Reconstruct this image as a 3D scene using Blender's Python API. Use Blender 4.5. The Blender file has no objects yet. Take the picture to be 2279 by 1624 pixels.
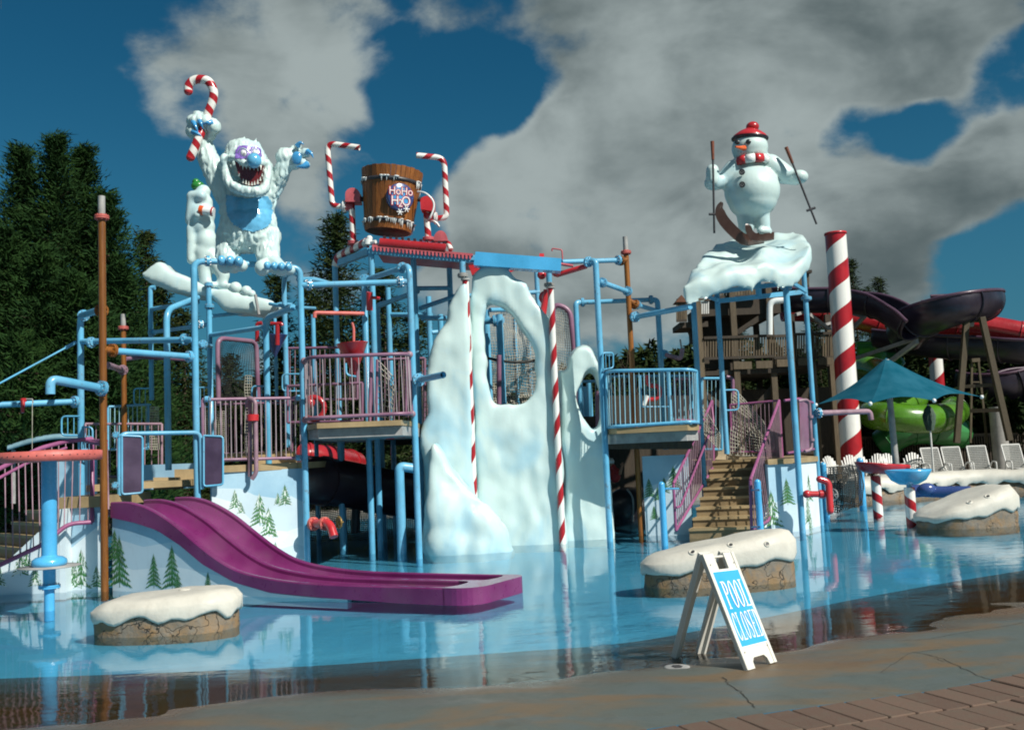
import bpy, math, random
import numpy as np
from math import sin, cos, pi, radians, atan2, sqrt
from mathutils import Vector, Matrix, noise
from mathutils.geometry import tessellate_polygon
random.seed(7)
rnd = random.random
def ru(a, b): return a + (b-a)*random.random()
S = bpy.context.scene
COL = S.collection
# ------------------------------------------------------------ camera
FPX, CX, CY, TP, ROLL, CAMZ = 2214.0, 1139.0, 812.0, 0.088, 0.044, 1.7
pit = math.atan(TP)
F_ = Vector((0, cos(pit), sin(pit))); U0 = Vector((0, -sin(pit), cos(pit))); R0 = Vector((1, 0, 0))
R_ = R0*cos(ROLL) - U0*sin(ROLL); U_ = U0*cos(ROLL) + R0*sin(ROLL)
CAM = Vector((0, 0, CAMZ))
cd = bpy.data.cameras.new('camera'); cam = bpy.data.objects.new('camera', cd); COL.objects.link(cam)
cd.sensor_width = 36; cd.lens = FPX/2278*36; cd.clip_end = 6000; cd.clip_start = .1
cam.matrix_world = Matrix(((R_.x, U_.x, -F_.x, 0), (R_.y, U_.y, -F_.y, 0), (R_.z, U_.z, -F_.z, CAMZ), (0, 0, 0, 1)))
S.camera = cam
# ------------------------------------------------------------ sun, sky, exposure
SUN_AZ = radians(132)      # clockwise from +Y (view direction) to where the sun stands
SUN_EL = radians(42)
sd = Vector((sin(SUN_AZ)*cos(SUN_EL), cos(SUN_AZ)*cos(SUN_EL), sin(SUN_EL)))
sl = bpy.data.lights.new('sun', 'SUN'); sl.energy = 4.5; sl.angle = radians(.55); sl.color = (1, .95, .86)
so = bpy.data.objects.new('sun', sl); COL.objects.link(so); so.location = (30, -20, 40)
so.rotation_euler = (-sd).to_track_quat('-Z', 'Y').to_euler()
S.view_settings.view_transform = 'Standard'; S.view_settings.look = 'None'
S.view_settings.exposure = 0.38; S.view_settings.gamma = 1; S.view_settings.use_curve_mapping = False
S.cycles.filter_width = 1.9
S.cycles.max_bounces = 8; S.cycles.transparent_max_bounces = 16

def P(x, y, Y):
    """pixel (2278 x 1624 measure) seen at world distance Y"""
    d = F_ + R_*((x-CX)/FPX) + U_*((CY-y)/FPX)
    return CAM + d*(Y/d.y)
def G(x, y, z=0.0):
    d = F_ + R_*((x-CX)/FPX) + U_*((CY-y)/FPX)
    return CAM + d*((z-CAMZ)/d.z)
def ONP(x, y, A, B):
    """pixel seen on the vertical plane through ground points A and B"""
    d = F_ + R_*((x-CX)/FPX) + U_*((CY-y)/FPX)
    n = Vector((B[1]-A[1], -(B[0]-A[0]), 0))
    return CAM + d*(n.dot(Vector((A[0], A[1], 0))-Vector((CAM.x, CAM.y, 0)))/n.dot(d))
def PIX(v):
    v = Vector(v)-CAM; c = v.dot(F_)
    return CX+FPX*v.dot(R_)/c, CY-FPX*v.dot(U_)/c
def ZAT(W, py):
    k = (CY-py)/FPX
    return CAMZ + (k*W.y*F_.y - W.x*U_.x - W.y*U_.y)/(U_.z-k*F_.z)
p3 = lambda t: P(*t)

# ------------------------------------------------------------ node helpers
def nt_new(name):
    m = bpy.data.materials.new(name); m.use_nodes = True
    nt = m.node_tree; nt.nodes.clear(); return m, nt
def N(nt, typ, **kw):
    n = nt.nodes.new(typ)
    for k, v in kw.items():
        if k in n.inputs.keys(): n.inputs[k].default_value = v
        else: setattr(n, k, v)
    return n
def L(nt, a, b): nt.links.new(a, b)
def math_(nt, op, a, b=None, c=None, clamp=False):
    n = nt.nodes.new('ShaderNodeMath'); n.operation = op; n.use_clamp = clamp
    for i, v in enumerate((a, b, c)):
        if v is None: continue
        if isinstance(v, (int, float)): n.inputs[i].default_value = v
        else: nt.links.new(v, n.inputs[i])
    return n.outputs[0]
def mixc(nt, f, a, b, mode='MIX'):
    n = nt.nodes.new('ShaderNodeMix'); n.data_type = 'RGBA'; n.blend_type = mode
    for i, v in ((0, f), (6, a), (7, b)):
        if isinstance(v, (int, float)): n.inputs[i].default_value = v
        elif isinstance(v, tuple): n.inputs[i].default_value = (*v[:3], 1)
        else: nt.links.new(v, n.inputs[i])
    return n.outputs[2]
def ramp(nt, f, lo, hi):
    n = nt.nodes.new('ShaderNodeMapRange'); n.interpolation_type = 'SMOOTHSTEP'
    n.inputs[1].default_value = lo; n.inputs[2].default_value = hi; nt.links.new(f, n.inputs[0]); return n.outputs[0]
def noise_(nt, vec, scale, detail=4, rough=.55, dist=0, dim='3D'):
    n = nt.nodes.new('ShaderNodeTexNoise'); n.inputs['Scale'].default_value = scale
    n.inputs['Detail'].default_value = detail; n.inputs['Roughness'].default_value = rough; n.inputs['Distortion'].default_value = dist
    if vec is not None: nt.links.new(vec, n.inputs['Vector'])
    return n.outputs['Fac']
def geo_pos(nt):
    return nt.nodes.new('ShaderNodeNewGeometry').outputs['Position']
def mapping(nt, vec, scale=(1, 1, 1), rot=(0, 0, 0), loc=(0, 0, 0)):
    m = nt.nodes.new('ShaderNodeMapping'); m.inputs['Scale'].default_value = scale
    m.inputs['Rotation'].default_value = rot; m.inputs['Location'].default_value = loc
    nt.links.new(vec, m.inputs['Vector']); return m.outputs[0]
def finish(nt, col, rough=.5, bumpf=None, bstr=.2, bdist=.02, metal=0, coat=0, spec=.5, sub=0):
    b = nt.nodes.new('ShaderNodeBsdfPrincipled'); o = nt.nodes.new('ShaderNodeOutputMaterial')
    if isinstance(col, tuple): b.inputs['Base Color'].default_value = (*col, 1)
    else: nt.links.new(col, b.inputs['Base Color'])
    if isinstance(rough, (int, float)): b.inputs['Roughness'].default_value = rough
    else: nt.links.new(rough, b.inputs['Roughness'])
    b.inputs['Metallic'].default_value = metal; b.inputs['Coat Weight'].default_value = coat
    b.inputs['Coat Roughness'].default_value = .12; b.inputs['Specular IOR Level'].default_value = spec
    if bumpf is not None:
        bp = nt.nodes.new('ShaderNodeBump'); bp.inputs['Strength'].default_value = bstr; bp.inputs['Distance'].default_value = bdist
        nt.links.new(bumpf, bp.inputs['Height']); nt.links.new(bp.outputs[0], b.inputs['Normal'])
    nt.links.new(b.outputs[0], o.inputs[0]); return b
MATS = {}
def paint(name, base, rough=.35, var=.18, scale=2.5, second=None, coat=.0, bump=.15, bscale=14, streak=.25, metal=0, spec=.5, chip=0):
    """weathered paint: slow colour drift, fine grime, vertical streaks"""
    m, nt = nt_new(name); g = geo_pos(nt)
    n1 = noise_(nt, g, scale, 5, .6); n2 = noise_(nt, g, scale*9, 4, .7)
    n3 = noise_(nt, mapping(nt, g, (9, 9, .9)), 2.2, 4, .65)
    sec = second or tuple(c*(1-var*1.6) for c in base)
    lite = tuple(min(1, c*(1+var*.55)+.012) for c in base)
    c = mixc(nt, ramp(nt, n1, .32, .7), lite, sec)
    c = mixc(nt, math_(nt, 'MULTIPLY', ramp(nt, n3, .52, .78), streak), c, tuple(x*.55+.012 for x in base))
    c = mixc(nt, math_(nt, 'MULTIPLY', ramp(nt, n2, .58, .8), .35), c, tuple(x*.6+.01 for x in base))
    if chip:
        n4 = noise_(nt, mapping(nt, g, (1, 1, .6)), 17, 5, .75); n5 = noise_(nt, g, 1.1, 3, .6)
        c = mixc(nt, math_(nt, 'MULTIPLY', ramp(nt, math_(nt, 'MULTIPLY_ADD', n5, .35, n4), .80, .84), chip), c, (.10, .075, .055))
        c = mixc(nt, math_(nt, 'MULTIPLY', ramp(nt, n5, .42, .62), chip*.35), c, tuple(min(1, x*.7+.17) for x in base))
    r = math_(nt, 'MULTIPLY_ADD', n2, .3, rough-.12)
    finish(nt, c, r, noise_(nt, g, bscale, 3, .6), bump, .01, metal, coat, spec)
    MATS[name] = m; return m
# ------------------------------------------------------------ object helpers
WL = {}
def setp(o, label=None, cat=None, group=None, kind=None):
    if label: o['label'] = label
    if cat: o['category'] = cat
    if group: o['group'] = group
    if kind: o['kind'] = kind
    return o
def thing(name, label, cat, loc, group=None):
    o = bpy.data.objects.new(name, None); COL.objects.link(o)
    o.location = loc; o.empty_display_size = .2; WL[o.name] = Vector(loc)
    return setp(o, label, cat, group)
class MB:
    def __init__(s): s.v = []; s.f = []; s.uv = []; s.mi = []; s.sm = []; s.n = 0
    def add(s, V, Fs, uvs=None, mi=0, smooth=True):
        b = s.n
        s.v.extend(V); s.n += len(V)
        for i, f in enumerate(Fs):
            s.f.append(tuple(b+k for k in f)); s.mi.append(mi); s.sm.append(smooth)
            s.uv.append(uvs[i] if uvs else None)
        return s
    def tube(s, pts, r, n=12, cap=True, mi=0, r1=None, smooth=True):
        pts = [Vector(p) for p in pts]; k = len(pts)
        T = []
        for i in range(k):
            a = pts[max(i-1, 0)]; b = pts[min(i+1, k-1)]; T.append((b-a).normalized())
        up = Vector((0, 0, 1)) if abs(T[0].z) < .9 else Vector((0, -1, 0))
        u = T[0].cross(up).normalized(); V = []; Ls = [0]
        for i in range(1, k): Ls.append(Ls[-1]+(pts[i]-pts[i-1]).length)
        for i in range(k):
            u = (u - T[i]*u.dot(T[i])).normalized(); w = T[i].cross(u)
            rr = r if r1 is None else r+(r1-r)*(Ls[i]/max(Ls[-1], 1e-6))
            if callable(rr): rr = rr
            for j in range(n):
                a = 2*pi*j/n; V.append(pts[i]+(u*cos(a)+w*sin(a))*rr)
        Fs = []; UV = []
        for i in range(k-1):
            for j in range(n):
                j2 = (j+1) % n
                Fs.append((i*n+j, i*n+j2, (i+1)*n+j2, (i+1)*n+j))
                UV.append(((j/n, Ls[i]), ((j+1)/n, Ls[i]), ((j+1)/n, Ls[i+1]), (j/n, Ls[i+1])))
        s.add(V, Fs, UV, mi, smooth)
        if cap:
            s.add(V[:n], [tuple(range(n))[::-1]], [tuple((j/n, 0) for j in range(n))[::-1]], mi, False)
            s.add(V[-n:], [tuple(range(n))], [tuple((j/n, Ls[-1]) for j in range(n))], mi, False)
        return s
    def cyl(s, a, b, r, r1=None, n=14, mi=0, cap=True): return s.tube([a, b], r, n, cap, mi, r1)
    def box(s, c, size, X=None, Y=None, Z=None, mi=0, bev=0):
        c = Vector(c); X = Vector(X or (1, 0, 0)).normalized(); Y = Vector(Y or (0, 1, 0)).normalized(); Z = Vector(Z) .normalized() if Z else X.cross(Y)
        hx, hy, hz = [q/2 for q in size]
        if bev <= 0:
            V = [c+X*(i*hx)+Y*(j*hy)+Z*(k*hz) for i in (-1, 1) for j in (-1, 1) for k in (-1, 1)]
            Fs = [(0, 1, 3, 2), (4, 6, 7, 5), (0, 4, 5, 1), (2, 3, 7, 6), (0, 2, 6, 4), (1, 5, 7, 3)]
            return s.add(V, Fs, None, mi, False)
        b = min(bev, hx*.9, hy*.9, hz*.9); V = []; idx = {}
        for i in (-1, 1):
            for j in (-1, 1):
                for k in (-1, 1):
                    for ax in range(3):
                        d = [hx-b, hy-b, hz-b]; d[ax] += b
                        idx[(i, j, k, ax)] = len(V); V.append(c+X*(i*d[0])+Y*(j*d[1])+Z*(k*d[2]))
        Fs = []
        for i in (-1, 1):
            Fs.append([idx[(i, -1, -1, 0)], idx[(i, 1, -1, 0)], idx[(i, 1, 1, 0)], idx[(i, -1, 1, 0)]][::i])
            Fs.append([idx[(-1, i, -1, 1)], idx[(-1, i, 1, 1)], idx[(1, i, 1, 1)], idx[(1, i, -1, 1)]][::i])
            Fs.append([idx[(-1, -1, i, 2)], idx[(1, -1, i, 2)], idx[(1, 1, i, 2)], idx[(-1, 1, i, 2)]][::i])
        for i in (-1, 1):
            for j in (-1, 1):
                Fs.append((idx[(i, j, -1, 0)], idx[(i, j, 1, 0)], idx[(i, j, 1, 1)], idx[(i, j, -1, 1)]))
                Fs.append((idx[(i, -1, j, 0)], idx[(i, 1, j, 0)], idx[(i, 1, j, 2)], idx[(i, -1, j, 2)]))
                Fs.append((idx[(-1, i, j, 1)], idx[(1, i, j, 1)], idx[(1, i, j, 2)], idx[(-1, i, j, 2)]))
                for k in (-1, 1): Fs.append((idx[(i, j, k, 0)], idx[(i, j, k, 1)], idx[(i, j, k, 2)]))
        return s.add(V, [tuple(f) for f in Fs], None, mi, False)
    def beam(s, a, b, w, h, mi=0, bev=0, up=(0, 0, 1)):
        a = Vector(a); b = Vector(b); X = (b-a).normalized(); Yv = Vector(up).cross(X).normalized(); Z = X.cross(Yv)
        return s.box((a+b)/2, ((b-a).length, w, h), X, Yv, Z, mi, bev)
    def ball(s, c, r, sc=(1, 1, 1), n=16, m=10, mi=0, M=None):
        c = Vector(c); V = []
        for i in range(m+1):
            t = pi*i/m
            for j in range(n):
                a = 2*pi*j/n; q = Vector((sin(t)*cos(a)*sc[0], sin(t)*sin(a)*sc[1], cos(t)*sc[2]))*r
                V.append(c+(M @ q if M else q))
        Fs = [(i*n+j, (i+1)*n+j, (i+1)*n+(j+1) % n, i*n+(j+1) % n) for i in range(m) for j in range(n)]
        return s.add(V, Fs, None, mi)
    def lathe(s, base, prof, n=24, axis=(0, 0, 1), mi=0, X=None):
        base = Vector(base); A = Vector(axis).normalized()
        u = Vector(X) if X else (A.cross(Vector((0, 1, 0))) if abs(A.y) < .9 else A.cross(Vector((1, 0, 0)))); u = (u-A*u.dot(A)).normalized(); w = A.cross(u); V = []
        for r, z in prof:
            for j in range(n):
                a = 2*pi*j/n; V.append(base+A*z+(u*cos(a)+w*sin(a))*r)
        Fs = [(i*n+j, i*n+(j+1) % n, (i+1)*n+(j+1) % n, (i+1)*n+j) for i in range(len(prof)-1) for j in range(n)]
        return s.add(V, Fs, None, mi)
    def flange(s, p, d, r, th=.022, mi=0, bolts=True, mib=None):
        p = Vector(p); d = Vector(d).normalized(); R = r*1.85
        s.cyl(p-d*th*1.15, p-d*th*.15, R, n=20, mi=mi); s.cyl(p+d*th*.15, p+d*th*1.15, R, n=20, mi=mi)
        s.cyl(p-d*th*.3, p+d*th*.3, R*.93, n=20, mi=mi)
        s.cyl(p-d*th*2.2, p+d*th*2.2, r*1.12, n=16, mi=mi)
        if bolts:
            u = d.orthogonal().normalized(); w = d.cross(u)
            for k in range(8):
                a = 2*pi*(k+.5)/8; q = p+(u*cos(a)+w*sin(a))*r*1.5
                s.cyl(q-d*th*2.1, q+d*th*2.1, .0085, n=6, mi=mi if mib is None else mib)
        return s
    def prism(s, outline, d, holes=(), mi=0, smooth=False):
        """outline: 3-D points in a plane, extruded by vector d"""
        loops = [[Vector(p) for p in outline]]+[[Vector(p) for p in h] for h in holes]
        d = Vector(d); tri = tessellate_polygon(loops); flat = [p for l in loops for p in l]; n = len(flat)
        if tri:
            a, b, c = (flat[i] for i in tri[0])
        V = flat+[p+d for p in flat]; Fs = []
        for t in tri:
            a, b, c = (flat[i] for i in t); nn = (b-a).cross(c-a)
            t = tuple(t) if nn.dot(d) < 0 else tuple(t)[::-1]
            Fs.append(t); Fs.append(tuple(n+i for i in t[::-1]))
        o = 0
        for l in loops:
            k = len(l)
            for i in range(k): Fs.append((o+i, o+(i+1) % k, n+o+(i+1) % k, n+o+i))
            o += k
        return s.add(V, Fs, None, mi, smooth)
    def mesh(s, name, origin):
        me = bpy.data.meshes.new(name); o = Vector(origin)
        me.from_pydata([tuple(Vector(p)-o) for p in s.v], [], s.f)
        me.polygons.foreach_set('use_smooth', s.sm); me.polygons.foreach_set('material_index', s.mi)
        if any(u is not None for u in s.uv):
            uvl = me.uv_layers.new(name='UVMap'); arr = np.zeros(len(me.loops)*2, dtype=np.float32); k = 0
            for f, u in zip(s.f, s.uv):
                for j in range(len(f)):
                    if u is not None: arr[2*k] = u[j][0]; arr[2*k+1] = u[j][1]
                    k += 1
            uvl.data.foreach_set('uv', arr)
        me.update(); return me
    def obj(s, name, mats, parent=None, label=None, cat=None, group=None, kind=None, fixn=False, origin=None):
        vs = np.array([tuple(p) for p in s.v]); lo = vs.min(0); hi = vs.max(0)
        c = Vector(origin) if origin is not None else (Vector((lo+hi)/2) if parent else Vector(((lo[0]+hi[0])/2, (lo[1]+hi[1])/2, lo[2])))
        me = s.mesh(name, c)
        if fixn:
            import bmesh
            bm = bmesh.new(); bm.from_mesh(me); bmesh.ops.recalc_face_normals(bm, faces=bm.faces); bm.to_mesh(me); bm.free()
        for m in (mats if isinstance(mats, (list, tuple)) else [mats]): me.materials.append(MATS[m] if isinstance(m, str) else m)
        return link(name, me, c, parent, label, cat, group, kind)
def link(name, me, c, parent=None, label=None, cat=None, group=None, kind=None):
    o = bpy.data.objects.new(name, me); COL.objects.link(o); WL[o.name] = Vector(c)
    if parent:
        o.parent = parent; o.location = Vector(c)-WL[parent.name]
    else: o.location = c
    return setp(o, label, cat, group, kind)
def copy_tree(o, delta=None, parent=None, label=None):
    c = o.copy(); COL.objects.link(c)
    WL[c.name] = WL[o.name]+Vector(delta or (0, 0, 0))
    if parent is None: c.location = WL[c.name]
    else: c.parent = parent
    for ch in list(o.children): copy_tree(ch, delta, c)
    if label: c['label'] = label
    return c
def fillet(pts, rad, n=6):
    pts = [Vector(p) for p in pts]
    if len(pts) < 3: return pts
    out = [pts[0]]
    for i in range(1, len(pts)-1):
        a, b, c = pts[i-1], pts[i], pts[i+1]; d1 = (a-b); d2 = (c-b)
        t = min(rad, d1.length*.49, d2.length*.49); p = b+d1.normalized()*t; q = b+d2.normalized()*t
        for k in range(n+1):
            s = k/n; out.append(p*(1-s)**2+b*2*s*(1-s)+q*s*s)
    out.append(pts[-1]); return out
def smooth_path(pts, n=8):
    pts = [Vector(p) for p in pts]; out = []
    for i in range(len(pts)-1):
        p0 = pts[max(i-1, 0)]; p1 = pts[i]; p2 = pts[i+1]; p3_ = pts[min(i+2, len(pts)-1)]
        for k in range(n):
            t = k/n; out.append(.5*((2*p1)+(p2-p0)*t+(2*p0-5*p1+4*p2-p3_)*t*t+(3*p1-p0-3*p2+p3_)*t**3))
    out.append(pts[-1]); return out
def closed_smooth(pts, n=4):
    k = len(pts); out = []
    pts = [Vector(p) for p in pts]
    for i in range(k):
        p0, p1, p2, p3_ = pts[i-1], pts[i], pts[(i+1) % k], pts[(i+2) % k]
        for j in range(n):
            t = j/n; out.append(.5*((2*p1)+(p2-p0)*t+(2*p0-5*p1+4*p2-p3_)*t*t+(3*p1-p0-3*p2+p3_)*t**3))
    return out
def remesh(mb, voxel, smooth=4, disp=None, fac=.5):
    """union of overlapping closed shapes as one continuous skin"""
    me = bpy.data.meshes.new('tmp'); me.from_pydata([tuple(p) for p in mb.v], [], mb.f); me.update()
    o = bpy.data.objects.new('tmp', me); COL.objects.link(o)
    m = o.modifiers.new('r', 'REMESH'); m.mode = 'VOXEL'; m.voxel_size = voxel; m.use_smooth_shade = True
    if smooth:
        q = o.modifiers.new('s', 'SMOOTH'); q.iterations = smooth; q.factor = fac
    dg = bpy.context.evaluated_depsgraph_get(); ev = o.evaluated_get(dg)
    out = bpy.data.meshes.new_from_object(ev); bpy.data.objects.remove(o); bpy.data.meshes.remove(me)
    n = len(out.vertices); co = np.zeros(n*3); out.vertices.foreach_get('co', co); co = co.reshape(-1, 3)
    if disp:
        nr = np.zeros(n*3); out.vertices.foreach_get('normal', nr); nr = nr.reshape(-1, 3)
        for i in range(n):
            co[i] += nr[i]*disp(co[i], nr[i])
    c = (co.min(0)+co.max(0))/2
    out.vertices.foreach_set('co', (co-c).ravel()); out.polygons.foreach_set('use_smooth', [True]*len(out.polygons)); out.update()
    return out, Vector(c), co
def blob(name, mb, voxel, mats, parent=None, smooth=4, disp=None, **kw):
    me, c, co = remesh(mb, voxel, smooth, disp)
    me.name = name
    for m in (mats if isinstance(mats, (list, tuple)) else [mats]): me.materials.append(MATS[m] if isinstance(m, str) else m)
    if parent is None:
        # origin at the base
        z = min(co[:, 2]); d = c.z-z; n = len(me.vertices); a = np.zeros(n*3); me.vertices.foreach_get('co', a)
        a = a.reshape(-1, 3); a[:, 2] += d; me.vertices.foreach_set('co', a.ravel()); me.update(); c = Vector((c.x, c.y, z))
    return link(name, me, c, parent, **kw)
def fb(p, sc, seed=0, oct=3):
    return noise.fractal(Vector((p[0]*sc+seed, p[1]*sc-seed*.7, p[2]*sc+seed*1.3)), 1.0, 2.0, oct)
# ------------------------------------------------------------ world: physical sky with broken cloud
W = bpy.data.worlds.new('World'); S.world = W; W.use_nodes = True
nt = W.node_tree; nt.nodes.clear()
sky = N(nt, 'ShaderNodeTexSky', sky_type='NISHITA', sun_disc=False)
sky.sun_elevation = SUN_EL; sky.sun_rotation = SUN_AZ; sky.air_density = 1.0; sky.dust_density = .6; sky.ozone_density = 3.2
tc = nt.nodes.new('ShaderNodeTexCoord'); D = tc.outputs['Generated']
sep = nt.nodes.new('ShaderNodeSeparateXYZ'); L(nt, D, sep.inputs[0])
cb = nt.nodes.new('ShaderNodeCombineXYZ')
L(nt, sep.outputs[0], cb.inputs[0]); L(nt, sep.outputs[1], cb.inputs[1])
L(nt, math_(nt, 'MULTIPLY', sep.outputs[2], 1.35), cb.inputs[2])
cv = cb.outputs[0]
wn = nt.nodes.new('ShaderNodeTexNoise'); wn.inputs['Scale'].default_value = 6; wn.inputs['Detail'].default_value = 3; L(nt, cv, wn.inputs['Vector'])
warp = nt.nodes.new('ShaderNodeVectorMath'); warp.operation = 'SUBTRACT'; L(nt, wn.outputs['Color'], warp.inputs[0]); warp.inputs[1].default_value = (.5, .5, .5)
wm = nt.nodes.new('ShaderNodeVectorMath'); wm.operation = 'SCALE'; L(nt, warp.outputs[0], wm.inputs[0]); wm.inputs['Scale'].default_value = .11
wD = nt.nodes.new('ShaderNodeVectorMath'); wD.operation = 'ADD'; L(nt, D, wD.inputs[0]); L(nt, wm.outputs[0], wD.inputs[1])
nrm = nt.nodes.new('ShaderNodeVectorMath'); nrm.operation = 'NORMALIZE'; L(nt, wD.outputs[0], nrm.inputs[0]); Dw = nrm.outputs[0]
f1 = noise_(nt, cv, 7.0, 8, .56, .25)
f2 = noise_(nt, mapping(nt, cv, (1, 1, 1), (0, 0, 0), (-.018, .0, -.022)), 7.0, 4, .5, .25)
f3 = noise_(nt, cv, 22, 6, .62)
# cloud banks: (azimuth, elevation, radius) as directions; weight; brightness
def dirv(x, y):
    return (F_ + R_*((x-CX)/FPX) + U_*((CY-y)/FPX)).normalized()
banks = [((560, 170), 280, .80, .75), ((740, 300), 200, .62, .55), ((320, 200), 110, .45, .4), ((480, 330), 90, .25, .2), ((700, 560), 130, .45, .2), ((800, 160), 130, .35, .5),
         ((1500, 150), 330, .95, .45), ((1900, 110), 380, .95, .25), ((1180, 360), 150, .70, .9), ((1080, 420), 130, .5, .7), ((1420, 420), 300, .85, .40),
         ((1850, 420), 280, .75, .70), ((2180, 380), 200, .7, .45), ((1300, 620), 240, .65, .45), ((1850, 560), 230, .6, .15), ((1120, 570), 210, .65, .6), ((980, 560), 110, .5, .5), ((1600, 640), 260, .5, .5),
         ((1480, 330), 170, .35, -.6), ((2000, 170), 230, .3, -.5), ((2050, 540), 220, .25, -.55), ((1500, 540), 120, .2, -.4), ((1870, 430), 130, .1, .6), ((1450, 160), 150, .1, .5)]
clear = [((1020, 250), 150, 1.1), ((150, 260), 330, .9), ((2230, 610), 120, .6), ((300, 560), 240, .6), ((1960, 340), 130, 1.5), ((2070, 300), 90, 1.1), ((2215, 185), 90, 1.3), ((1560, 480), 40, .3), ((1110, 200), 110, .8), ((1180, 470), 45, .4), ((900, 500), 110, .7), ((130, 150), 90, -.2), ((2240,560),90,.6)]
tot = None; brt = None
def lobe(px, rad):
    v = nt.nodes.new('ShaderNodeVectorMath'); v.operation = 'DOT_PRODUCT'; L(nt, Dw, v.inputs[0]); v.inputs[1].default_value = dirv(*px)
    return ramp(nt, v.outputs['Value'], cos(rad*1.25/FPX), cos(rad*.15/FPX))
for px, rad, w, b in banks:
    l = lobe(px, rad)
    tot = math_(nt, 'MULTIPLY', l, w) if tot is None else math_(nt, 'MULTIPLY_ADD', l, w, tot)
    brt = math_(nt, 'MULTIPLY', l, b) if brt is None else math_(nt, 'MULTIPLY_ADD', l, b, brt)
for px, rad, w in clear: tot = math_(nt, 'MULTIPLY_ADD', lobe(px, rad), -w, tot)
# elsewhere in the sky the same kind of broken cover goes on
v = nt.nodes.new('ShaderNodeVectorMath'); v.operation = 'DOT_PRODUCT'; L(nt, D, v.inputs[0]); v.inputs[1].default_value = dirv(1139, 500)
infront = ramp(nt, v.outputs['Value'], .80, .92)
generic = noise_(nt, cv, 2.2, 3, .5)
gen = math_(nt, 'MULTIPLY', ramp(nt, generic, .40, .62), .75)
tot2 = nt.nodes.new('ShaderNodeMix'); tot2.data_type = 'FLOAT'; L(nt, infront, tot2.inputs[0]); L(nt, gen, tot2.inputs[2]); L(nt, tot, tot2.inputs[3])
dens = math_(nt, 'MULTIPLY_ADD', f1, 2.5, math_(nt, 'SUBTRACT', math_(nt, 'MULTIPLY', math_(nt, 'MINIMUM', tot2.outputs[0], 1.25), .80), 1.47))
dens = math_(nt, 'MULTIPLY_ADD', math_(nt, 'SUBTRACT', f3, .5), .42, dens)
alpha = ramp(nt, dens, -.10, .48)
f4 = noise_(nt, mapping(nt, cv, (1, 1, 1.5), (0, 0, 0), (.4, .2, .1)), 5.5, 6, .55, .3)
shade = math_(nt, 'MULTIPLY_ADD', math_(nt, 'SUBTRACT', f1, f2), 1.7, math_(nt, 'MULTIPLY_ADD', math_(nt, 'SUBTRACT', f3, .5), .32, math_(nt, 'MULTIPLY_ADD', math_(nt, 'SUBTRACT', f4, .5), 1.9, .48)))
shade = math_(nt, 'MULTIPLY_ADD', brt, .32, shade)
shade = math_(nt, 'SUBTRACT', shade, math_(nt, 'MULTIPLY', ramp(nt, dens, .25, .95), .26), None, False)
shade = ramp(nt, shade, -.18, 1.1)
ccol = mixc(nt, shade, (.095*7, .130*7, .138*7), (.385*7, .45*7, .45*7))
tint = mixc(nt, 1.0, sky.outputs[0], (.065, .317, .37), 'MULTIPLY')
hz = math_(nt, 'POWER', math_(nt, 'SUBTRACT', 1.0, math_(nt, 'DIVIDE', math_(nt, 'MAXIMUM', sep.outputs[2], 0.0), .42), None, True), 2.0)
tint = mixc(nt, math_(nt, 'MULTIPLY', hz, .95), tint, (.068*7, .20*7, .29*7))
skyc = mixc(nt, alpha, tint, ccol)
bg = nt.nodes.new('ShaderNodeBackground'); bg.inputs['Strength'].default_value = .1; L(nt, skyc, bg.inputs[0])
wo = nt.nodes.new('ShaderNodeOutputWorld'); L(nt, bg.outputs[0], wo.inputs[0])
# ------------------------------------------------------------ materials
paint('blue_paint', (.105, .40, .62), .3, .14, 1.6, streak=.35, coat=.15, chip=.7)
paint('blue_enamel', (.07, .40, .72), .22, .10, 1.6, streak=.1, coat=.5)
paint('mauve_paint', (.22, .10, .17), .38, .16, 2, streak=.25, chip=.7)
paint('purple_rail', (.28, .08, .19), .35, .14, 2, streak=.2)
paint('mauve_worn', (.28, .17, .215), .45, .2, 4, streak=.3)
paint('purple_panel', (.05, .03, .07), .4, .15, 3)
paint('red_paint', (.50, .018, .025), .28, .14, 2, coat=.3, streak=.15)
paint('pink_paint', (.52, .10, .12), .42, .18, 3, streak=.25)
paint('salmon_paint', (.58, .13, .11), .5, .2, 3, streak=.3)
paint('tan_trim', (.33, .24, .12), .5, .16, 2, streak=.3)
paint('tan_riser', (.22, .155, .075), .6, .16, 2, streak=.35)
paint('tan_wall', (.44, .36, .24), .6, .16, 2, streak=.35)
paint('slide_purple', (.17, .014, .115), .28, .16, .9, coat=.25, streak=.25, bump=.08, bscale=3, chip=.35)
paint('white_gloss', (.74, .78, .77), .25, .06, 1.5, coat=.4, streak=.06)
paint('white_plastic', (.60, .60, .57), .42, .05, 3, streak=.12)
paint('sign_plastic', (.66, .65, .59), .45, .05, 3, streak=.10)
paint('sign_blue', (.03, .36, .74), .35, .04, 2, streak=.04, bump=.02)
paint('sign_white', (.82, .84, .84), .4, .02, 2, streak=.03, bump=0)
paint('rail_white', (.36, .30, .33), .45, .15, 3, streak=.2)
paint('rail_blue', (.30, .55, .66), .35, .12, 3, streak=.2)
paint('dark_metal', (.022, .022, .028), .4, .2, 5)
paint('black_rubber', (.012, .012, .018), .35, .2, 4, coat=.2)
paint('grey_metal', (.32, .32, .31), .45, .15, 5, streak=.35)
paint('bolt_metal', (.6, .6, .6), .3, .15, 6, metal=.8)
paint('brass', (.30, .19, .05), .4, .2, 6, metal=.5)
paint('carrot', (.75, .12, .02), .3, .1, 4, coat=.3)
paint('orange_cup', (.65, .09, .01), .3, .1, 4, coat=.3)
paint('green_hat', (.02, .22, .03), .3, .15, 4, coat=.3)
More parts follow.
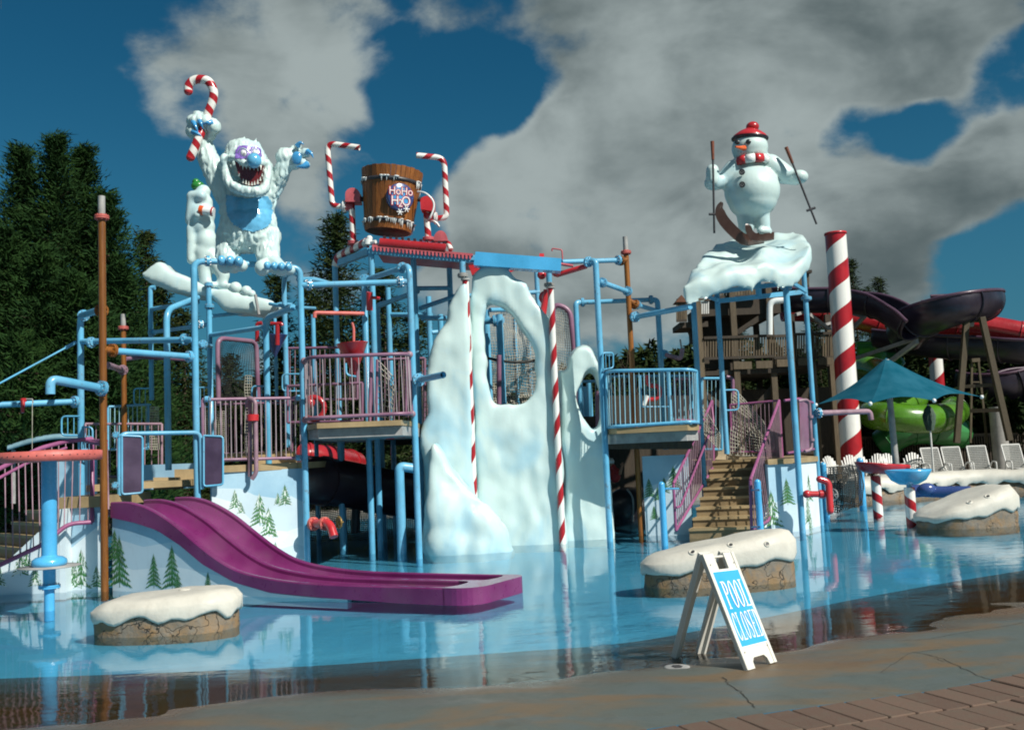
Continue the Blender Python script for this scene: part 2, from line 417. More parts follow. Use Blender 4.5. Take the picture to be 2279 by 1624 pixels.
paint('ski_brown', (.045, .016, .010), .3, .2, 3, coat=.3)
paint('handle_brown', (.16, .04, .015), .35, .2, 5)
paint('yeti_blue', (.12, .43, .68), .16, .12, 5, coat=.7, bump=.25, bscale=9, streak=.05)
paint('claw_blue', (.05, .30, .60), .18, .15, 6, coat=.6)
paint('yeti_violet', (.22, .13, .48), .25, .1, 5, coat=.4)
paint('mouth_red', (.13, .008, .008), .25, .25, 5, coat=.4)
paint('tooth', (.75, .78, .70), .25, .05, 5, coat=.5)
paint('eye_black', (.01, .01, .012), .12, .1, 5, coat=.8)
paint('rope', (.50, .48, .40), .8, .2, 8)
paint('dark_rope', (.018, .02, .018), .8, .2, 8)
paint('violet_slide', (.014, .008, .022), .34, .25, .8, coat=.1, streak=.15)
paint('violet_slide_lip', (.07, .032, .06), .35, .2, 1, coat=.2)
paint('green_slide', (.07, .21, .007), .25, .15, .8, coat=.4)
paint('dark_green_slide', (.02, .18, .04), .3, .2, .8, coat=.3)
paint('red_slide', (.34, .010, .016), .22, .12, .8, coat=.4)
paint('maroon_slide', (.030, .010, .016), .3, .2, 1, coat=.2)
paint('navy_slide', (.03, .06, .20), .22, .12, 1, coat=.4)
paint('teal_fabric', (.003, .085, .135), .85, .10, 1.5, streak=.15, bump=.2, bscale=3, spec=.08)
paint('green_fabric', (.05, .085, .06), .8, .2, 4, streak=.3, bump=.6, bscale=9)
paint('canopy_teal', (.20, .35, .42), .5, .2, 2)
paint('skin', (.42, .20, .12), .5, .1, 6)
paint('shirt_red', (.42, .02, .02), .6, .1, 5)
paint('mural_sky', (.34, .52, .63), .45, .07, 1.3, second=(.26, .44, .57), streak=.1, bump=.1)
paint('mural_hill', (.66, .74, .77), .45, .05, 1.3, second=(.55, .66, .71), streak=.08, bump=.1)
paint('mural_mid', (.50, .63, .70), .45, .05, 1.3, streak=.08, bump=.1)
paint('mural_green', (.035, .17, .035), .5, .3, 14, second=(.03, .11, .03), bump=0)
paint('mural_lime', (.20, .38, .07), .5, .3, 14, bump=0)
paint('mural_white', (.70, .78, .74), .5, .1, 14, bump=0)
paint('white_wall', (.66, .66, .62), .6, .1, 2)
paint('grey_wall', (.30, .29, .27), .7, .15, 2, streak=.4)
paint('soil', (.045, .022, .012), .9, .4, 3, bump=.8)

def wood_mat(name, c1, c2, c3, rough=.6, sc=(14, 14, 1.1), rotx=0):
    m, nt = nt_new(name); tcn = nt.nodes.new('ShaderNodeTexCoord'); g = tcn.outputs['Object']
    oi = nt.nodes.new('ShaderNodeObjectInfo')
    off = nt.nodes.new('ShaderNodeVectorMath'); off.operation = 'ADD'; L(nt, g, off.inputs[0])
    cmb = nt.nodes.new('ShaderNodeCombineXYZ'); L(nt, math_(nt, 'MULTIPLY', oi.outputs['Random'], 37), cmb.inputs[2]); L(nt, math_(nt, 'MULTIPLY', oi.outputs['Random'], 11), cmb.inputs[0]); L(nt, cmb.outputs[0], off.inputs[1])
    mp = mapping(nt, off.outputs[0], sc, (rotx, 0, 0))
    n1 = noise_(nt, mp, 1.5, 6, .65, .8); n2 = noise_(nt, mp, 6, 4, .6)
    c = mixc(nt, ramp(nt, n1, .3, .68), c1, c2); c = mixc(nt, math_(nt, 'MULTIPLY', ramp(nt, n2, .5, .75), .7), c, c3)
    v = math_(nt, 'MULTIPLY_ADD', oi.outputs['Random'], .45, .78)
    hv = nt.nodes.new('ShaderNodeHueSaturation'); L(nt, v, hv.inputs['Value']); L(nt, c, hv.inputs['Color'])
    finish(nt, hv.outputs[0], rough, n2, .35, .01); MATS[name] = m
wood_mat('bucket_wood', (.17, .055, .012), (.28, .10, .02), (.035, .011, .005), .45)
wood_mat('pipe_wood', (.27, .105, .015), (.17, .055, .010), (.05, .016, .006), .4, (16, 16, .7))
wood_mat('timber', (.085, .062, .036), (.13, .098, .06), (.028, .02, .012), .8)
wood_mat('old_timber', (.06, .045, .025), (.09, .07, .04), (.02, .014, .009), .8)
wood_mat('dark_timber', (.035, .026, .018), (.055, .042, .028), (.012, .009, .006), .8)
wood_mat('red_timber', (.14, .05, .025), (.19, .08, .04), (.04, .015, .01), .8)

def candy(name, turns, width=.5, red=(.42, .012, .02), white=(.76, .76, .72), off=0, sign=1):
    m, nt = nt_new(name); uv = nt.nodes.new('ShaderNodeUVMap').outputs[0]; s_ = nt.nodes.new('ShaderNodeSeparateXYZ'); L(nt, uv, s_.inputs[0])
    t = math_(nt, 'FRACT', math_(nt, 'MULTIPLY_ADD', s_.outputs[1], turns, math_(nt, 'MULTIPLY_ADD', s_.outputs[0], sign, off+40)))
    g = geo_pos(nt); n1 = noise_(nt, g, 3, 5, .6); n2 = noise_(nt, mapping(nt, g, (9, 9, 1)), 3, 4, .6)
    f = math_(nt, 'LESS_THAN', t, width)
    w = mixc(nt, math_(nt, 'MULTIPLY', ramp(nt, n2, .5, .8), .3), white, tuple(c*.55 for c in white))
    r = mixc(nt, ramp(nt, n1, .3, .7), red, tuple(c*.75 for c in red))
    finish(nt, mixc(nt, f, w, r), .3, n1, .1, .01, 0, .35); MATS[name] = m
candy('candy_pole', 1.55, .42, sign=-1); candy('candy_pipe', 3.2, .45); candy('candy_big', .62, .45, sign=-1); candy('candy_cane', 4.6, .5); candy('candy_ped', 2.4, .45, off=.3, sign=1)

def ice_mat(name, amt=.75, sc=1.1):
    m, nt = nt_new(name); g = geo_pos(nt)
    n1 = noise_(nt, mapping(nt, g, (1, 1, .55)), sc, 4, .5, .8); n2 = noise_(nt, g, 3.2, 4, .6, .4); n3 = noise_(nt, mapping(nt, g, (5, 5, .7)), 2, 4, .6)
    c = mixc(nt, math_(nt, 'MULTIPLY', ramp(nt, n1, .46, .72), amt), (.55, .69, .67), (.30, .55, .67))
    c = mixc(nt, math_(nt, 'MULTIPLY', ramp(nt, n2, .52, .78), .45*amt), c, (.42, .62, .70))
    c = mixc(nt, math_(nt, 'MULTIPLY', ramp(nt, n3, .55, .85), .35), c, (.50, .55, .52))
    finish(nt, c, math_(nt, 'MULTIPLY_ADD', n2, .2, .30), noise_(nt, g, 5, 4, .6), .16, .03, 0, .35); MATS[name] = m
ice_mat('ice_fibre', .8, 1.2); ice_mat('snow_fibre', .5, 1.6); ice_mat('yeti_fur', .35, 2.4)
def snow_cap():
    m, nt = nt_new('snow_cap'); g = geo_pos(nt)
    n1 = noise_(nt, g, 3.5, 5, .6); n2 = noise_(nt, g, 26, 4, .6); n3 = noise_(nt, mapping(nt, g, (6, 6, 1.2)), 2.6, 4, .65)
    c = mixc(nt, ramp(nt, n1, .35, .75), (.58, .56, .49), (.49, .47, .41)); c = mixc(nt, math_(nt, 'MULTIPLY', ramp(nt, n3, .5, .8), .5), c, (.42, .40, .34))
    finish(nt, c, .55, n2, .35, .01); MATS['snow_cap'] = m
snow_cap()
def rock():
    m, nt = nt_new('rock'); g = geo_pos(nt)
    n1 = noise_(nt, g, 4, 6, .65, .6); n2 = noise_(nt, g, 11, 6, .7)
    vo = nt.nodes.new('ShaderNodeTexVoronoi'); vo.feature = 'DISTANCE_TO_EDGE'; vo.inputs['Scale'].default_value = 2.6
    wv = nt.nodes.new('ShaderNodeVectorMath'); wv.operation = 'ADD'; L(nt, g, wv.inputs[0])
    nn = nt.nodes.new('ShaderNodeTexNoise'); nn.inputs['Scale'].default_value = 5; L(nt, g, nn.inputs['Vector'])
    sc_ = nt.nodes.new('ShaderNodeVectorMath'); sc_.operation = 'SCALE'; sc_.inputs['Scale'].default_value = .5; L(nt, nn.outputs['Color'], sc_.inputs[0]); L(nt, sc_.outputs[0], wv.inputs[1]); L(nt, wv.outputs[0], vo.inputs['Vector'])
    ck = ramp(nt, vo.outputs['Distance'], 0, .018)
    c = mixc(nt, ramp(nt, n1, .35, .68), (.17, .15, .12), (.24, .145, .065)); c = mixc(nt, ramp(nt, n2, .5, .75), c, (.10, .095, .085))
    c = mixc(nt, ck, (.045, .038, .03), c)
    h = math_(nt, 'MULTIPLY_ADD', ck, .6, math_(nt, 'MULTIPLY', n2, .6))
    finish(nt, c, .7, h, .9, .03); MATS['rock'] = m
rock()
def concrete():
    m, nt = nt_new('stained_concrete'); g = geo_pos(nt); mp = mapping(nt, g, (.55, 1.25, 1), (0, 0, .25))
    n1 = noise_(nt, mp, 1.0, 5, .55, 1.1); n2 = noise_(nt, g, 5, 6, .7); n3 = noise_(nt, g, 42, 4, .7); n4 = noise_(nt, mp, 2.3, 5, .6, .7)
    c = mixc(nt, ramp(nt, n1, .43, .60), (.085, .102, .092), (.140, .098, .055))
    c = mixc(nt, math_(nt, 'MULTIPLY', ramp(nt, n4, .48, .66), .75), c, (.088, .108, .105))
    c = mixc(nt, math_(nt, 'MULTIPLY', ramp(nt, n2, .5, .78), .5), c, (.05, .058, .05))
    c = mixc(nt, math_(nt, 'MULTIPLY', ramp(nt, n3, .55, .8), .35), c, (.24, .22, .17))
    h = math_(nt, 'MULTIPLY_ADD', n2, 1, math_(nt, 'MULTIPLY', n3, .35))
    # soaked where the surface lies at or just above the waterline
    sp = nt.nodes.new('ShaderNodeSeparateXYZ'); L(nt, g, sp.inputs[0])
    dry = ramp(nt, math_(nt, 'MULTIPLY_ADD', n2, .02, sp.outputs[2]), .004, .030)
    c = mixc(nt, dry, mixc(nt, .5, mixc(nt, 1.0, c, (.7, .52, .36), 'MULTIPLY'), (.10, .045, .018)), c)
    finish(nt, c, math_(nt, 'MULTIPLY_ADD', dry, .42, .16), h, .35, .012); MATS['stained_concrete'] = m
concrete()
def poolfloor():
    m, nt = nt_new('pool_floor'); g = geo_pos(nt)
    n1 = noise_(nt, g, .5, 4, .55); n2 = noise_(nt, g, 6, 5, .6); n3 = noise_(nt, g, 40, 2, .5)
    c = mixc(nt, ramp(nt, n1, .35, .7), (.10, .47, .68), (.085, .42, .64)); c = mixc(nt, math_(nt, 'MULTIPLY', ramp(nt, n2, .5, .8), .3), c, (.17, .44, .57))
    finish(nt, c, .5, n3, .1, .01); MATS['pool_floor'] = m
poolfloor()
def water():
    m, nt = nt_new('water'); g = geo_pos(nt)
    n1 = noise_(nt, mapping(nt, g, (.8, 1.5, 1), (0, 0, .2)), 1.5, 4, .5, .4); n2 = noise_(nt, mapping(nt, g, (1, 2.2, 1), (0, 0, -.15)), 6, 3, .55)
    n0 = noise_(nt, g, .16, 3, .5)
    patch = math_(nt, 'MULTIPLY_ADD', ramp(nt, n0, .42, .60), .75, .25)
    h = math_(nt, 'MULTIPLY', math_(nt, 'MULTIPLY_ADD', n1, 1.0, math_(nt, 'MULTIPLY', n2, .22)), patch)
    bp = nt.nodes.new('ShaderNodeBump'); bp.inputs['Strength'].default_value = .13; bp.inputs['Distance'].default_value = .055; L(nt, h, bp.inputs['Height'])
    fr = nt.nodes.new('ShaderNodeFresnel'); fr.inputs['IOR'].default_value = 1.33; L(nt, bp.outputs[0], fr.inputs['Normal'])
    tr = nt.nodes.new('ShaderNodeBsdfTransparent'); tr.inputs[0].default_value = (.93, .97, .98, 1)
    gl = nt.nodes.new('ShaderNodeBsdfGlossy'); gl.inputs['Roughness'].default_value = .015; L(nt, bp.outputs[0], gl.inputs['Normal'])
    mx = nt.nodes.new('ShaderNodeMixShader'); L(nt, fr.outputs[0], mx.inputs[0]); L(nt, tr.outputs[0], mx.inputs[1]); L(nt, gl.outputs[0], mx.inputs[2])
    o = nt.nodes.new('ShaderNodeOutputMaterial'); L(nt, mx.outputs[0], o.inputs[0]); MATS['water'] = m
water()
def leaf(name, a, b, c3):
    m, nt = nt_new(name); g = geo_pos(nt); n1 = noise_(nt, g, .9, 4, .6); n2 = noise_(nt, g, 7, 3, .6)
    c = mixc(nt, ramp(nt, n1, .35, .68), a, b); c = mixc(nt, math_(nt, 'MULTIPLY', ramp(nt, n2, .5, .72), .6), c, c3)
    b_ = finish(nt, c, .85, spec=.12); MATS[name] = m
leaf('pine_needles', (.010, .032, .009), (.018, .048, .010), (.034, .062, .012))
leaf('spruce_needles', (.012, .030, .009), (.028, .042, .011), (.060, .048, .013))
leaf('shrub_leaves', (.010, .022, .006), (.022, .036, .009), (.04, .045, .012))
def bark():
    m, nt = nt_new('bark'); g = geo_pos(nt); n = noise_(nt, mapping(nt, g, (6, 6, 1)), 3, 5, .7)
    finish(nt, mixc(nt, ramp(nt, n, .3, .7), (.045, .03, .02), (.11, .08, .055)), .9, n, .8, .05); MATS['bark'] = m
bark()
def grounds():
    m, nt = nt_new('ground_grass'); g = geo_pos(nt); n = noise_(nt, g, .7, 6, .7); n2 = noise_(nt, g, 9, 4, .7)
    c = mixc(nt, ramp(nt, n, .3, .7), (.04, .055, .02), (.08, .06, .03)); finish(nt, c, .9, n2, .6, .05); MATS['ground_grass'] = m
    m, nt = nt_new('deck_concrete'); g = geo_pos(nt); n = noise_(nt, g, 1.2, 6, .65)
    finish(nt, mixc(nt, ramp(nt, n, .3, .7), (.30, .28, .24), (.22, .20, .17)), .8, n, .3, .02); MATS['deck_concrete'] = m
    m, nt = nt_new('brick_paver'); oi = nt.nodes.new('ShaderNodeObjectInfo'); g = geo_pos(nt); n = noise_(nt, g, 9, 6, .7); n2 = noise_(nt, g, 60, 3, .7)
    c = mixc(nt, oi.outputs['Random'], (.10, .060, .042), (.135, .085, .06)); c = mixc(nt, math_(nt, 'MULTIPLY', ramp(nt, n, .4, .75), .7), c, (.105, .085, .06))
    finish(nt, c, .85, n2, .5, .006); MATS['brick_paver'] = m
grounds()
paint('joint_sand', (.045, .042, .032), .95, .3, 12)
# ============================================================ GROUND, POOL, WATER
def interp(poly, x):
    for (a, b), (c, d) in zip(poly[:-1], poly[1:]):
        if x <= c: return b+(d-b)*(x-a)/(c-a)
    return poly[-1][1]
def resample(px, n):
    """pixel polyline (x,y) -> n world points on z=0, extended both ways"""
    w = [G(x, y) for x, y in px]
    a = w[0]+(w[0]-w[1]).normalized()*14; b = w[-1]+(w[-1]-w[-2]).normalized()*26
    pts = smooth_path([a]+w+[b], 10)
    Ls = [0]
    for i in range(1, len(pts)): Ls.append(Ls[-1]+(pts[i]-pts[i-1]).length)
    out = []; k = 0
    for i in range(n):
        t = Ls[-1]*i/(n-1)
        while k < len(Ls)-2 and Ls[k+1] < t: k += 1
        out.append(pts[k].lerp(pts[k+1], (t-Ls[k])/max(1e-6, Ls[k+1]-Ls[k])))
    return out
NG = 420
c0 = resample([(0, 1500), (360, 1487), (690, 1472), (940, 1455), (1139, 1441), (1370, 1424), (1560, 1393), (1770, 1352), (1900, 1326), (2090, 1292), (2278, 1262)], NG)
c1 = resample([(0, 1620), (300, 1596), (640, 1545), (900, 1530), (1139, 1520), (1374, 1490), (1560, 1466), (1734, 1450), (1984, 1407), (2134, 1368), (2278, 1342)], NG)
c2 = resample([(900, 1690), (1400, 1640), (1905, 1571), (2100, 1545), (2278, 1509)], NG)
def near_x(curve, p, lo):
    # point of the curve with the same X
    X = p.x
    for i in range(lo, len(curve)-1):
        if curve[i].x <= X <= curve[i+1].x:
            t = (X-curve[i].x)/max(1e-6, curve[i+1].x-curve[i].x); return curve[i].lerp(curve[i+1], t), i
    return None, lo
xs = [-16+42*i/(NG-1) for i in range(NG)]
def at_x(curve, X):
    for i in range(len(curve)-1):
        if curve[i].x <= X <= curve[i+1].x:
            t = (X-curve[i].x)/max(1e-6, curve[i+1].x-curve[i].x); return curve[i].lerp(curve[i+1], t).y
    return curve[0].y if X < curve[0].x else curve[-1].y
mb = MB(); rows = []; nr = 64
PB = {}
for i, X in enumerate(xs):
    y0, y1, y2 = at_x(c0, X), at_x(c1, X), at_x(c2, X)
    y1 = min(y1, y0-.25); y2 = min(y2, y1-.4); PB[i] = (y0, y1, y2)
V = []
for j in range(nr):
    for i, X in enumerate(xs):
        y0, y1, y2 = PB[i]
        if j < 22:
            t = j/21; y = y0+(y1-y0)*t; z = -.034*(1-t)
        else:
            t = (j-22)/(nr-23); t = t**1.3; y = y1+(y2-y1)*t - .004; z = .001+.038*min(1, t*1.2)
        edge = 1 if 0 < j < nr-1 else 0
        z += edge*(noise.fractal(Vector((X*.55, y*1.6, 3)), 1, 2, 3)*.011+noise.noise(Vector((X*2.4, y*5, 1)))*.0035)
        V.append((X, y, z))
Fq = [(j*NG+i, (j+1)*NG+i, (j+1)*NG+i+1, j*NG+i+1) for j in range(nr-1) for i in range(NG-1)]
mb.add([Vector(v) for v in V], Fq)
pave = mb.obj('pool_deck', 'stained_concrete', kind='structure')
# long cracks in the deck
def crack(px, w=.006, seed=0):
    pts = []
    for (a, b), (c, d) in zip(px[:-1], px[1:]):
        for k in range(8): pts.append((a+(c-a)*k/8, b+(d-b)*k/8))
    pts.append(px[-1]); m_ = MB(); P_ = []
    for k, (x, y) in enumerate(pts):
        g = G(x, y); g.x += noise.noise(Vector((k*.7+seed, 0, 0)))*.03; g.y += noise.noise(Vector((0, k*.6+seed, 0)))*.02; P_.append(g)
    from_ = []
    dg = (P_[-1]-P_[0]).normalized(); sdv = Vector((-dg.y, dg.x, 0))
    for k, g in enumerate(P_):
        ww = w*(.5+.8*abs(noise.noise(Vector((k*.9, seed, 0)))))
        for s_ in (-1, 1):
            q = g+sdv*ww*s_; hit = pave_z(q.x, q.y); from_.append(Vector((q.x, q.y, hit+.003)))
    m_.add(from_, [(2*k, 2*k+1, 2*k+3, 2*k+2) for k in range(len(P_)-1)])
    m_.obj('crack', 'joint_sand', pave)
from mathutils.bvhtree import BVHTree
bvh = BVHTree.FromPolygons([tuple(v) for v in V], Fq)
def pave_z(x, y):
    h = bvh.ray_cast(Vector((x, y, 5)), Vector((0, 0, -1)))
    return h[0].z if h[0] else .04
crack([(1611, 1512), (1621, 1530), (1650, 1553), (1680, 1590)], .007, 1)
crack([(2080, 1331+140), (2130, 1500), (2190, 1515), (2240, 1530)][:1]+[(2100, 1480)], .004, 2)
crack([(1990, 1430), (2060, 1428), (2130, 1415), (2278, 1390)], .005, 3)
crack([(1960, 1502), (2020, 1460), (2090, 1450), (2160, 1458)], .004, 4)
crack([(2030, 1455), (2090, 1470), (2150, 1500), (2220, 1532)], .005, 5)
crack([(1139, 1494), (1180, 1508), (1240, 1518)], .004, 6)
# bricks: soldier courses along the deck edge
bt = MB().box((0, 0, 0), (.192, .41, .06), bev=.007).mesh('brick', (0, 0, 0)); bt.materials.append(MATS['brick_paver'])
tanv = (G(2278, 1509)-G(1905, 1571)).normalized(); A0 = G(1905, 1571)
nv = Vector((tanv.y, -tanv.x, 0))
base = MB()
base.add([Vector((X, at_x(c2, X)-.002, .014)) for X in (-3, 1, 3, 6, 10)]+[Vector((X, 1.0, .014)) for X in (-3, 1, 3, 6, 10)], [(k, k+5, k+6, k+1) for k in range(4)], smooth=False)
bp_ = base.obj('brick_paving', 'joint_sand', kind='structure')
nb = 0
for r_ in range(7):
    for k in range(-9, 18):
        s_ = k*.2+(.1 if r_ % 2 else 0)
        e = A0+tanv*s_; ye = at_x(c2, e.x)
        q = Vector((e.x, ye, 0))+nv*(.215+r_*.42)
        o = bpy.data.objects.new('brick', bt); COL.objects.link(o); WL[o.name] = q
        o.parent = bp_; o.location = Vector((q.x, q.y, .012+ru(-.003, .004)))-WL[bp_.name]
        o.rotation_euler = (ru(-.008, .008), ru(-.008, .008), atan2(tanv.y, tanv.x)+ru(-.012, .012)); nb += 1
# painted pool basin
mb = MB(); nx, ny = 120, 40; V = []
for j in range(ny):
    for i in range(nx):
        X = -16+42*i/(nx-1); y0 = at_x(c0, X)+.002; t = j/(ny-1); y = y0+(31-y0)*t
        V.append(Vector((X, y, -.034-.10*min(1, (y-y0)/3.5) if j else -.034)))
mb.add(V, [(j*nx+i, j*nx+i+1, (j+1)*nx+i+1, (j+1)*nx+i) for j in range(ny-1) for i in range(nx-1)])
mb.obj('pool_floor', 'pool_floor', kind='structure')
mb = MB(); nx = 60
V = [Vector((-16+42*i/(nx-1), at_x(c1, -16+42*i/(nx-1))-1.3, 0)) for i in range(nx)]+[Vector((-16+42*i/(nx-1), 31, 0)) for i in range(nx)]
mb.add(V, [(i, i+1, nx+i+1, nx+i) for i in range(nx-1)])
mb.obj('pool_water', 'water', kind='structure')
# wide ground to the horizon, with the deck behind the pool
mb = MB(); ring = [(-16, 31), (26, 31)]
g1 = [(-900, -200, -.2), (-16, -200, -.2), (26, -200, -.2), (900, -200, -.2), (-900, 1, -.2), (-16, 1.0, .0), (26, 1, 0), (900, 1, -.2),
      (-900, 31, .0), (-16, 31, .0), (26, 31, .0), (900, 31, .0), (-900, 62, .3), (-16, 62, .3), (26, 62, .3), (900, 62, .3), (-900, 1400, 3), (-16, 1400, 3), (26, 1400, 3), (900, 1400, 3)]
mb.add([Vector(p) for p in g1], [(r*4+c, r*4+c+1, r*4+c+5, r*4+c+4) for r in range(4) for c in range(3) if not (r == 1 and c == 1)], smooth=False)
mb.obj('ground', 'ground_grass', kind='structure')
mb = MB(); mb.box((5, 35.5, .02), (64, 9.6, .2)); mb.obj('rear_deck', 'deck_concrete', kind='structure')
mb = MB(); mb.box((3, 2.3, -.012), (36, 2.4, .02)); mb.obj('near_deck', 'deck_concrete', kind='structure')

# ============================================================ SNOW-CAPPED ROCKS
def mound(px, py, wpx, dep, h, rot, label, prof, wav, seed, holes=(), name='snow_capped_rock'):
    """px,py: pixel of the front-centre waterline; wpx: pixel width; dep: depth in m; prof(u): top height factor along the length"""
    c = G(px, py); Wd = wpx/FPX*(c.y+dep*.45)/2; k_ = (c.y+dep/2)/c.y; c = Vector((c.x*k_, c.y+dep/2, 0)); n = 72
    T = thing(name, label, 'rock', (c.x, c.y, -.12))
    ca, sa = cos(rot), sin(rot)
    def pt(a, rr, z):
        e = 2.6; ct, st = cos(a), sin(a)
        k = 1/((abs(ct)**e+abs(st)**e)**(1/e)); x = ct*k*Wd*rr; y = st*k*dep/2*rr
        w = 1+.035*noise.noise(Vector((cos(a)*2.1+seed, sin(a)*2.1, 0)))
        x *= w; y *= w
        return Vector((c.x+x*ca-y*sa, c.y+x*sa+y*ca, z)), x/Wd
    V = []; K = 9
    for k in range(K):
        t = k/(K-1)
        for j in range(n):
            a = 2*pi*j/n; p, u = pt(a, 1+.03*noise.noise(Vector((cos(a)*6, sin(a)*6, t*4+seed)))-.02*t, 0)
            hh = h*prof(u); p.z = -.12+(hh*.72+.12)*t
            q = noise.fractal(Vector((p.x*5, p.y*5, p.z*6)), 1, 2, 3)*.016
            V.append(p+Vector((p.x-c.x, p.y-c.y, 0)).normalized()*q)
    m_ = MB(); m_.add(V, [(k*n+j, k*n+(j+1) % n, (k+1)*n+(j+1) % n, (k+1)*n+j) for k in range(K-1) for j in range(n)])
    m_.add(V[-n:], [tuple(range(n))]); m_.obj('rock_base', 'rock', T)
    # snow cap with a scalloped lower edge that stands proud of the rock
    V = []; rings = [(1.0, -.012, 0), (1.035, -.012, 0), (1.05, .03, .05), (1.05, .10, .35), (1.03, 0, .6), (.97, 0, .84), (.88, 0, .95), (.72, 0, 1.0), (.5, 0, 1.0), (.28, 0, 1.0), (.1, 0, 1.0)]
    for ri, (rr, dz, tt) in enumerate(rings):
        for j in range(n):
            a = 2*pi*j/n; p, u = pt(a, rr, 0); pe, ue = pt(a, 1, 0); hh = h*prof(u); he = h*prof(ue)
            edge = he*(.44+wav*(.6*sin(a*7+seed)+.45*sin(a*12.3+seed*2.1)+.2*sin(a*19+seed)))
            z = edge+(hh-edge)*tt+(dz if tt < .5 else 0)*he
            z += noise.fractal(Vector((p.x*2.2, p.y*2.2, seed)), 1, 2, 2)*.02*tt
            p.z = z; V.append(p)
    m_ = MB(); m_.add(V, [(k*n+j, k*n+(j+1) % n, (k+1)*n+(j+1) % n, (k+1)*n+j) for k in range(len(rings)-1) for j in range(n)])
    m_.add(V[-n:], [tuple(range(n))])
    m_.obj('snow_cap', 'snow_cap', T)
    for (hx, hy, r_) in holes:
        # spray nozzle sunk in the cap: raised lip with a dark bore
        d = P(hx, hy, 10)-CAM; bv = BVHTree.FromPolygons([tuple(v) for v in m_.v], m_.f); hit = bv.ray_cast(CAM, d.normalized())
        if hit[0] is None: continue
        q = hit[0]; nrm_ = hit[1] if hit[1].dot(d) < 0 else -hit[1]
        m2 = MB(); m2.lathe(q-nrm_*.02, [(r_*2.3, -.004), (r_*2.1, .024), (r_*1.6, .034), (r_*1.15, .026), (r_*.9, -.03)], 20, nrm_); o2 = m2.obj('nozzle_lip', 'snow_cap', T)
        MB().cyl(q-nrm_*.03, q+nrm_*.002, r_*.92).obj('nozzle', 'dark_metal', o2)
    return T
mound(375, 1415, 304, .95, .385, 0, 'low oval snow-capped rock in the shallow water near the foot of the purple slide', lambda u: 1+.08*u-(.12 if u < -.7 else 0)*(-u-.7)*4, .13, 1.3, [(410*1.0+0, 1312, .03)])
mound(1602, 1306, 328, .85, .62, .08, 'long snow-capped rock with three nozzle holes behind the pool closed sign', lambda u: .82+.24*u, .06, 2.2, [(1540, 1228, .022), (1625, 1212, .02), (1706, 1210, .018)])
mound(2152, 1177, 205, 1.3, .78, .1, 'snow-capped rock rising to the right in the far right of the pool', lambda u: .70+.34*u+(-.1 if u > .8 else 0), .08, 4.2, [(2156, 1117, .026), (2197, 1104, .026)])
# snow bank along the far pool wall
def bank(pts, h, label, seed):
    ws = smooth_path([G(*p) for p in pts], 12); T = thing('snow_bank', label, 'snow bank', (ws[0].x, ws[0].y, 0))
    for nm, prof, mt in (('rock_edge', [(-.10, -.1), (-.08, .55), (.3, .62), (.9, .6), (.95, -.1)], 'rock'), ('snow_top', [(-.14, .42), (-.2, .6), (-.1, .95), (.2, 1.05), (.7, 1.0), (1.0, .7), (.98, .42)], 'snow_cap')):
        V = []; k = len(prof)
        for i, w in enumerate(ws):
            t = (ws[min(i+1, len(ws)-1)]-ws[max(i-1, 0)]).normalized(); nn = Vector((-t.y, t.x, 0))
            hh = h*(1+.16*noise.noise(Vector((i*.23+seed, 0, 0)))) * min(1, .35+.25*min(i, len(ws)-1-i))
            for a, b in prof:
                zz = b*hh+(.10*hh*sin(i*.9+seed)+.06*hh*sin(i*1.7) if (mt == 'snow_cap' and b < .5) else 0)
                V.append(w+nn*a*.9+Vector((0, 0, zz+.02*noise.noise(w*1.7+Vector((a*3, 0, 0))))))
        m_ = MB(); m_.add(V, [(i*k+j, (i+1)*k+j, (i+1)*k+j+1, i*k+j+1) for i in range(len(ws)-1) for j in range(k-1)])
        m_.add(V[:k], [tuple(range(k))]); m_.add(V[-k:], [tuple(range(k))]); m_.obj(nm, mt, T, fixn=True)
bank([(1900, 1117), (1990, 1112), (2080, 1103), (2170, 1098), (2300, 1094), (2420, 1090)], .62, 'long snow bank on the far pool edge below the white lounge chairs', .4)
# ============================================================ PIPE FRAMES
BOT = -.12
def post(T, x, y, Y, ytop, ybot, r, mat='blue_paint', name='post', top=None, seam=True):
    W_ = P(x, y, Y); zt = ZAT(W_, ytop); zb = BOT if ybot is None else ZAT(W_, ybot)
    m_ = MB(); m_.cyl((W_.x, W_.y, zb), (W_.x, W_.y, zt), r, n=18)
    if top == 'dome': m_.ball((W_.x, W_.y, zt), r, n=18, m=8)
    if seam and ybot is None:
        m_.cyl((W_.x, W_.y, .9), (W_.x, W_.y, .906), r*1.012, n=18)
    o = m_.obj(name, mat, T); return o, Vector((W_.x, W_.y, zt)), Vector((W_.x, W_.y, zb))
def pipe(T, pts, r, mat='blue_paint', name='pipe', bend=.2, n=14, r1=None, raw=False, label=None):
    pp = [Vector(p) if raw else P(*p) for p in pts]
    return MB().tube(fillet(pp, bend, 7), r, n, r1=r1).obj(name, mat, T, label=label)
def bentpost(T, x, y, Y, elbow, r, ybot=None, mat='blue_paint', bend=.24, name='post'):
    """upright that turns over at the top: elbow = list of (x,y,Y) after the vertical run"""
    W_ = P(x, y, Y); zb = BOT if ybot is None else ZAT(W_, ybot); e = [P(*q) for q in elbow]
    zt = ZAT(W_, elbow[0][1]); pts = [(W_.x, W_.y, zb), (W_.x, W_.y, zt)]+e[1:]
    return MB().tube(fillet(pts, bend, 8), r, 18).obj(name, mat, T)
def flange(T, at, toward, r, mat='blue_paint', name='flange', th=.022, raw=False):
    p = Vector(at) if raw else P(*at); q = Vector(toward) if raw else P(*toward)
    return MB().flange(p, q-p, r, th, 0, True, 1).obj(name, [mat, 'bolt_metal'], T)
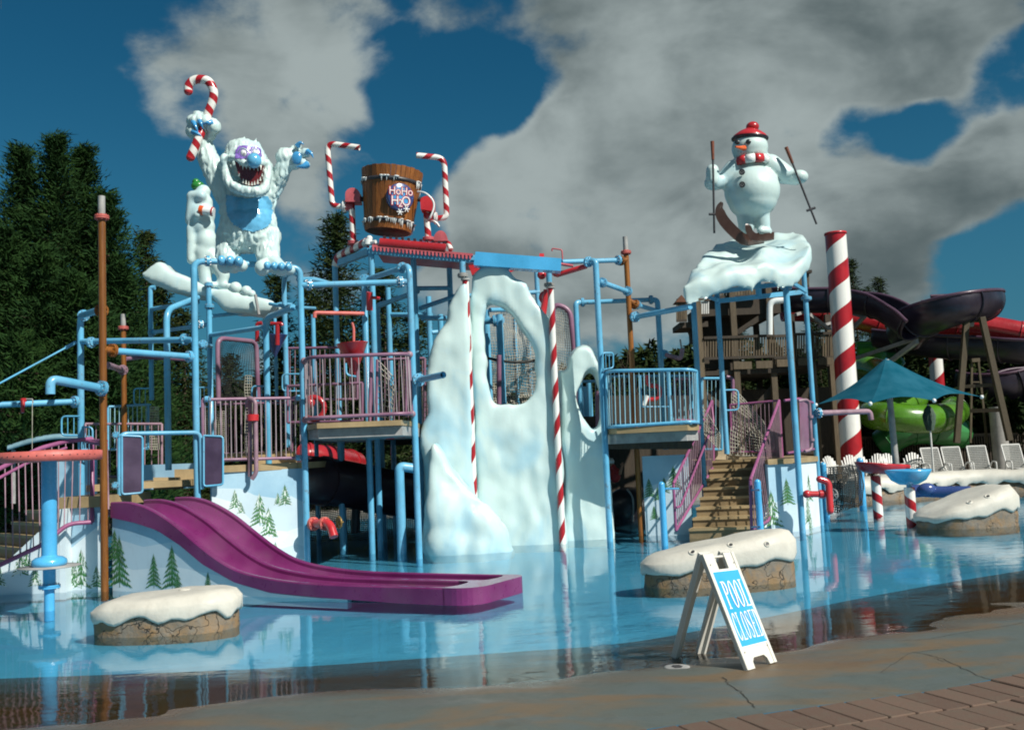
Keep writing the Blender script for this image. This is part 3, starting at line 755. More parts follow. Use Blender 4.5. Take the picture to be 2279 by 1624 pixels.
def railing(T, top, bot, nbal, rr=.022, rb=.008, mat='mauve_paint', bmat='rail_white', bend=.12, raw=False, rot=None, closed=True, name='railing', ov=0):
    """top/bot: matching polylines; balusters are pieces of the railing"""
    tp = [Vector(p) if raw else P(*p) for p in top]; bp = [Vector(p) if raw else P(*p) for p in bot]
    m_ = MB(); m_.tube(fillet(tp, bend, 6), rr, 12); m_.tube(fillet(bp, bend, 6), rr, 12)
    if closed: m_.cyl(tp[0], bp[0], rr, n=12); m_.cyl(tp[-1], bp[-1], rr, n=12)
    o = m_.obj(name, mat, T)
    def walk(pts, t):
        Ls = [(pts[i+1]-pts[i]).length for i in range(len(pts)-1)]; s_ = t*sum(Ls)
        for i, l in enumerate(Ls):
            if s_ <= l or i == len(Ls)-1: return pts[i].lerp(pts[i+1], min(1, s_/l))
            s_ -= l
    ft, fbm = fillet(tp, bend, 6), fillet(bp, bend, 6)
    for k in range(nbal):
        t = (k+.5+ov)/nbal
        MB().cyl(walk(fbm, t), walk(ft, t), rb, n=6).obj('baluster', bmat, o)
    return o
def box3(T, pts, h, mat, name, raw=False, dz=None):
    pp = [Vector(p) if raw else P(*p) for p in pts]
    return MB().prism(pp, (0, 0, h)).obj(name, mat, T, fixn=True)
def netting(T, q, nu, nv, r=.006, mat='rope', name='rope_net', sag=.06, raw=False, seed=1, jit=.015):
    A, B, C_, D_ = [Vector(p) if raw else P(*p) for p in q]   # A-B top, D-C bottom
    nn = (B-A).cross(D_-A).normalized(); m_ = MB()
    def pt(u, v):
        p = (A*(1-u)+B*u)*(1-v)+(D_*(1-u)+C_*u)*v
        return p+nn*sag*sin(pi*u)*sin(pi*v)+Vector((noise.noise(p*3+Vector((seed, 0, 0))), noise.noise(p*3+Vector((0, seed, 5))), noise.noise(p*3+Vector((3, seed, 0)))))*jit
    for i in range(nu+1): m_.tube([pt(i/nu, k/nv) for k in range(nv+1)], r, 3, cap=False)
    for k in range(nv+1): m_.tube([pt(i/nu, k/nv) for i in range(nu+1)], r, 3, cap=False)
    return m_.obj(name, mat, T, kind='stuff')
RP = .052
# ---------------------------------------------------- brown wood-grained poles (masts)
def mast(x, y, Y, ytop, yfl, ybot, label, extra=()):
    W_ = P(x, y, Y); T = thing('wood_grain_pole', label, 'pole', (W_.x, W_.y, BOT)); zt = ZAT(W_, ytop); zf = ZAT(W_, yfl)
    MB().cyl((W_.x, W_.y, BOT), (W_.x, W_.y, zf), .053, n=20).obj('pole_shaft', 'pipe_wood', T)
    MB().cyl((W_.x, W_.y, zf), (W_.x, W_.y, zt), .050, n=18).obj('pole_tip', 'grey_metal', T)
    MB().flange((W_.x, W_.y, zf), (0, 0, 1), .056, .02).obj('pole_collar', 'salmon_paint', T)
    for (px, py, tx, ty, tY) in extra:
        a = Vector((W_.x, W_.y, ZAT(W_, py))); b = P(tx, ty, tY); d = (b-a).normalized()
        MB().cyl(a, a+d*.17, .054, n=14).flange(a+d*.17, d, .054).obj('branch_stub', 'pipe_wood', T)
    return T, W_
MA, WA = mast(229.5, 900, 14.3, 437, 484, None, 'tall wood-grained pole in front at the left, beside the purple slide', [(229, 778, 425, 794, 15.8), (229, 690, 190, 702, 17.3)])
MBt, WB = mast(275, 820, 20.0, 699, 730, 962, 'short wood-grained pole behind the left blue posts', [])
MCt, WC = mast(1400, 700, 19.4, 527, 562, None, 'wood-grained pole rising above the middle blue pipes right of the ice wall', [(1397, 579, 1370, 581, 19.2), (1404, 668, 1420, 682, 19.5), (1404, 704, 1440, 700, 18.9)])
# ---------------------------------------------------- left frame, carries the snow monster
w = P(437, 1000, 15.8)
T = FL = thing('blue_pipe_frame', 'light blue pipe frame standing under the furry snow monster and round the left platforms', 'pipe frame', (w.x, w.y, BOT))
bentpost(T, 436, 900, 15.8, [(428, 583, 15.8), (470, 581, 15.9)], .052)
bentpost(T, 675, 900, 16.5, [(664, 597, 16.5), (632, 594, 16.4)], .052)
pipe(T, [(462, 581, 15.88), (640, 594, 16.42)], .047)
flange(T, (462, 581, 15.88), (500, 583, 16), .048); flange(T, (641, 594, 16.43), (600, 592, 16.3), .048)
bentpost(T, 180, 900, 17.2, [(176, 703, 17.2), (222, 690, 14.7)], .055, ybot=1150)
flange(T, (186, 702, 17.1), (222, 690, 14.7), .054)
pipe(T, [(180, 760, 17.2), (430, 756, 15.8)], .050); flange(T, (203, 762, 17.0), (300, 760, 16.5), .05); flange(T, (411, 755, 15.9), (430, 756, 15.8), .05)
pipe(T, [(257, 781, 14.45), (432, 794, 15.8)], .049); flange(T, (420, 793, 15.72), (432, 794, 15.8), .05)
pipe(T, [(-60, 903, 16.0), (180, 893, 17.2)], .05); flange(T, (166, 894, 17.1), (180, 893, 17.2), .055); flange(T, (176, 893, 17.2), (190, 893, 17.2), .05)
pipe(T, [(168, 762, 17.3), (-40, 874, 15.5)], .016, name='stay_cable'); pipe(T, [(168, 762, 17.3), (146, 774, 17.1)], .03, name='cable_end')
# back uprights
bentpost(T, 336, 780, 21.5, [(331, 640, 21.5), (345, 640, 21.5)], .05, ybot=890, bend=.05)
bentpost(T, 373, 900, 18.3, [(367, 690, 18.3), (440, 662, 19.5)], .058, ybot=1046)
bentpost(T, 467, 800, 19.4, [(464, 634, 19.4), (468, 634, 19.4)], .052, ybot=1010, bend=.01)
flange(T, (466, 682, 19.4), (466, 690, 19.4), .05); flange(T, (464, 634, 19.4), (464, 642, 19.4), .045)
bentpost(T, 594, 850, 18.0, [(588, 708, 18.0), (652, 684, 16.9)], .056, ybot=1112)
bentpost(T, 636, 800, 19.5, [(631, 612, 19.5), (652, 606, 19.2), (664, 612, 16.6)], .049, ybot=995)
bentpost(T, 614, 820, 21.5, [(611, 674, 21.5), (650, 678, 21.5)], .036, ybot=900)
pipe(T, [(336, 688, 21.5), (440, 672, 20)], .045); pipe(T, [(336, 740, 21.5), (464, 722, 19.4)], .043); flange(T, (338, 740, 21.4), (350, 738, 21.2), .045)
pipe(T, [(467, 818, 19.4), (540, 806, 19.0)], .043) if False else None
pipe(T, [(467, 746, 19.4), (588, 728, 18.0)], .045); pipe(T, [(464, 704, 19.6), (580, 692, 19.9)], .036)
flange(T, (452, 766, 16.4), (480, 768, 18), .04); pipe(T, [(437, 764, 15.85), (470, 770, 18.8)], .034); flange(T, (446, 722, 19.3), (466, 722, 19.4), .045)
pipe(T, [(664, 622, 16.6), (700, 622, 17.3), (736, 632, 18)], .045); 
pipe(T, [(660, 684, 16.8), (700, 686, 18)], .03, name='side_outlet'); pipe(T, [(640, 683, 17.1), (600, 676, 17.4)], .03, name='side_outlet')
# gate frame over the slide entrance
pipe(T, [(266, 1102, 15.0), (266, 965, 15.0), (446, 962, 15.75), (449, 1088, 15.75)], .034, 'blue_paint', 'gate_frame', .12)
flange(T, (258, 968, 14.8), (264, 968, 15), .03); flange(T, (257, 1080, 14.8), (264, 1080, 15), .03)
for (x0, y0, x1, y1, Y0, Y1) in ((271, 969, 317, 1100, 14.98, 15.12), (453, 969, 496, 1082, 15.7, 15.75)):
    c_ = [P(x0, y0, Y0), P(x1, y0+2, Y1), P(x1, y1-4, Y1), P(x0, y1, Y0)]
    o = MB().tube(fillet(c_+[c_[0]], .05, 4), .017, 10).obj('panel_frame', 'blue_paint', T)
    q = [p.lerp((c_[0]+c_[2])/2, .04) for p in c_]; MB().prism(q, (0, .012, 0)).obj('panel', 'purple_panel', o, fixn=True)
# red valve, lever, pull cord on the left pipe
w = P(52, 896, 16.5); Tv = thing('pull_valve', 'red handled pull valve with a hanging cord on the far left blue pipe', 'valve', w)
MB().cyl(P(52, 886, 16.4), P(52, 894, 16.4), .05, n=14).tube([P(51, 892, 16.35), P(50, 918, 16.3)], .036, 10, r1=.026).obj('valve_body', 'red_paint', Tv)
MB().tube([P(52, 888, 16.4), P(72, 888, 16.4), P(74, 896, 16.4)], .012, 6).obj('lever', 'grey_metal', Tv)
MB().tube([P(72, 890, 16.4), P(71.5, 1010, 16.3)], .005, 5).obj('pull_cord', 'rope', Tv)
# big downward spout from the front pole
w = P(222, 864, 14.2); Ts = thing('water_spout', 'light blue elbow spout bolted to the front left wood-grained pole', 'water spout', w)
MB().tube(fillet([P(236, 866, 14.25), P(112, 843, 13.6), P(112, 877, 13.6)], .2, 8), .062, 18, cap=False).obj('spout_pipe', 'blue_paint', Ts)
MB().cyl(P(112, 874, 13.6), P(112, 877, 13.6), .055, n=16).obj('spout_mouth', 'dark_metal', Ts)
MB().flange(P(226, 864, 14.18), P(200, 859, 14)-P(226, 864, 14.18), .06, .024, 0, True, 1).obj('flange', ['blue_paint', 'bolt_metal'], Ts)
# mauve pipes between the brown poles
w = P(257, 816, 17); Tm = thing('mauve_pipe', 'mauve cross pipe joining the two left wood-grained poles', 'pipe', w)
MB().tube([P(238, 812, 14.6), P(275, 824, 19.9)], .05, 12, r1=.055).flange(P(273, 823, 19.4), P(275, 824, 19.9)-P(240, 813, 15), .055).obj('cross_pipe', 'mauve_worn', Tm)
MB().tube([P(278, 799, 20), P(318, 794, 21.4), P(420, 800, 21.5)], .045, 12).obj('rear_pipe', 'mauve_paint', Tm)
# ---------------------------------------------------- centre frame, carries the tipping bucket
w = P(918, 1000, 16.9)
T = FC = thing('blue_pipe_frame', 'light blue pipe frame under the tipping bucket, left of the ice wall', 'pipe frame', (w.x, w.y, BOT))
bentpost(T, 921, 900, 16.9, [(909, 592, 16.9), (896, 595, 17.2)], .054, bend=.26)
pipe(T, [(896, 596, 17.2), (816, 622, 18.2)], .05); flange(T, (895, 596, 17.2), (890, 598, 17.3), .052)
pipe(T, [(668, 635, 16.5), (905, 627, 16.9)], .050); flange(T, (687, 634, 16.55), (700, 634, 16.6), .053); flange(T, (890, 627.5, 16.87), (900, 627, 16.9), .053)
bentpost(T, 815, 800, 18.2, [(811, 622, 18.2), (818, 621, 18.2)], .056, bend=.02); flange(T, (811, 622, 18.15), (811, 622, 18.3), .054)
post(T, 827, 600, 18.6, 553, None, .056); post(T, 748, 700, 19.6, 585, None, .056); post(T, 924, 700, 19.2, 575, None, .058)
post(T, 1000, 610, 20.0, 580, None, .056); post(T, 1029, 600, 18.3, 583, 613, .056); post(T, 1221, 612, 19.2, 596, 632, .056)
flange(T, (1029.5, 613, 18.3), (1029.5, 618, 18.3), .054, 'grey_metal'); flange(T, (1221.5, 634, 19.2), (1221.5, 640, 19.2), .054, 'grey_metal')
post(T, 1195, 640, 20.4, 600, None, .05)
pipe(T, [(924, 642, 19.2), (1001, 641, 20)], .046); pipe(T, [(935, 686, 19.2), (1010, 660, 20)], .046); pipe(T, [(940, 708, 19.4), (1005, 708, 20.5)], .05)
pipe(T, [(1001, 660, 20), (1200, 650, 20.4)], .046)
pipe(T, [(844, 680, 20), (930, 648, 19.3)], .05); bentpost(T, 846, 900, 20.5, [(843, 680, 20.5), (860, 674, 20.3)], .056, bend=.1)
pipe(T, [(748, 690, 19.7), (815, 690, 18.2)], .03) if False else None
# low bits under the balcony
bentpost(T, 890, 1100, 17.9, [(887, 1037, 17.9), (930, 1043, 18.0)], .085, bend=.1); flange(T, (922, 1042, 18), (930, 1043, 18), .05)
post(T, 763, 1100, 19.8, 960, None, .057); 
MB().beam(P(822, 970, 18), P(905, 962, 17.6), .10, .14).obj('floor_beam', 'blue_paint', T)
# dark blue top beams, fascia and roof plate
MB().beam(P(822, 556, 18.55), P(1062, 578, 18.55), .10, .15).obj('top_beam', 'blue_paint', T)
MB().beam(P(748, 588, 19.6), P(822, 560, 18.6), .10, .12).obj('top_beam', 'blue_paint', T)
MB().prism([P(1058, 560, 18.35), P(1249, 575, 18.35), P(1248, 599, 18.35), P(1054, 586, 18.35)], (0, .06, 0)).obj('fascia', 'blue_enamel', T, fixn=True)
MB().prism([P(1054, 586, 18.35), P(1248, 599, 18.35), P(1248, 603, 18.35), P(1054, 590, 18.35)], (0, .3, 0)).obj('fascia_lip', 'blue_enamel', T, fixn=True)
m_ = MB(); a, b = P(828, 549, 18.44), P(1052, 569, 18.44)
for k in range(27):
    p = a.lerp(b, k/27); q = a.lerp(b, (k+.55)/27); m_.prism([p, q, q-Vector((0, 0, .05)), p.lerp(q, .5)-Vector((0, 0, .085)), p-Vector((0, 0, .05))], (0, .02, 0))
m_.prism([a, b, b+Vector((0, 0, .04)), a+Vector((0, 0, .04))], (0, 1.6, 0)); m_.obj('toothed_roof_edge', 'pink_paint', T, fixn=True)
o = MB().tube([P(845, 541, 18.5), P(992, 554, 18.5)], .095, 20).obj('gutter_roller', 'red_slide', T)
m_ = MB(); a, b = P(855, 531, 18.55), P(990, 544, 18.55)
for k in range(11): m_.box(a.lerp(b, k/10)+Vector((0, .05, .03)), (.05, .12, .05))
m_.obj('roller_cleats', 'maroon_slide', o)
# candy striped beam round the bucket deck
MB().tube(fillet([P(746, 592, 19.55), P(752, 570, 19.5), P(816, 538, 18.7)], .12, 6), .075, 18).obj('candy_striped_beam', 'candy_pipe', T)
MB().tube([P(816, 543, 19.6), P(1000, 585, 20.4)], .07, 16).obj('candy_striped_beam', 'candy_pipe', T)
MB().cyl(P(819, 545, 18.6), P(819, 533, 18.6), .08, n=16).cyl(P(819, 541, 18.6), P(836, 538, 18.5), .035, n=10).ball(P(822, 531, 18.6), .06).obj('valve_box', 'white_gloss', T)
MB().tube(fillet([P(985, 543, 18.7), P(997, 540, 18.7), P(1003, 556, 18.6)], .08, 5), .05, 14).obj('pink_elbow', 'candy_pipe', T)
# ---------------------------------------------------- middle-right frame
w = P(1335, 900, 18.5)
T = FM = thing('blue_pipe_frame', 'light blue pipe frame between the ice wall and the wood-grained pole on the right', 'pipe frame', (w.x, w.y, BOT))
bentpost(T, 1328.7, 655, 18.5, [(1322, 580, 18.5), (1309, 582, 18.6)], .058, bend=.2); flange(T, (1309, 583, 18.6), (1300, 584, 18.7), .055)
pipe(T, [(1250, 583, 18.7), (1384, 579, 19.3)], .048); flange(T, (1375, 579, 19.25), (1384, 579, 19.3), .052)
pipe(T, [(1332, 626, 18.5), (1399, 650, 19.3)], .05); flange(T, (1340, 629, 18.6), (1345, 631, 18.7), .052); flange(T, (1396, 648, 19.25), (1399, 650, 19.3), .052)
bentpost(T, 1283, 720, 20.5, [(1281, 673, 20.5), (1296, 673, 20.6)], .055, ybot=1000, bend=.16)
pipe(T, [(1294, 673, 20.55), (1450, 667, 20.6)], .048); flange(T, (1296, 673, 20.6), (1310, 672, 20.6), .052); flange(T, (1448, 667, 20.6), (1455, 667, 20.6), .052)
bentpost(T, 1470, 800, 20.5, [(1463, 668, 20.5), (1448, 667, 20.6)], .057, ybot=1000, bend=.2)
pipe(T, [(1410, 706, 19.3), (1536, 682, 17.6)], .052); flange(T, (1413, 705, 19.2), (1420, 704, 19.1), .058)
pipe(T, [(1416, 678, 19.6), (1465, 693, 20.5)], .045); flange(T, (1416, 678, 19.6), (1420, 680, 19.7), .05)
MB().tube(fillet([P(1339, 820, 18.4), P(1341, 785, 18.4), P(1364, 785, 18.5), P(1364, 818, 18.5), P(1344, 822, 18.4)], .05, 4), .016, 8).cyl(P(1347, 788, 18.4), P(1348, 820, 18.4), .008, n=5).cyl(P(1355, 788, 18.4), P(1356, 820, 18.4), .008, n=5).obj('hand_loop', 'blue_paint', T)
w = P(1238, 600, 18.8); Tp = thing('red_feed_pipe', 'dark red feed pipe with a thin cranked spray arm right of the blue fascia', 'pipe', w)
MB().tube([P(1238, 612, 18.9), P(1305, 592, 18.7)], .05, 14).ball(P(1238, 606, 18.9), .10, (1, 1, .9)).obj('feed_pipe', 'red_paint', Tp)
MB().tube(fillet([P(1252, 588, 18.8), P(1250, 556, 18.8), P(1228, 553, 18.8), P(1228, 559, 18.8)], .03, 3), .014, 8).tube([P(1236, 586, 18.6), P(1275, 592, 18.6)], .028, 10).obj('spray_arm', 'pink_paint', Tp)
MB().cyl(P(1208, 700, 18.9), P(1216, 645, 18.9), .06, n=12).ball(P(1212, 662, 19.3), .12, (1, .6, 1.1)).cyl(P(1200, 575, 19.6), P(1210, 575, 19.6), .1, n=12).ball(P(1205, 612, 19.4), .09).obj('red_fittings', 'red_paint', Tp)
w = P(1490, 795, 20.2); Tp = thing('pink_nozzle_pipe', 'pale pink elbow pipe with a thin grey nozzle pointing up', 'pipe', w)
MB().tube(fillet([P(1474, 787, 20.4), P(1515, 799, 20.0), P(1518, 776, 20.0)], .1, 6), .045, 14).obj('elbow_pipe', 'mauve_worn', Tp)
MB().cyl(P(1517, 780, 20), P(1513, 755, 20), .018, n=8).obj('nozzle', 'grey_metal', Tp); MB().flange(P(1478, 788, 20.35), P(1515, 799, 20.0)-P(1474, 787, 20.4), .05).obj('flange', ['blue_paint'], Tp)
# ---------------------------------------------------- right frame under the skiing snowman
w = P(1772, 944, 18.6)
T = FR = thing('blue_pipe_frame', 'tall light blue four-post frame carrying the skiing snowman ledge', 'pipe frame', (w.x, w.y, BOT))
post(T, 1551, 818, 19.9, 650, None, .057); post(T, 1603.6, 794, 19.6, 640, 1010, .052); post(T, 1766, 900, 18.5, 630, None, .058); post(T, 1805, 850, 20.0, 598, None, .05)
for (x, y, Y) in ((1541, 650, 19.9), (1749, 640, 18.5), (1794, 664, 20.0)): flange(T, (x, y, Y), (x, y+5, Y), .056)
m_ = MB(); m_.beam(P(1597, 670, 19.5), P(1793, 649, 20.0), .06, .09); m_.beam(P(1550, 651, 19.8), P(1597, 668, 19.4), .05, .07); m_.beam(P(1760, 628, 18.5), P(1794, 649, 19.9), .05, .07); m_.beam(P(1545, 655, 19.7), P(1755, 630, 18.4), .06, .08); m_.obj('cross_beams', 'blue_paint', T)
post(T, 1687, 640, 19.7, 625, 660, .06, name='hanger')
# small bollards
def bollard(x, yb, yt, label, Y=None, r=.058, group=None, mat='blue_enamel'):
    W_ = G(x, yb) if Y is None else P(x, yb, Y); T_ = thing('bollard', label, 'bollard', (W_.x, W_.y, BOT)); zt = ZAT(W_, yt)
    MB().cyl((W_.x, W_.y, BOT), (W_.x, W_.y, zt-r*.6), r, n=18).obj('bollard_post', mat, T_)
    MB().ball((W_.x, W_.y, zt-r*.7), r*1.005, n=18, m=8).obj('dome_cap', mat, T_); return T_
bollard(1479, 1214, 1073, 'blue round-topped bollard standing in the pool left of the stair foot')
bollard(1693, 1198, 1068, 'blue round-topped bollard in front of the right stair railing')
bollard(1839, 1149, 1030, 'blue round-topped net post behind the red water cannon', r=.07)
bollard(1920, 1125, 1020, 'blue round-topped net post behind the red flower basin', r=.085)
# ============================================================ PLATFORMS, RAILINGS, STAIRS
def spruce_print(T, base, right, up, h, seed, light=0):
    """flat printed spruce on a mural: jagged tiers, 3 mm thick"""
    rr = random.Random(seed); m_ = MB(); mw = MB(); right = Vector(right).normalized(); up = Vector(up).normalized(); nn = right.cross(up); B = Vector(base)
    if nn.y > 0: nn = -nn
    nt_ = 7
    for k in range(nt_):
        t = k/nt_; z0 = h*(.10+.80*t); wd = h*.30*(1-t)**.8+h*.02; dz = h*.16
        for sgn in (-1, 1):
            nb = 5
            for j in range(nb):
                u0 = wd*j/nb; u1 = wd*(j+1.25)/nb; zz = z0-dz*(j/nb)*.55+rr.uniform(-.012, .012)*h
                p = [B+right*sgn*u0+up*(zz+dz*(1-j/nb)*.9), B+right*sgn*u1+up*(zz-dz*.25+rr.uniform(-.01, .01)*h), B+right*sgn*u0*.9+up*(zz-dz*.05)]
                off = nn*(.0022+.0002*((k*7+j+(sgn > 0)*3) % 9)); (m_ if rr.random() > .28*light else mw).add([q+off for q in p], [(0, 1, 2)], smooth=False)
                if rr.random() < .35+.25*light:
                    q = [p[0].lerp(p[1], .15), p[0].lerp(p[1], .8), p[0].lerp(p[1], .5)+up*h*.018]; mw.add([v+nn*.0046 for v in q], [(0, 1, 2)], smooth=False)
    m_.add([B+nn*.002-right*.008*h, B+nn*.002+right*.008*h, B+nn*.002+up*h, ], [(0, 1, 2)], smooth=False)
    m_.v += []; o = m_.obj('printed_spruce', 'mural_green', T)
    if mw.n: mw.obj('printed_snow', 'mural_white', T)
def mural_wall(T, A, B, ztop, zbot, hills, trees, th=.08, name='mural_panel', sky='mural_sky', back=None):
    """A,B ground points (x,y); ztop(t) list of (t,z)"""
    A = Vector((A[0], A[1], 0)); B = Vector((B[0], B[1], 0)); r_ = (B-A); Ln = r_.length; r_.normalize(); nn = Vector((r_.y, -r_.x, 0))
    if nn.y > 0 and back is None: nn = -nn
    pts = [A+Vector((0, 0, zbot))]+[B+Vector((0, 0, zbot))]+[A.lerp(B, t)+Vector((0, 0, z)) for t, z in ztop[::-1]]
    o = MB().prism(pts, -nn*th).obj(name, sky, T, fixn=True)
    tops = lambda t: interp(ztop, t)
    for i, (prof, mt) in enumerate(hills):
        xs_ = [k/40 for k in range(41)]; V = []
        for t in xs_:
            z = min(interp(prof, t), tops(t)-.004); V.append(A.lerp(B, t)+Vector((0, 0, max(z, zbot+.002)))+nn*(.001+.0008*i))
        for t in xs_: V.append(A.lerp(B, t)+Vector((0, 0, zbot+.001))+nn*(.001+.0008*i))
        n = 41; m_ = MB(); m_.add(V, [(k, k+1, n+k+1, n+k) for k in range(40)], smooth=False); m_.obj('printed_hill', mt, o)
    for k, (t, z, h, lt) in enumerate(trees): spruce_print(o, A.lerp(B, t)+Vector((0, 0, z))+nn*.002, r_, (0, 0, 1), h, k*13+int(Ln*100), lt)
    return o
# ------------------------------------------------ water slide: two lanes
A = G(247, 1315); A = P(247, 1310, 14.3); Adir = Vector((5.25, -2.9, 0)).normalized(); Pn = Vector((-Adir.y, Adir.x, 0))
A2 = Vector((A.x, A.y, 0)); tipL = (Vector((-.51, 11.4, 0))-A2).length; B2 = A2+Adir*tipL
prof = []
for (x, y) in [(247, 1117), (285, 1117), (330, 1131), (380, 1162), (430, 1204), (480, 1243), (530, 1270), (600, 1287), (700, 1298), (900, 1305), (1040, 1309)]:
    q = ONP(x, y, A2, B2); prof.append(((q-A2).dot(Adir), q.z))
prof = [(0, prof[0][1])]+prof[1:]
pb = []
for (x, y) in [(250, 1152), (300, 1163), (350, 1180), (400, 1213), (450, 1255), (520, 1295), (600, 1318), (700, 1328)]:
    q = ONP(x, y, A2, B2); pb.append(((q-A2).dot(Adir), q.z))
pb.append((tipL, -.03))
pr = [(v.x, v.z) for v in smooth_path([Vector((a, 0, b)) for a, b in prof], 5)]
T = SL = thing('water_slide', 'purple two-lane water slide curving down from the left platform into the pool', 'slide', (A.x, A.y, 0))
Wd = 1.25; wt = .075
def wall_strip(off0, off1, s0, s1, depth, name, mat, tip=True):
    m_ = MB(); V = []; ss = []
    k = 90
    for i in range(k+1):
        s_ = s0+(s1-s0)*i/k; z = interp(pr, s_); zb = interp(pb, s_) if depth is None else z-depth
        zb = max(min(zb, z-.1), -.004)
        b0 = A2+Adir*s_
        for off, zz in ((off0, z-.016), (off0+.014, z), (off1-.014, z), (off1, z-.016), (off1, zb), (off0, zb)): V.append(b0+Pn*off+Vector((0, 0, zz)))
    m_.add(V, [(i*6+j, (i+1)*6+j, (i+1)*6+(j+1) % 6, i*6+(j+1) % 6) for i in range(k) for j in range(6)]); m_.add(V[:6], [tuple(range(6))], smooth=False); m_.add(V[-6:], [tuple(range(6))], smooth=False)
    for f in range(len(m_.sm)): m_.sm[f] = False
    return m_.obj(name, mat, T, fixn=True)
sx = tipL-.42
wall_strip(0, wt, 0, sx, None, 'outer_wall', 'slide_purple'); wall_strip((Wd-wt)/2, (Wd+wt)/2, .0, sx-.15, .32, 'middle_wall', 'slide_purple'); wall_strip(Wd-wt, Wd, 0, sx+.2, None, 'outer_wall', 'slide_purple')
for q0 in (wt, (Wd+wt)/2):
    m_ = MB(); V = []; k = 80; q1 = q0+(Wd-3*wt)/2; nn_ = 10
    for i in range(k+1):
        s_ = (sx+.12)*i/k; z = interp(pr, s_)
        for j in range(nn_+1):
            u = j/nn_; dep = .235*(1-(abs(2*u-1))**3.2*.75); dep = min(dep, max(z-.012, .11)); V.append(A2+Adir*s_+Pn*(q0+(q1-q0)*u)+Vector((0, 0, z-dep)))
    m_.add(V, [(i*(nn_+1)+j, (i+1)*(nn_+1)+j, (i+1)*(nn_+1)+j+1, i*(nn_+1)+j+1) for i in range(k) for j in range(nn_)]); m_.obj('lane_floor', 'slide_purple', T)
# rounded run-out lip: outline in plan with two lane slots
def cap_pts():
    o = []; zz = interp(pr, tipL)
    c1_ = (sx-.02, 0); out = [c1_]
    for k in range(9): a = -pi/2+pi/2*k/8; out.append((tipL-.32+.32*cos(a), .32+.32*sin(a)))
    for k in range(7): a = pi/2*k/6; out.append((tipL-.2+.2*cos(a), Wd-.2+.2*sin(a)))
    out.append((sx+.18, Wd)); out.append((sx+.18, Wd-wt)); 
    for k in range(9): a = pi/2-pi*k/8; out.append((sx+.08+.10*cos(a), Wd-wt-.245+.245*sin(a)*1.0))
    out.append((sx-.17, (Wd+wt)/2)); out.append((sx-.17, (Wd-wt)/2))
    for k in range(9): a = pi/2-pi*k/8; out.append((sx-.05+.10*cos(a), wt+.245+.245*sin(a)))
    out.append((sx-.02, wt)); return out, zz
out, zz = cap_pts()
m_ = MB(); m_.prism([A2+Adir*a+Pn*b+Vector((0, 0, -.004)) for a, b in out], (0, 0, zz+.004)); m_.obj('run_out_lip', 'slide_purple', T, fixn=True)
MB().ball(P(452, 1124, 15.2), .03, (1, .6, 1)).obj('spray_nozzle', 'white_gloss', T)
# ------------------------------------------------ left platform block behind the slide
w = P(300, 1100, 15.2)
T = PL = thing('low_play_platform', 'tan-edged low platform with painted snowy mural walls at the top of the purple slide', 'platform', (w.x, w.y, -.1))
zt0 = interp(prof, 0)+.13
# front mural under the slide, its top edge follows the slide flank
MA_ = A2+Pn*.03; tl = 4.2; MBp = MA_+Adir*tl
ztop = [(k/20, max(.02, interp(pb, tl*k/20)-.01)) for k in range(21)]
o = mural_wall(T, MA_, MBp, ztop, -.1, [([(0, .75), (.15, .62), (.3, .7), (.45, .5), (1, .3)], 'mural_mid'), ([(0, .40), (.1, .30), (.3, .36), (.5, .25), (1, .1)], 'mural_hill')],
    [(.035, .05, .80, 0), (.012, .42, .5, 0), (.20, .06, .52, 0), (.285, .05, .66, 0), (.31, .02, .30, 0), (.445, .05, .28, 0)])
# left mural panels (two faces, a corner at x=148)
c_ = [G(-60, 1326), G(133, 1318), G(148, 1313), G(228, 1311)]
za = 1.18
mural_wall(T, (c_[2].x, c_[2].y), (c_[3].x, c_[3].y), [(0, za), (1, za+.0)], -.1, [([(0, .55), (1, .95)], 'mural_hill')], [(.42, .02, .62, 1), (.18, .04, .42, 1), (.84, .02, .36, 1)])
mural_wall(T, (c_[1].x, c_[1].y), (c_[2].x, c_[2].y), [(0, za), (1, za)], -.1, [], [], sky='mural_hill')
mural_wall(T, (c_[0].x, c_[0].y), (c_[1].x-.003, c_[1].y), [(0, .12), (.25, .42), (.42, .5), (.75, .86), (1, 1.0)], -.1, [([(0, .1), (.3, .30), (.5, .28), (1, .45)], 'mural_mid')], [(.55, .26, .40, 1), (.30, .12, .36, 1), (.72, .10, .34, 1), (.62, .38, .3, 1)], sky='mural_hill')
# decks
zd = za
a, b = Vector((c_[2].x-.1, c_[2].y-.06, zd)), Vector((c_[3].x+.05, c_[3].y-.06, zd))
box3(T, [a, b, b+Vector((.1, 1.6, 0)), a+Vector((0, 1.6, 0))], .16, 'tan_trim', 'deck_board', True)
box3(T, [P(190, 1110, 15.0), P(414, 1106, 16.2), P(414, 1106, 19.5), P(190, 1110, 19.5)], -.22, 'tan_trim', 'deck_board')
zq = P(300, 1088, 15.4).z
m_ = MB(); m_.prism([Vector((*P(192, 1088, 14.95).xy, zq)), Vector((*P(412, 1078, 16.05).xy, zq)), Vector((*P(412, 1078, 16.05).xy, zq))+Vector((.1, 3.4, 0)), Vector((*P(192, 1088, 14.95).xy, zq))+Vector((0, 3.6, 0))], (0, 0, .10)); m_.obj('deck_top', 'tan_trim', T, fixn=True)
m_ = MB(); m_.prism([P(341, 1062, 16.2), P(408, 1061, 16.4), P(408, 1061, 17.4), P(341, 1062, 17.2)], (0, 0, -.2)); m_.prism([P(388, 1044, 16.9), P(450, 1043, 17.2), P(450, 1043, 18.5), P(388, 1044, 18.3)], (0, 0, -.3)); m_.obj('step_block', 'tan_trim', T, fixn=True)
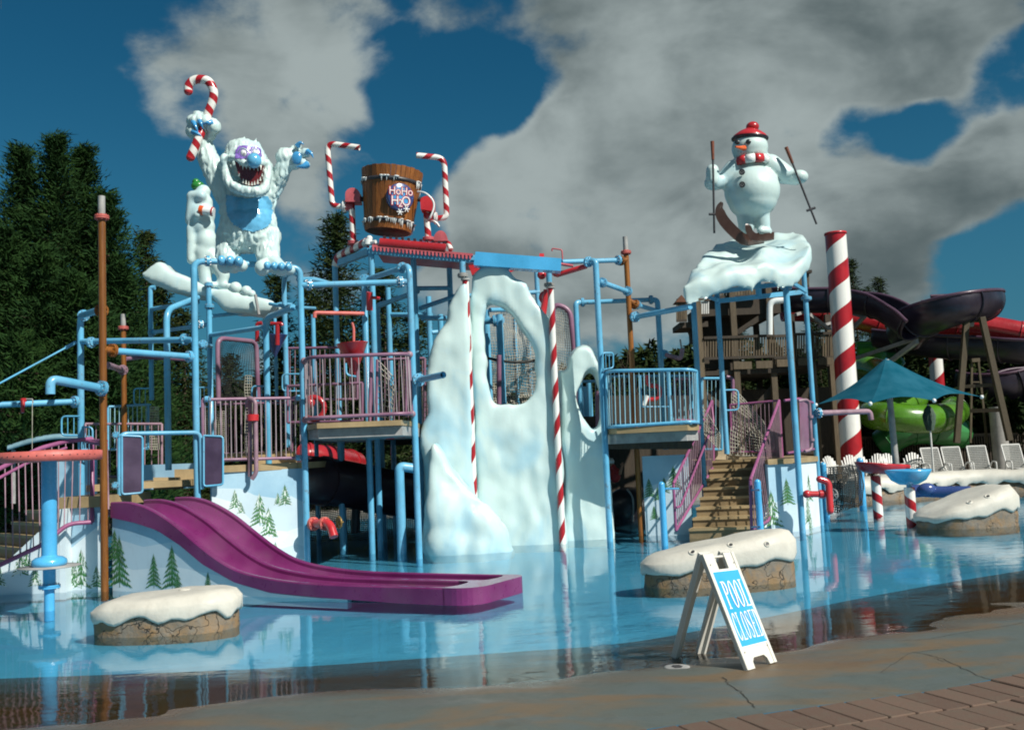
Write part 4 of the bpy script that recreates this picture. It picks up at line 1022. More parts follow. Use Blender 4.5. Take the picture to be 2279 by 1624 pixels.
MB().tube([P(130, 1143, 14.3), P(216, 1140, 14.2)], .0, 3) if False else None
# rear wall colours seen between the rails
MB().prism([P(120, 1005, 19.5), P(215, 1003, 19.5), P(215, 1110, 19.5), P(120, 1110, 19.5)], (0, .05, 0)).obj('rear_panel', 'mural_sky', T, fixn=True)
MB().prism([P(300, 1035, 19.2), P(445, 1030, 19.2), P(445, 1085, 19.2), P(300, 1090, 19.2)], (0, .05, 0)).obj('rear_panel', 'mural_sky', T, fixn=True)
# right of the slide: mural wall under the tan beam
a = P(470, 1040, 15.85); b = P(676, 1033, 16.65); zc_ = (a.z+b.z)/2-.02
mural_wall(T, (a.x, a.y), (b.x, b.y), [(0, zc_-.05), (1, zc_-.05)], -.1, [([(0, 1.35), (.3, 1.32), (.45, 1.2), (.7, 1.12), (.85, 1.15), (1, 1.02)], 'mural_mid'), ([(0, 1.22), (.2, 1.12), (.4, .82), (.6, .62), (.8, .58), (1, .66)], 'mural_hill'), ([(0, .9), (.3, .62), (.5, .4), (.7, .30), (.9, .36), (1, .3)], 'mural_mid'), ([(0, .7), (.4, .3), (.7, .12), (.85, .16), (1, .1)], 'mural_hill')],
    [(.24, 1.0, .34, 1), (.30, .92, .22, 1), (.50, .70, .58, 1), (.595, .52, .52, 1), (.66, .50, .16, 1), (.78, 1.0, .38, 1), (.70, 1.02, .22, 1), (.66, .12, .34, 1)])
box3(T, [Vector((a.x, a.y-.05, zc_-.06)), Vector((b.x-.1, b.y-.05, zc_-.06)), Vector((b.x-.1, b.y+2.6, zc_-.06)), Vector((a.x, a.y+2.6, zc_-.06))], .11, 'tan_trim', 'deck_board', True)
m_ = MB(); m_.prism([P(565, 1012, 18.4), P(660, 1008, 18.6), P(660, 1008, 19.4), P(565, 1012, 19.4)], (0, 0, -.35)); m_.obj('step_block', 'tan_trim', T, fixn=True)
railing(T, [(450, 889, 15.82), (672, 885, 16.5)], [(452, 1024, 15.82), (674, 1018, 16.5)], 20, .026, .0085)
for (x, y, Y, x2) in ((461, 888, 15.82, 470), (664, 885, 16.46, 670), (664, 1018, 16.46, 670)): flange(T, (x, y, Y), (x2, y, Y), .027)
MB().tube(fillet([P(556, 884, 16.1), P(556, 1060, 16.1)], .05, 4), .038, 12).tube(fillet([P(549, 905, 16.12), P(553, 884, 16.05), P(568, 892, 16.0), P(570, 1052, 16.0), P(560, 1066, 16.0)], .06, 5), .036, 12).obj('down_pipe', 'mauve_worn', T)
MB().cyl(P(562, 922, 16.0), P(562, 936, 16.0), .095, n=16).obj('red_band', 'red_paint', T)
# railings round the left platform and down the left stair
railing(T, [(-60, 1072, 13.2), (89, 997, 14.2), (150, 981, 14.6), (205, 976, 14.9)], [(-60, 1285, 12.9), (94, 1212, 13.9), (152, 1165, 14.3), (205, 1161, 14.5)], 17, .032, .009, 'purple_rail', 'mauve_worn')
MB().tube([P(-60, 1094, 13.1), P(60, 1030, 14.0), P(148, 996, 14.5)], .022, 10).tube(fillet([P(236, 990, 14.3), P(190, 981, 15), P(236, 981, 14.4)], .05, 3), .03, 10).obj('hand_rail', 'purple_rail', T)
MB().tube(fillet([P(237, 1146, 14.35), P(240, 1148, 14.4), P(236, 985, 14.6)], .05, 3), .026, 10).tube(fillet([P(236, 985, 14.5), P(235, 1145, 14.5), P(330, 1150, 14.6)], .05, 3), .001, 4).obj('rail_post', 'mauve_worn', T)
MB().tube(fillet([P(236, 1000, 14.5), P(236, 1138, 14.5), P(250, 1148, 14.5), P(330, 1146, 14.55)], .08, 5), .001, 4)
for (x, y, Y) in ((333, 998, 14.9), (333, 1243, 14.6)): pass
railing(T, [(190, 943, 19.8), (360, 943, 20.2)], [(190, 1060, 19.6), (360, 1062, 20)], 11, .026, .010, 'mauve_worn', 'mauve_worn')
railing(T, [(240, 905, 21.0), (330, 900, 21.4)], [(240, 1000, 21.0), (330, 998, 21.4)], 9, .026, .010, 'blue_paint', 'rail_blue')
railing(T, [(470, 900, 20.8), (650, 895, 21)], [(470, 1010, 20.8), (650, 1005, 21)], 12, .022, .008, 'mauve_paint', 'mauve_worn')
def loop(T, x0, y0, x1, y1, Y, nb=2, r=.016):
    c = fillet([P(x1, y0, Y), P(x0, y0, Y), P(x0, y1, Y), P(x1, y1, Y)], .08, 5); m_ = MB().tube(c, r, 8)
    for k in range(nb): x = x0+(x1-x0)*(k+1)/(nb+1); m_.cyl(P(x, y0, Y), P(x, y1, Y), r*.5, n=5)
    m_.obj('hand_loop', 'blue_paint', T)
for q in ((137, 926, 178, 969, 17.1), (298, 864, 336, 900, 21.3), (437, 862, 463, 905, 19.4), (560, 859, 594, 892, 18.1), (628, 832, 668, 870, 19.3), (206, 950, 182, 1000, 17.0)): loop(T, *q)
MB().tube(fillet([P(468, 970, 17.4), P(469, 1066, 17.4), P(452, 1064, 17.4)], .06, 4), .018, 8).obj('hand_loop', 'blue_paint', T)
# steps of the left stair
def stairs(T, L0, R0_, L1, R1, n, z0, z1, mat='tan_trim', th=.05):
    """straight flight: edge points at the foot (L0,R0_) and top (L1,R1)"""
    for k in range(n):
        t0, t1 = k/n, (k+1)/n; a = L0.lerp(L1, t0); b = R0_.lerp(R1, t0); c = R0_.lerp(R1, t1); d = L0.lerp(L1, t1); za_ = z0+(z1-z0)*(k+1)/n; zb = z0+(z1-z0)*k/n
        MB().prism([Vector((p.x, p.y, -.1 if k == 0 else zb-.03)) for p in (a, b, c, d)], (0, 0, za_-.045-(-.1 if k == 0 else zb-.03))).obj('step_riser', 'tan_riser', T, fixn=True)
        f = (a-d).normalized()*.035
        MB().prism([Vector((p.x, p.y, za_-.045)) for p in (a+f, b+f, c, d)], (0, 0, .045)).obj('step_tread', mat, T, fixn=True)
w = P(60, 1200, 13.5)
T2 = thing('staircase', 'small tan stair at the far left behind the blue column with the pink drum', 'staircase', (w.x, w.y, 0))
stairs(T2, G(-90, 1300), G(20, 1318), P(88, 1160, 15.4), P(140, 1180, 14.6), 6, .1, 1.15)
# ------------------------------------------------ raised balcony, centre
w = P(800, 940, 16.4); Yb = 15.9
T = BC = thing('raised_balcony', 'raised platform with mauve curved railing between two blue posts, over dark water', 'balcony', (w.x, w.y, 1.9))
zb_ = P(800, 949, Yb).z
ol = [P(682, 940, 16.5), P(705, 948, Yb+.05), P(892, 940, Yb+.2), P(916, 934, 16.9)]
ol = [Vector((p.x, p.y, zb_)) for p in ol]
MB().prism(ol+[ol[3]+Vector((0, 2.6, 0)), ol[0]+Vector((0, 3.0, 0))], (0, 0, .085)).obj('deck_board', 'tan_trim', T, fixn=True)
MB().prism([p+Vector((0, .12, -.16)) for p in ol+[ol[3]+Vector((0, 2.4, 0)), ol[0]+Vector((0, 2.8, 0))]], (0, 0, .155)).obj('deck_frame', 'grey_metal', T, fixn=True)
railing(T, [(677, 803, 16.5), (690, 794, Yb), (906, 787, Yb+.2), (909, 789, 16.85)], [(679, 934, 16.5), (694, 930, Yb), (914, 919, Yb+.2), (916, 921, 16.85)], 24, .03, .0085, 'mauve_paint', 'rail_white', .3)
railing(T, [(640, 775, 19.6), (795, 772, 19.4)], [(640, 890, 19.6), (795, 888, 19.4)], 14, .025, .008, 'mauve_paint', 'mauve_worn')
railing(T, [(640, 859, 18.9), (806, 852, 18.6)], [(640, 940, 18.9), (806, 936, 18.6)], 13, .026, .008, 'mauve_paint', 'rail_white')
for (x, y, Y) in ((677, 803, 16.45), (911, 789, 16.8), (679, 934, 16.45), (917, 921, 16.8)): MB().ball(P(x, y, Y), .06, (1, 1, 1), 12, 8).obj('rail_clamp', 'mauve_worn', T)
MB().tube(fillet([P(822, 940, 16.3), P(826, 792, 16.3)], .05, 3), .03, 10).obj('rail_post', 'mauve_paint', T)
MB().tube([P(837, 938, 16.3), P(839, 800, 16.3)], .022, 8).obj('rail_post', 'mauve_paint', T); MB().tube([P(903, 928, 16.3), P(905, 800, 16.3)], .022, 8).obj('rail_post', 'mauve_paint', T)
MB().tube(fillet([P(769, 808, 17), P(770, 835, 17), P(792, 838, 17)], .1, 5), .02, 8).obj('hand_loop', 'blue_paint', T)
netting(T, [(838, 800, 17.0), (880, 842, 16.6), (872, 930, 16.6), (838, 926, 17.0)], 5, 9, .008, seed=3)
netting(T, [(940, 870, 18.5), (958, 870, 18.5), (958, 1000, 18.5), (940, 1000, 18.5)], 3, 11, .008, seed=5)
# red shapes in the balcony shade
w = P(690, 880, 18); Tr = thing('red_wheel_toy', 'red play wheel behind the mauve balcony railing', 'play toy', w)
m_ = MB(); c_ = P(697, 908, 18); m_.tube([c_+Vector((cos(k*pi/8), 0, sin(k*pi/8)))*.2 for k in range(17)], .05, 8); m_.obj('wheel_rim', 'red_slide', Tr); MB().ball(P(690, 896, 17.9), .09).obj('wheel_hub', 'red_slide', Tr)
# ------------------------------------------------ raised balcony, right
w = P(1440, 955, 18.4)
T = BR = thing('raised_balcony', 'raised platform with light blue railing right of the ice wall, over a dark opening', 'balcony', (w.x, w.y, 1.6))
zb_ = P(1440, 962, 18.2).z
ol = [Vector((p.x, p.y, zb_)) for p in (P(1345, 960, 18.6), P(1372, 960, 18.2), P(1530, 960, 17.9), P(1556, 960, 18.3))]
MB().prism(ol+[ol[3]+Vector((.3, 3, 0)), ol[0]+Vector((0, 3, 0))], (0, 0, .10)).obj('deck_board', 'tan_trim', T, fixn=True)
MB().prism([p+Vector((0, .15, -.18)) for p in ol+[ol[3]+Vector((.3, 2.8, 0)), ol[0]+Vector((0, 2.8, 0))]], (0, 0, .175)).obj('deck_frame', 'grey_metal', T, fixn=True)
railing(T, [(1347, 829, 18.5), (1362, 825, 18.2), (1537, 822, 17.9), (1549, 826, 18.2)], [(1351, 951, 18.5), (1365, 949, 18.2), (1541, 938, 17.9), (1553, 940, 18.2)], 22, .031, .0085, 'blue_paint', 'rail_blue', .25)
MB().cyl(P(1347, 829, 18.45), P(1351, 951, 18.45), .022, n=10).obj('rail_post', 'blue_paint', T)
MB().tube([P(1424, 835, 18.3), P(1428, 905, 18.3), P(1488, 905, 18.3)], .016, 8).obj('rail_post', 'blue_paint', T); MB().cyl(P(1486, 826, 18.4), P(1492, 940, 18.4), .04, n=12).obj('rail_post', 'blue_paint', T)
railing(T, [(1500, 843, 19.6), (1545, 842, 19.6)], [(1503, 935, 19.6), (1548, 935, 19.6)], 7, .025, .008, 'mauve_paint', 'mauve_worn')
box3(T, [P(1352, 935, 19.5), P(1410, 935, 19.5), P(1410, 935, 20.4), P(1352, 935, 20.4)], .33, 'tan_wall', 'step_block')
w = P(1448, 870, 19); Tr = thing('red_pipe_toy', 'red looped pipe toy behind the blue balcony railing', 'play toy', w)
MB().tube(fillet([P(1441, 835, 19), P(1441, 858, 19), P(1468, 858, 19), P(1467, 886, 19), P(1436, 890, 19)], .1, 5), .045, 12).obj('pipe_loop', 'red_paint', Tr)
MB().cyl(P(1432, 902, 18.95), P(1440, 880, 18.95), .04, n=10).obj('spout', 'white_gloss', Tr)
# back walls and mural below the right balcony
a = P(1427, 1000, 19.3); b = P(1530, 997, 19.2)
mural_wall(T, (a.x, a.y), (b.x, b.y), [(0, 1.52), (1, 1.52)], -.1, [([(0, .9), (.35, 1.0), (.7, 1.25), (1, 1.3)], 'mural_mid')], [(.12, .72, .42, 0), (.2, .3, .3, 0), (.30, .66, .3, 0), (.45, .8, .34, 0), (.66, .86, .5, 0)])
MB().beam(P(1350, 985, 19.0), P(1540, 985, 18.8), .14, .24).obj('floor_beam', 'dark_timber', T)
# ------------------------------------------------ right staircase
L0 = Vector((*P(1534, 1194, 18.3).xy, 0)); R0q = L0+Vector((1.16, -.12, 0)); L1 = Vector((*P(1592, 1022, 20.8).xy, 0)); R1 = L1+Vector((1.2, -.12, 0))
T = SR = thing('staircase', 'tan stair with mauve railings climbing from the pool in the middle right', 'staircase', (L0.x, L0.y, -.1))
zs = P(1592, 1024, 20.8).z
stairs(T, L0, R0q, L1, R1, 8, .02, zs)
railing(T, [(1498, 1076, 18.3), (1584, 892, 20.6)], [(1503.6, 1180, 18.3), (1588, 1036, 20.6)], 24, .028, .010, 'purple_rail', 'mauve_worn', closed=True)
MB().tube(fillet([P(1504, 1129, 18.2), P(1514, 1126, 18.3), P(1588, 940, 20.4), P(1583, 905, 20.5)], .1, 4), .022, 10).obj('hand_rail', 'purple_rail', T)
railing(T, [(1669, 1068, 17.9), (1733, 891, 20.3)], [(1672, 1178, 17.9), (1710, 1158, 18.6), (1742, 1048, 20.3)], 26, .028, .010, 'purple_rail', 'mauve_worn', closed=True)
for (x, y, x2, Y) in ((1509, 1087, 1480, 17.6), (1668, 1090, 1692, 17.6), (1672, 1172, 1694, 17.5)): MB().cyl(P(x, y, Y+.4), P(x2, y, Y-.3), .02, n=8).obj('rail_bracket', 'blue_enamel', T)
# landing platform right of the stair, mural column
zl = zs
T = PR = thing('low_play_platform', 'low landing with white spruce-painted corner wall and mauve rail at the right posts', 'platform', (*P(1775, 1170, 18.6).xy, -.1))
p1 = P(1716, 1165, 18.7); p2 = P(1779, 1160, 18.9); p3c = P(1824, 1150, 19.9)
mural_wall(T, (p1.x, p1.y), (p2.x, p2.y), [(0, zl-.08), (1, zl-.08)], -.1, [([(0, .5), (.4, .62), (1, .5)], 'mural_mid')], [(.62, .5, .55, 0), (.05, .1, .75, 1)], sky='mural_sky')  # face turned from the sun: its shade is put into the blue-grey panel colours
mural_wall(T, (p2.x, p2.y), (p3c.x, p3c.y), [(0, zl-.08), (1, zl-.08)], -.1, [], [(.42, .1, .62, 1), (.55, .5, .62, 1), (.5, -.02, .42, 1)], sky='mural_hill')  # sunlit face of the same corner, given the white mural colour
q = [Vector((p.x, p.y, zl-.09)) for p in (p1+Vector((0, -.05, 0)), p2+Vector((0, -.06, 0)), p3c+Vector((.04, -.02, 0)))]
MB().prism(q+[q[2]+Vector((.3, 2.5, 0)), q[0]+Vector((.2, 3.0, 0))], (0, 0, .10)).obj('deck_board', 'tan_trim', T, fixn=True)
a = L1; 
MB().prism([Vector((L1.x, L1.y, zl-.12)), Vector((q[0].x+.8, L1.y, zl-.12)), Vector((q[0].x+1.2, L1.y+3, zl-.12)), Vector((L1.x-.2, L1.y+3, zl-.12))], (0, 0, .115)).obj('deck_board', 'tan_trim', T, fixn=True)
MB().prism([P(1591, 1001, 20.9), P(1643, 1001, 20.9), P(1643, 1001, 21.5), P(1591, 1001, 21.5)], (0, 0, -.2)).obj('step_block', 'tan_wall', T, fixn=True)
MB().prism([P(1591, 982, 21.5), P(1612, 982, 21.5), P(1612, 982, 22), P(1591, 982, 22)], (0, 0, -.4)).obj('step_block', 'tan_wall', T, fixn=True)
railing(T, [(1624, 901, 20.9), (1733, 891, 20.5)], [(1628, 1006, 20.9), (1736, 1004, 20.5)], 12, .022, .007, 'purple_rail', 'mauve_worn', closed=True)
MB().prism([P(1778, 889, 18.9), P(1794, 893, 19.6), P(1798, 1003, 19.6), P(1781, 1000, 18.9)], (.03, .01, 0)).obj('rail_panel', 'mauve_paint', T, fixn=True)
MB().tube(fillet([P(1745, 891, 18.7), P(1778, 887, 18.9), P(1808, 896, 19.9)], .05, 3), .026, 10).tube(fillet([P(1752, 1008, 18.7), P(1781, 1003, 18.9), P(1810, 999, 19.9)], .05, 3), .026, 10).obj('hand_rail', 'purple_rail', T)
MB().tube(fillet([P(1776, 892, 18.6), P(1800, 888, 18.7), P(1806, 1000, 18.7), P(1790, 1004, 18.6)], .12, 5), .03, 10).cyl(P(1803, 924, 18.68), P(1803.5, 930, 18.68), .05, n=12).cyl(P(1805.5, 975, 18.68), P(1806, 981, 18.68), .05, n=12).obj('down_pipe', 'mauve_worn', T)
netting(T, [(1626, 856, 21.0), (1700, 935, 20.8), (1712, 1015, 20.6), (1626, 1012, 20.8)], 15, 17, .009, seed=8, jit=.05)
netting(T, [(1560, 900, 20.0), (1604, 968, 20.0), (1600, 1000, 20.0), (1560, 960, 20.0)], 7, 7, .008, seed=9)
MB().tube(fillet([P(1616, 838, 21), P(1630, 842, 21), P(1632, 1000, 21)], .1, 4), .04, 10).obj('rail_post', 'mauve_paint', T)
MB().tube(fillet([P(1610, 868, 19.7), P(1642, 867, 19.7), P(1643, 912, 19.7), P(1612, 913, 19.7)], .08, 5), .017, 8).obj('hand_loop', 'blue_paint', T)
railing(T, [(1560, 842, 20.8), (1606, 842, 20.8)], [(1560, 1000, 20.8), (1606, 1000, 20.8)], 5, .03, .007, 'blue_paint', 'rail_blue')
# side spout to the right
w = P(1822, 918, 19.9); Ts = thing('water_spout', 'long pale mauve spout pipe pointing right from the outer right blue post', 'water spout', w)
MB().tube(fillet([P(1815, 919, 19.9), P(1935, 915, 20.4), P(1938, 934, 20.4)], .18, 8), .055, 16, cap=False).cyl(P(1938, 931, 20.4), P(1938, 934, 20.4), .05, n=12).obj('spout_pipe', 'mauve_worn', Ts)
MB().flange(P(1821, 918.8, 19.9), P(1900, 916, 20.1)-P(1821, 918.8, 19.9), .055, .024, 0, True, 1).obj('flange', ['blue_paint', 'bolt_metal'], Ts)
# ============================================================ ICE WALL, FIGURES, BUCKET
def BL(m_, x, y, Y, rpx, sc=(1, 1, 1), n=20, m=14):
    m_.ball(P(x, y, Y), rpx*Y/FPX, sc, n, m); return m_
def CAP(m_, a, b, ra, rb):
    """tapered capsule; a,b=(x,y,Y), radii in px"""
    A_, B_ = P(*a), P(*b); ra, rb = ra*a[2]/FPX, rb*b[2]/FPX; k = 6
    for i in range(k+1):
        t = i/k; m_.ball(A_.lerp(B_, t), ra+(rb-ra)*t, n=16, m=10)
    m_.tube([A_, B_], ra, 16, True, 0, rb); return m_
def slab(outline, Y, th, hole=None, n=4):
    o = closed_smooth([P(x, y, Y) for x, y in outline], n); h = [closed_smooth([P(x, y, Y) for x, y in hole], n)] if hole else []
    return o, h
ICET = thing('ice_wall', 'tall white and pale blue moulded ice wall with two ragged window holes in mid-pool', 'ice wall', (*P(1140, 1230, 18).xy, -.1))
def icedisp(seed):
    def f(p, n_):
        a = noise.fractal(Vector((p[0]*1.5+seed, p[1]*1.5, p[2]*.9)), 1, 2, 3); b = noise.noise(Vector((p[0]*4.5, p[1]*4+seed, p[2]*3)))
        r_ = 1-abs(noise.noise(Vector((p[0]*2.4+seed, p[1]*2, p[2]*1.1))))*2; return a*.062+b*.009+r_*.022
    return f
def icepart(outline, Y, th, hole, name, seed, vox=.055, extra=None):
    o, h = slab(outline, Y, th, hole); m_ = MB(); m_.prism(o, (0, th, 0), h)
    if extra: extra(m_)
    return blob(name, m_, vox, 'ice_fibre', ICET, 7, icedisp(seed), fac=None) if False else link(*_ice(m_, vox, name, seed))
def _ice(m_, vox, name, seed):
    me, c, co = remesh(m_, vox, 9, icedisp(seed)); me.name = name; me.materials.append(MATS['ice_fibre']); return name, me, c, ICET
icepart([(1036, 628), (1020, 634), (1008, 655), (998, 682), (996, 715), (980, 737), (967, 762), (958, 793), (951, 825), (951, 852), (950, 890), (949, 922), (940, 938), (935, 965), (941, 1040), (945, 1100), (946, 1180), (946, 1262), (1060, 1262), (1060, 1180), (1058, 1100), (1052, 1000), (1050, 900), (1045, 800), (1041, 700), (1039, 640)], 18.05, .55, None, 'left_ice_peak', 1)
icepart([(1048, 628), (1057, 604), (1082, 588), (1110, 588), (1127, 601), (1146, 621), (1168, 629), (1177, 647), (1191, 671), (1207, 690), (1221, 710), (1228, 729), (1231, 783), (1234, 838), (1241, 920), (1246, 1010), (1250, 1100), (1253, 1240), (1150, 1240), (1066, 1240), (1064, 1100), (1058, 950), (1052, 800), (1047, 700)], 18.5, .6,
        [(1077, 686), (1082, 670), (1099, 668), (1118, 677), (1139, 694), (1152, 718), (1171, 743), (1187, 762), (1192, 784), (1190, 814), (1193, 846), (1188, 870), (1175, 889), (1159, 896), (1142, 897), (1118, 898), (1102, 896), (1094, 884), (1086, 860), (1079, 833), (1079, 816), (1083, 802), (1077, 783), (1077, 756), (1074, 715)], 'centre_ice_arch', 2)
icepart([(1243, 822), (1254, 826), (1264, 815), (1264, 798), (1276, 781), (1294, 770), (1311, 772), (1321, 786), (1329, 803), (1337, 817), (1343, 833), (1346, 865), (1349, 920), (1352, 975), (1357, 1060), (1362, 1130), (1364, 1230), (1262, 1230), (1260, 1100), (1252, 960), (1247, 870)], 19.0, .5,
        [(1316, 823), (1306, 829), (1298, 845), (1285, 865), (1280, 882), (1284, 901), (1292, 920), (1305, 941), (1320, 955), (1331, 948), (1336, 920), (1336, 887), (1332, 852), (1325, 830)], 'right_ice_peak', 3)
def mound_extra(m_):
    for (x, y, Y, r_) in [(964, 996, 17.75, 8), (968, 1040, 17.7, 18), (975, 1085, 17.6, 26), (985, 1130, 17.5, 38), (1000, 1160, 17.45, 48), (1040, 1165, 17.5, 55), (1070, 1180, 17.5, 52), (1095, 1200, 17.55, 40), (1000, 1210, 17.4, 50), (1060, 1222, 17.45, 52), (1105, 1225, 17.5, 32), (975, 1210, 17.4, 30), (1005, 1110, 17.55, 30), (1030, 1130, 17.6, 40)]: BL(m_, x, y, Y, r_, (1, .62, 1.1))
icepart([(960, 985), (970, 985), (985, 1012), (1003, 1045), (1036, 1080), (1060, 1110), (1085, 1122), (1104, 1150), (1128, 1180), (1136, 1210), (1138, 1250), (950, 1250), (950, 1100), (954, 1010)], 17.5, .5, None, 'front_ice_mound', 4, .055, mound_extra)
# red trim behind the arch top
MB().prism([P(1042, 590, 18.75), P(1100, 586, 18.75), P(1150, 600, 18.75), P(1120, 612, 18.75), P(1052, 618, 18.75)], (0, .05, 0)).obj('top_backing', 'red_paint', ICET, fixn=True)
def candypole(x, y, Y, ytop, label):
    W_ = P(x, y, Y); T_ = thing('candy_striped_pole', label, 'pole', (W_.x, W_.y, BOT)); zt = ZAT(W_, ytop)
    MB().cyl((W_.x, W_.y, zt), (W_.x, W_.y, BOT), .060, n=24).obj('pole_shaft', 'candy_pole', T_); MB().cyl((W_.x, W_.y, zt), (W_.x, W_.y, zt+.03), .085, n=20).obj('pole_cap', 'grey_metal', T_)
candypole(1045, 860, 18.16, 624, 'slim red and white striped pole in the groove left of the ice arch')
candypole(1235, 860, 18.40, 642, 'slim red and white striped pole between the ice arch and the right ice peak')

def extract(src, name, mat, parent, pred, off=.012, disp=None):
    me = src.data; c = WL[src.name]; V = []; Fs = []; mp = {}
    me.calc_loop_triangles() if False else None
    for p in me.polygons:
        w_ = p.center+c
        if pred(w_, p.normal):
            f = []
            for vi in p.vertices:
                if vi not in mp:
                    v = me.vertices[vi]; q = v.co+c+v.normal*(off+(disp(v.co+c) if disp else 0)); mp[vi] = len(V); V.append(q)
                f.append(mp[vi])
            Fs.append(tuple(f))
    m_ = MB(); m_.add(V, Fs); return m_.obj(name, mat, parent)
def inpoly(pt, poly):
    x, y = pt; c = False; j = len(poly)-1
    for i in range(len(poly)):
        xi, yi = poly[i]; xj, yj = poly[j]
        if (yi > y) != (yj > y) and x < (xj-xi)*(y-yi)/(yj-yi)+xi: c = not c
        j = i
    return c
# ------------------------------------------------ furry snow monster
YY = 16.2
YT = thing('snow_monster_statue', 'glossy white furry snow monster statue with blue chest, arms raised, on the left pipe frame', 'statue', P(560, 600, YY))
m_ = MB()
for (x, y, r_, sc, dy) in [(549, 470, 60, (1, .82, 1), 0), (552, 500, 62, (1.02, .85, .95), 0), (535, 440, 44, (1, .8, 1), 0), (572, 440, 44, (1, .8, 1), 0), (550, 530, 55, (1.12, .8, .62), 0)]: BL(m_, x, y, YY+dy, r_, sc)
CAP(m_, (511, 525, YY), (506, 572, YY-.1), 30, 25); CAP(m_, (594, 525, YY), (596, 575, YY-.1), 30, 25)     # legs
CAP(m_, (500, 578, YY), (520, 592, YY-.35), 20, 17); CAP(m_, (597, 580, YY), (625, 598, YY-.35), 22, 17); BL(m_, 538, 591, YY-.35, 14); BL(m_, 500, 592, YY-.3, 17); BL(m_, 584, 596, YY-.3, 18); BL(m_, 645, 601, YY-.3, 12)
CAP(m_, (512, 438, YY), (486, 400, YY), 30, 26); CAP(m_, (486, 400, YY), (462, 350, YY-.05), 26, 22); CAP(m_, (462, 350, YY-.05), (452, 312, YY-.1), 22, 17)   # raised arm
CAP(m_, (588, 436, YY), (612, 408, YY), 28, 22); CAP(m_, (612, 408, YY), (632, 372, YY-.1), 22, 17)
body_m = m_
# head and jaw
h = MB(); HY = 15.95
BL(h, 545, 362, HY, 50, (1.0, .85, 1.0)); BL(h, 540, 340, HY, 38, (1, .9, .8)); BL(h, 508, 372, HY-.16, 17); BL(h, 590, 372, HY-.14, 14); BL(h, 552, 420, HY-.1, 34, (1.15, .8, .42))
hs = smooth_path([P(500, 352, HY-.3), P(502, 385, HY-.34), P(512, 410, HY-.38), P(540, 424, HY-.42), P(572, 427, HY-.42), P(588, 420, HY-.36), P(594, 392, HY-.32), P(596, 368, HY-.26)], 4)
for i, p in enumerate(hs): h.ball(p, (.075 if 8 < i < 22 else .065), n=12, m=8)
for p in smooth_path([P(503, 356, HY-.32), P(525, 352, HY-.42), P(548, 366, HY-.46), P(578, 364, HY-.42), P(594, 362, HY-.3)], 4): h.ball(p, .05, n=12, m=8)
for i in range(10):   # hair tufts
    x = 515+i*7; y = 322-9*sin(i/9*pi)-(6 if i in (4, 7) else 0); q = P(x, y, HY-.02); h.cyl(P(x-2, 336, HY), q+Vector((ru(-.03, .05), 0, ru(.0, .05))), .05, .012, n=8)
PATCH = [(504, 434), (532, 440), (560, 442), (594, 436), (604, 450), (605, 472), (603, 494), (590, 508), (565, 516), (540, 512), (520, 500), (508, 482), (503, 458)]
def furd(p, n_):
    pr_ = PIX(p); a = noise.noise(Vector((p[0]*17, p[1]*17, p[2]*5.2))); b = noise.noise(Vector((p[0]*34+5, p[1]*34, p[2]*9)))
    k = 1.0
    if 572 < pr_[1]: k = .15
    if inpoly(pr_, PATCH): return .004
    return (1-abs(a)*2.2)*.017*k+b*.010*k+noise.noise(Vector(p)*5)*.012
# blue-white tufts hanging as locks over elbows, hips, knees
def lock(m_, p, d, r_, l):
    p = Vector(p); d = Vector(d).normalized(); q = [p, p+d*l*.45+Vector((0, -.012, 0)), p+d*l]
    m_.tube(q, r_, 6, True, 0, r_*.12)
rr = random.Random(5)
for k in range(420):
    # scatter on capsules: choose pixel within body regions, push to the front
    reg = rr.choice([(500, 605, 500, 548, 58), (482, 534, 535, 570, 26), (565, 622, 535, 572, 26), (446, 520, 330, 440, 22), (595, 650, 370, 430, 20), (490, 512, 440, 520, 20), (596, 612, 430, 520, 18)])
    x = rr.uniform(reg[0], reg[1]); y = rr.uniform(reg[2], reg[3])
    if reg[0] == 446:
        t = (y-330)/110; x = 457+t*45+rr.uniform(-22, 22)
    if reg[0] == 595:
        t = (430-y)/60; x = 598+t*32+rr.uniform(-18, 18)
    if 505 < x < 600 and 434 < y < 512: continue
    bv = None
    body_m.v and None
    lock_p = (x, y)
    if not hasattr(furd, 'bvh'):
        furd.bvh = BVHTree.FromPolygons([tuple(v) for v in body_m.v], body_m.f)
    d_ = (P(x, y, 10)-CAM).normalized(); hit = furd.bvh.ray_cast(CAM, d_)
    if hit[0] is None: continue
    lock(body_m, hit[0]+d_*.02, Vector((rr.uniform(-.25, .25), -.22, -1)), rr.uniform(.016, .028), rr.uniform(.07, .13))
body_m.v += h.v if False else []
for k in range(len(h.f)): pass
b0 = body_m.n; body_m.v.extend(h.v); body_m.n += h.n
for f in h.f: body_m.f.append(tuple(b0+i for i in f)); body_m.mi.append(0); body_m.sm.append(True); body_m.uv.append(None)
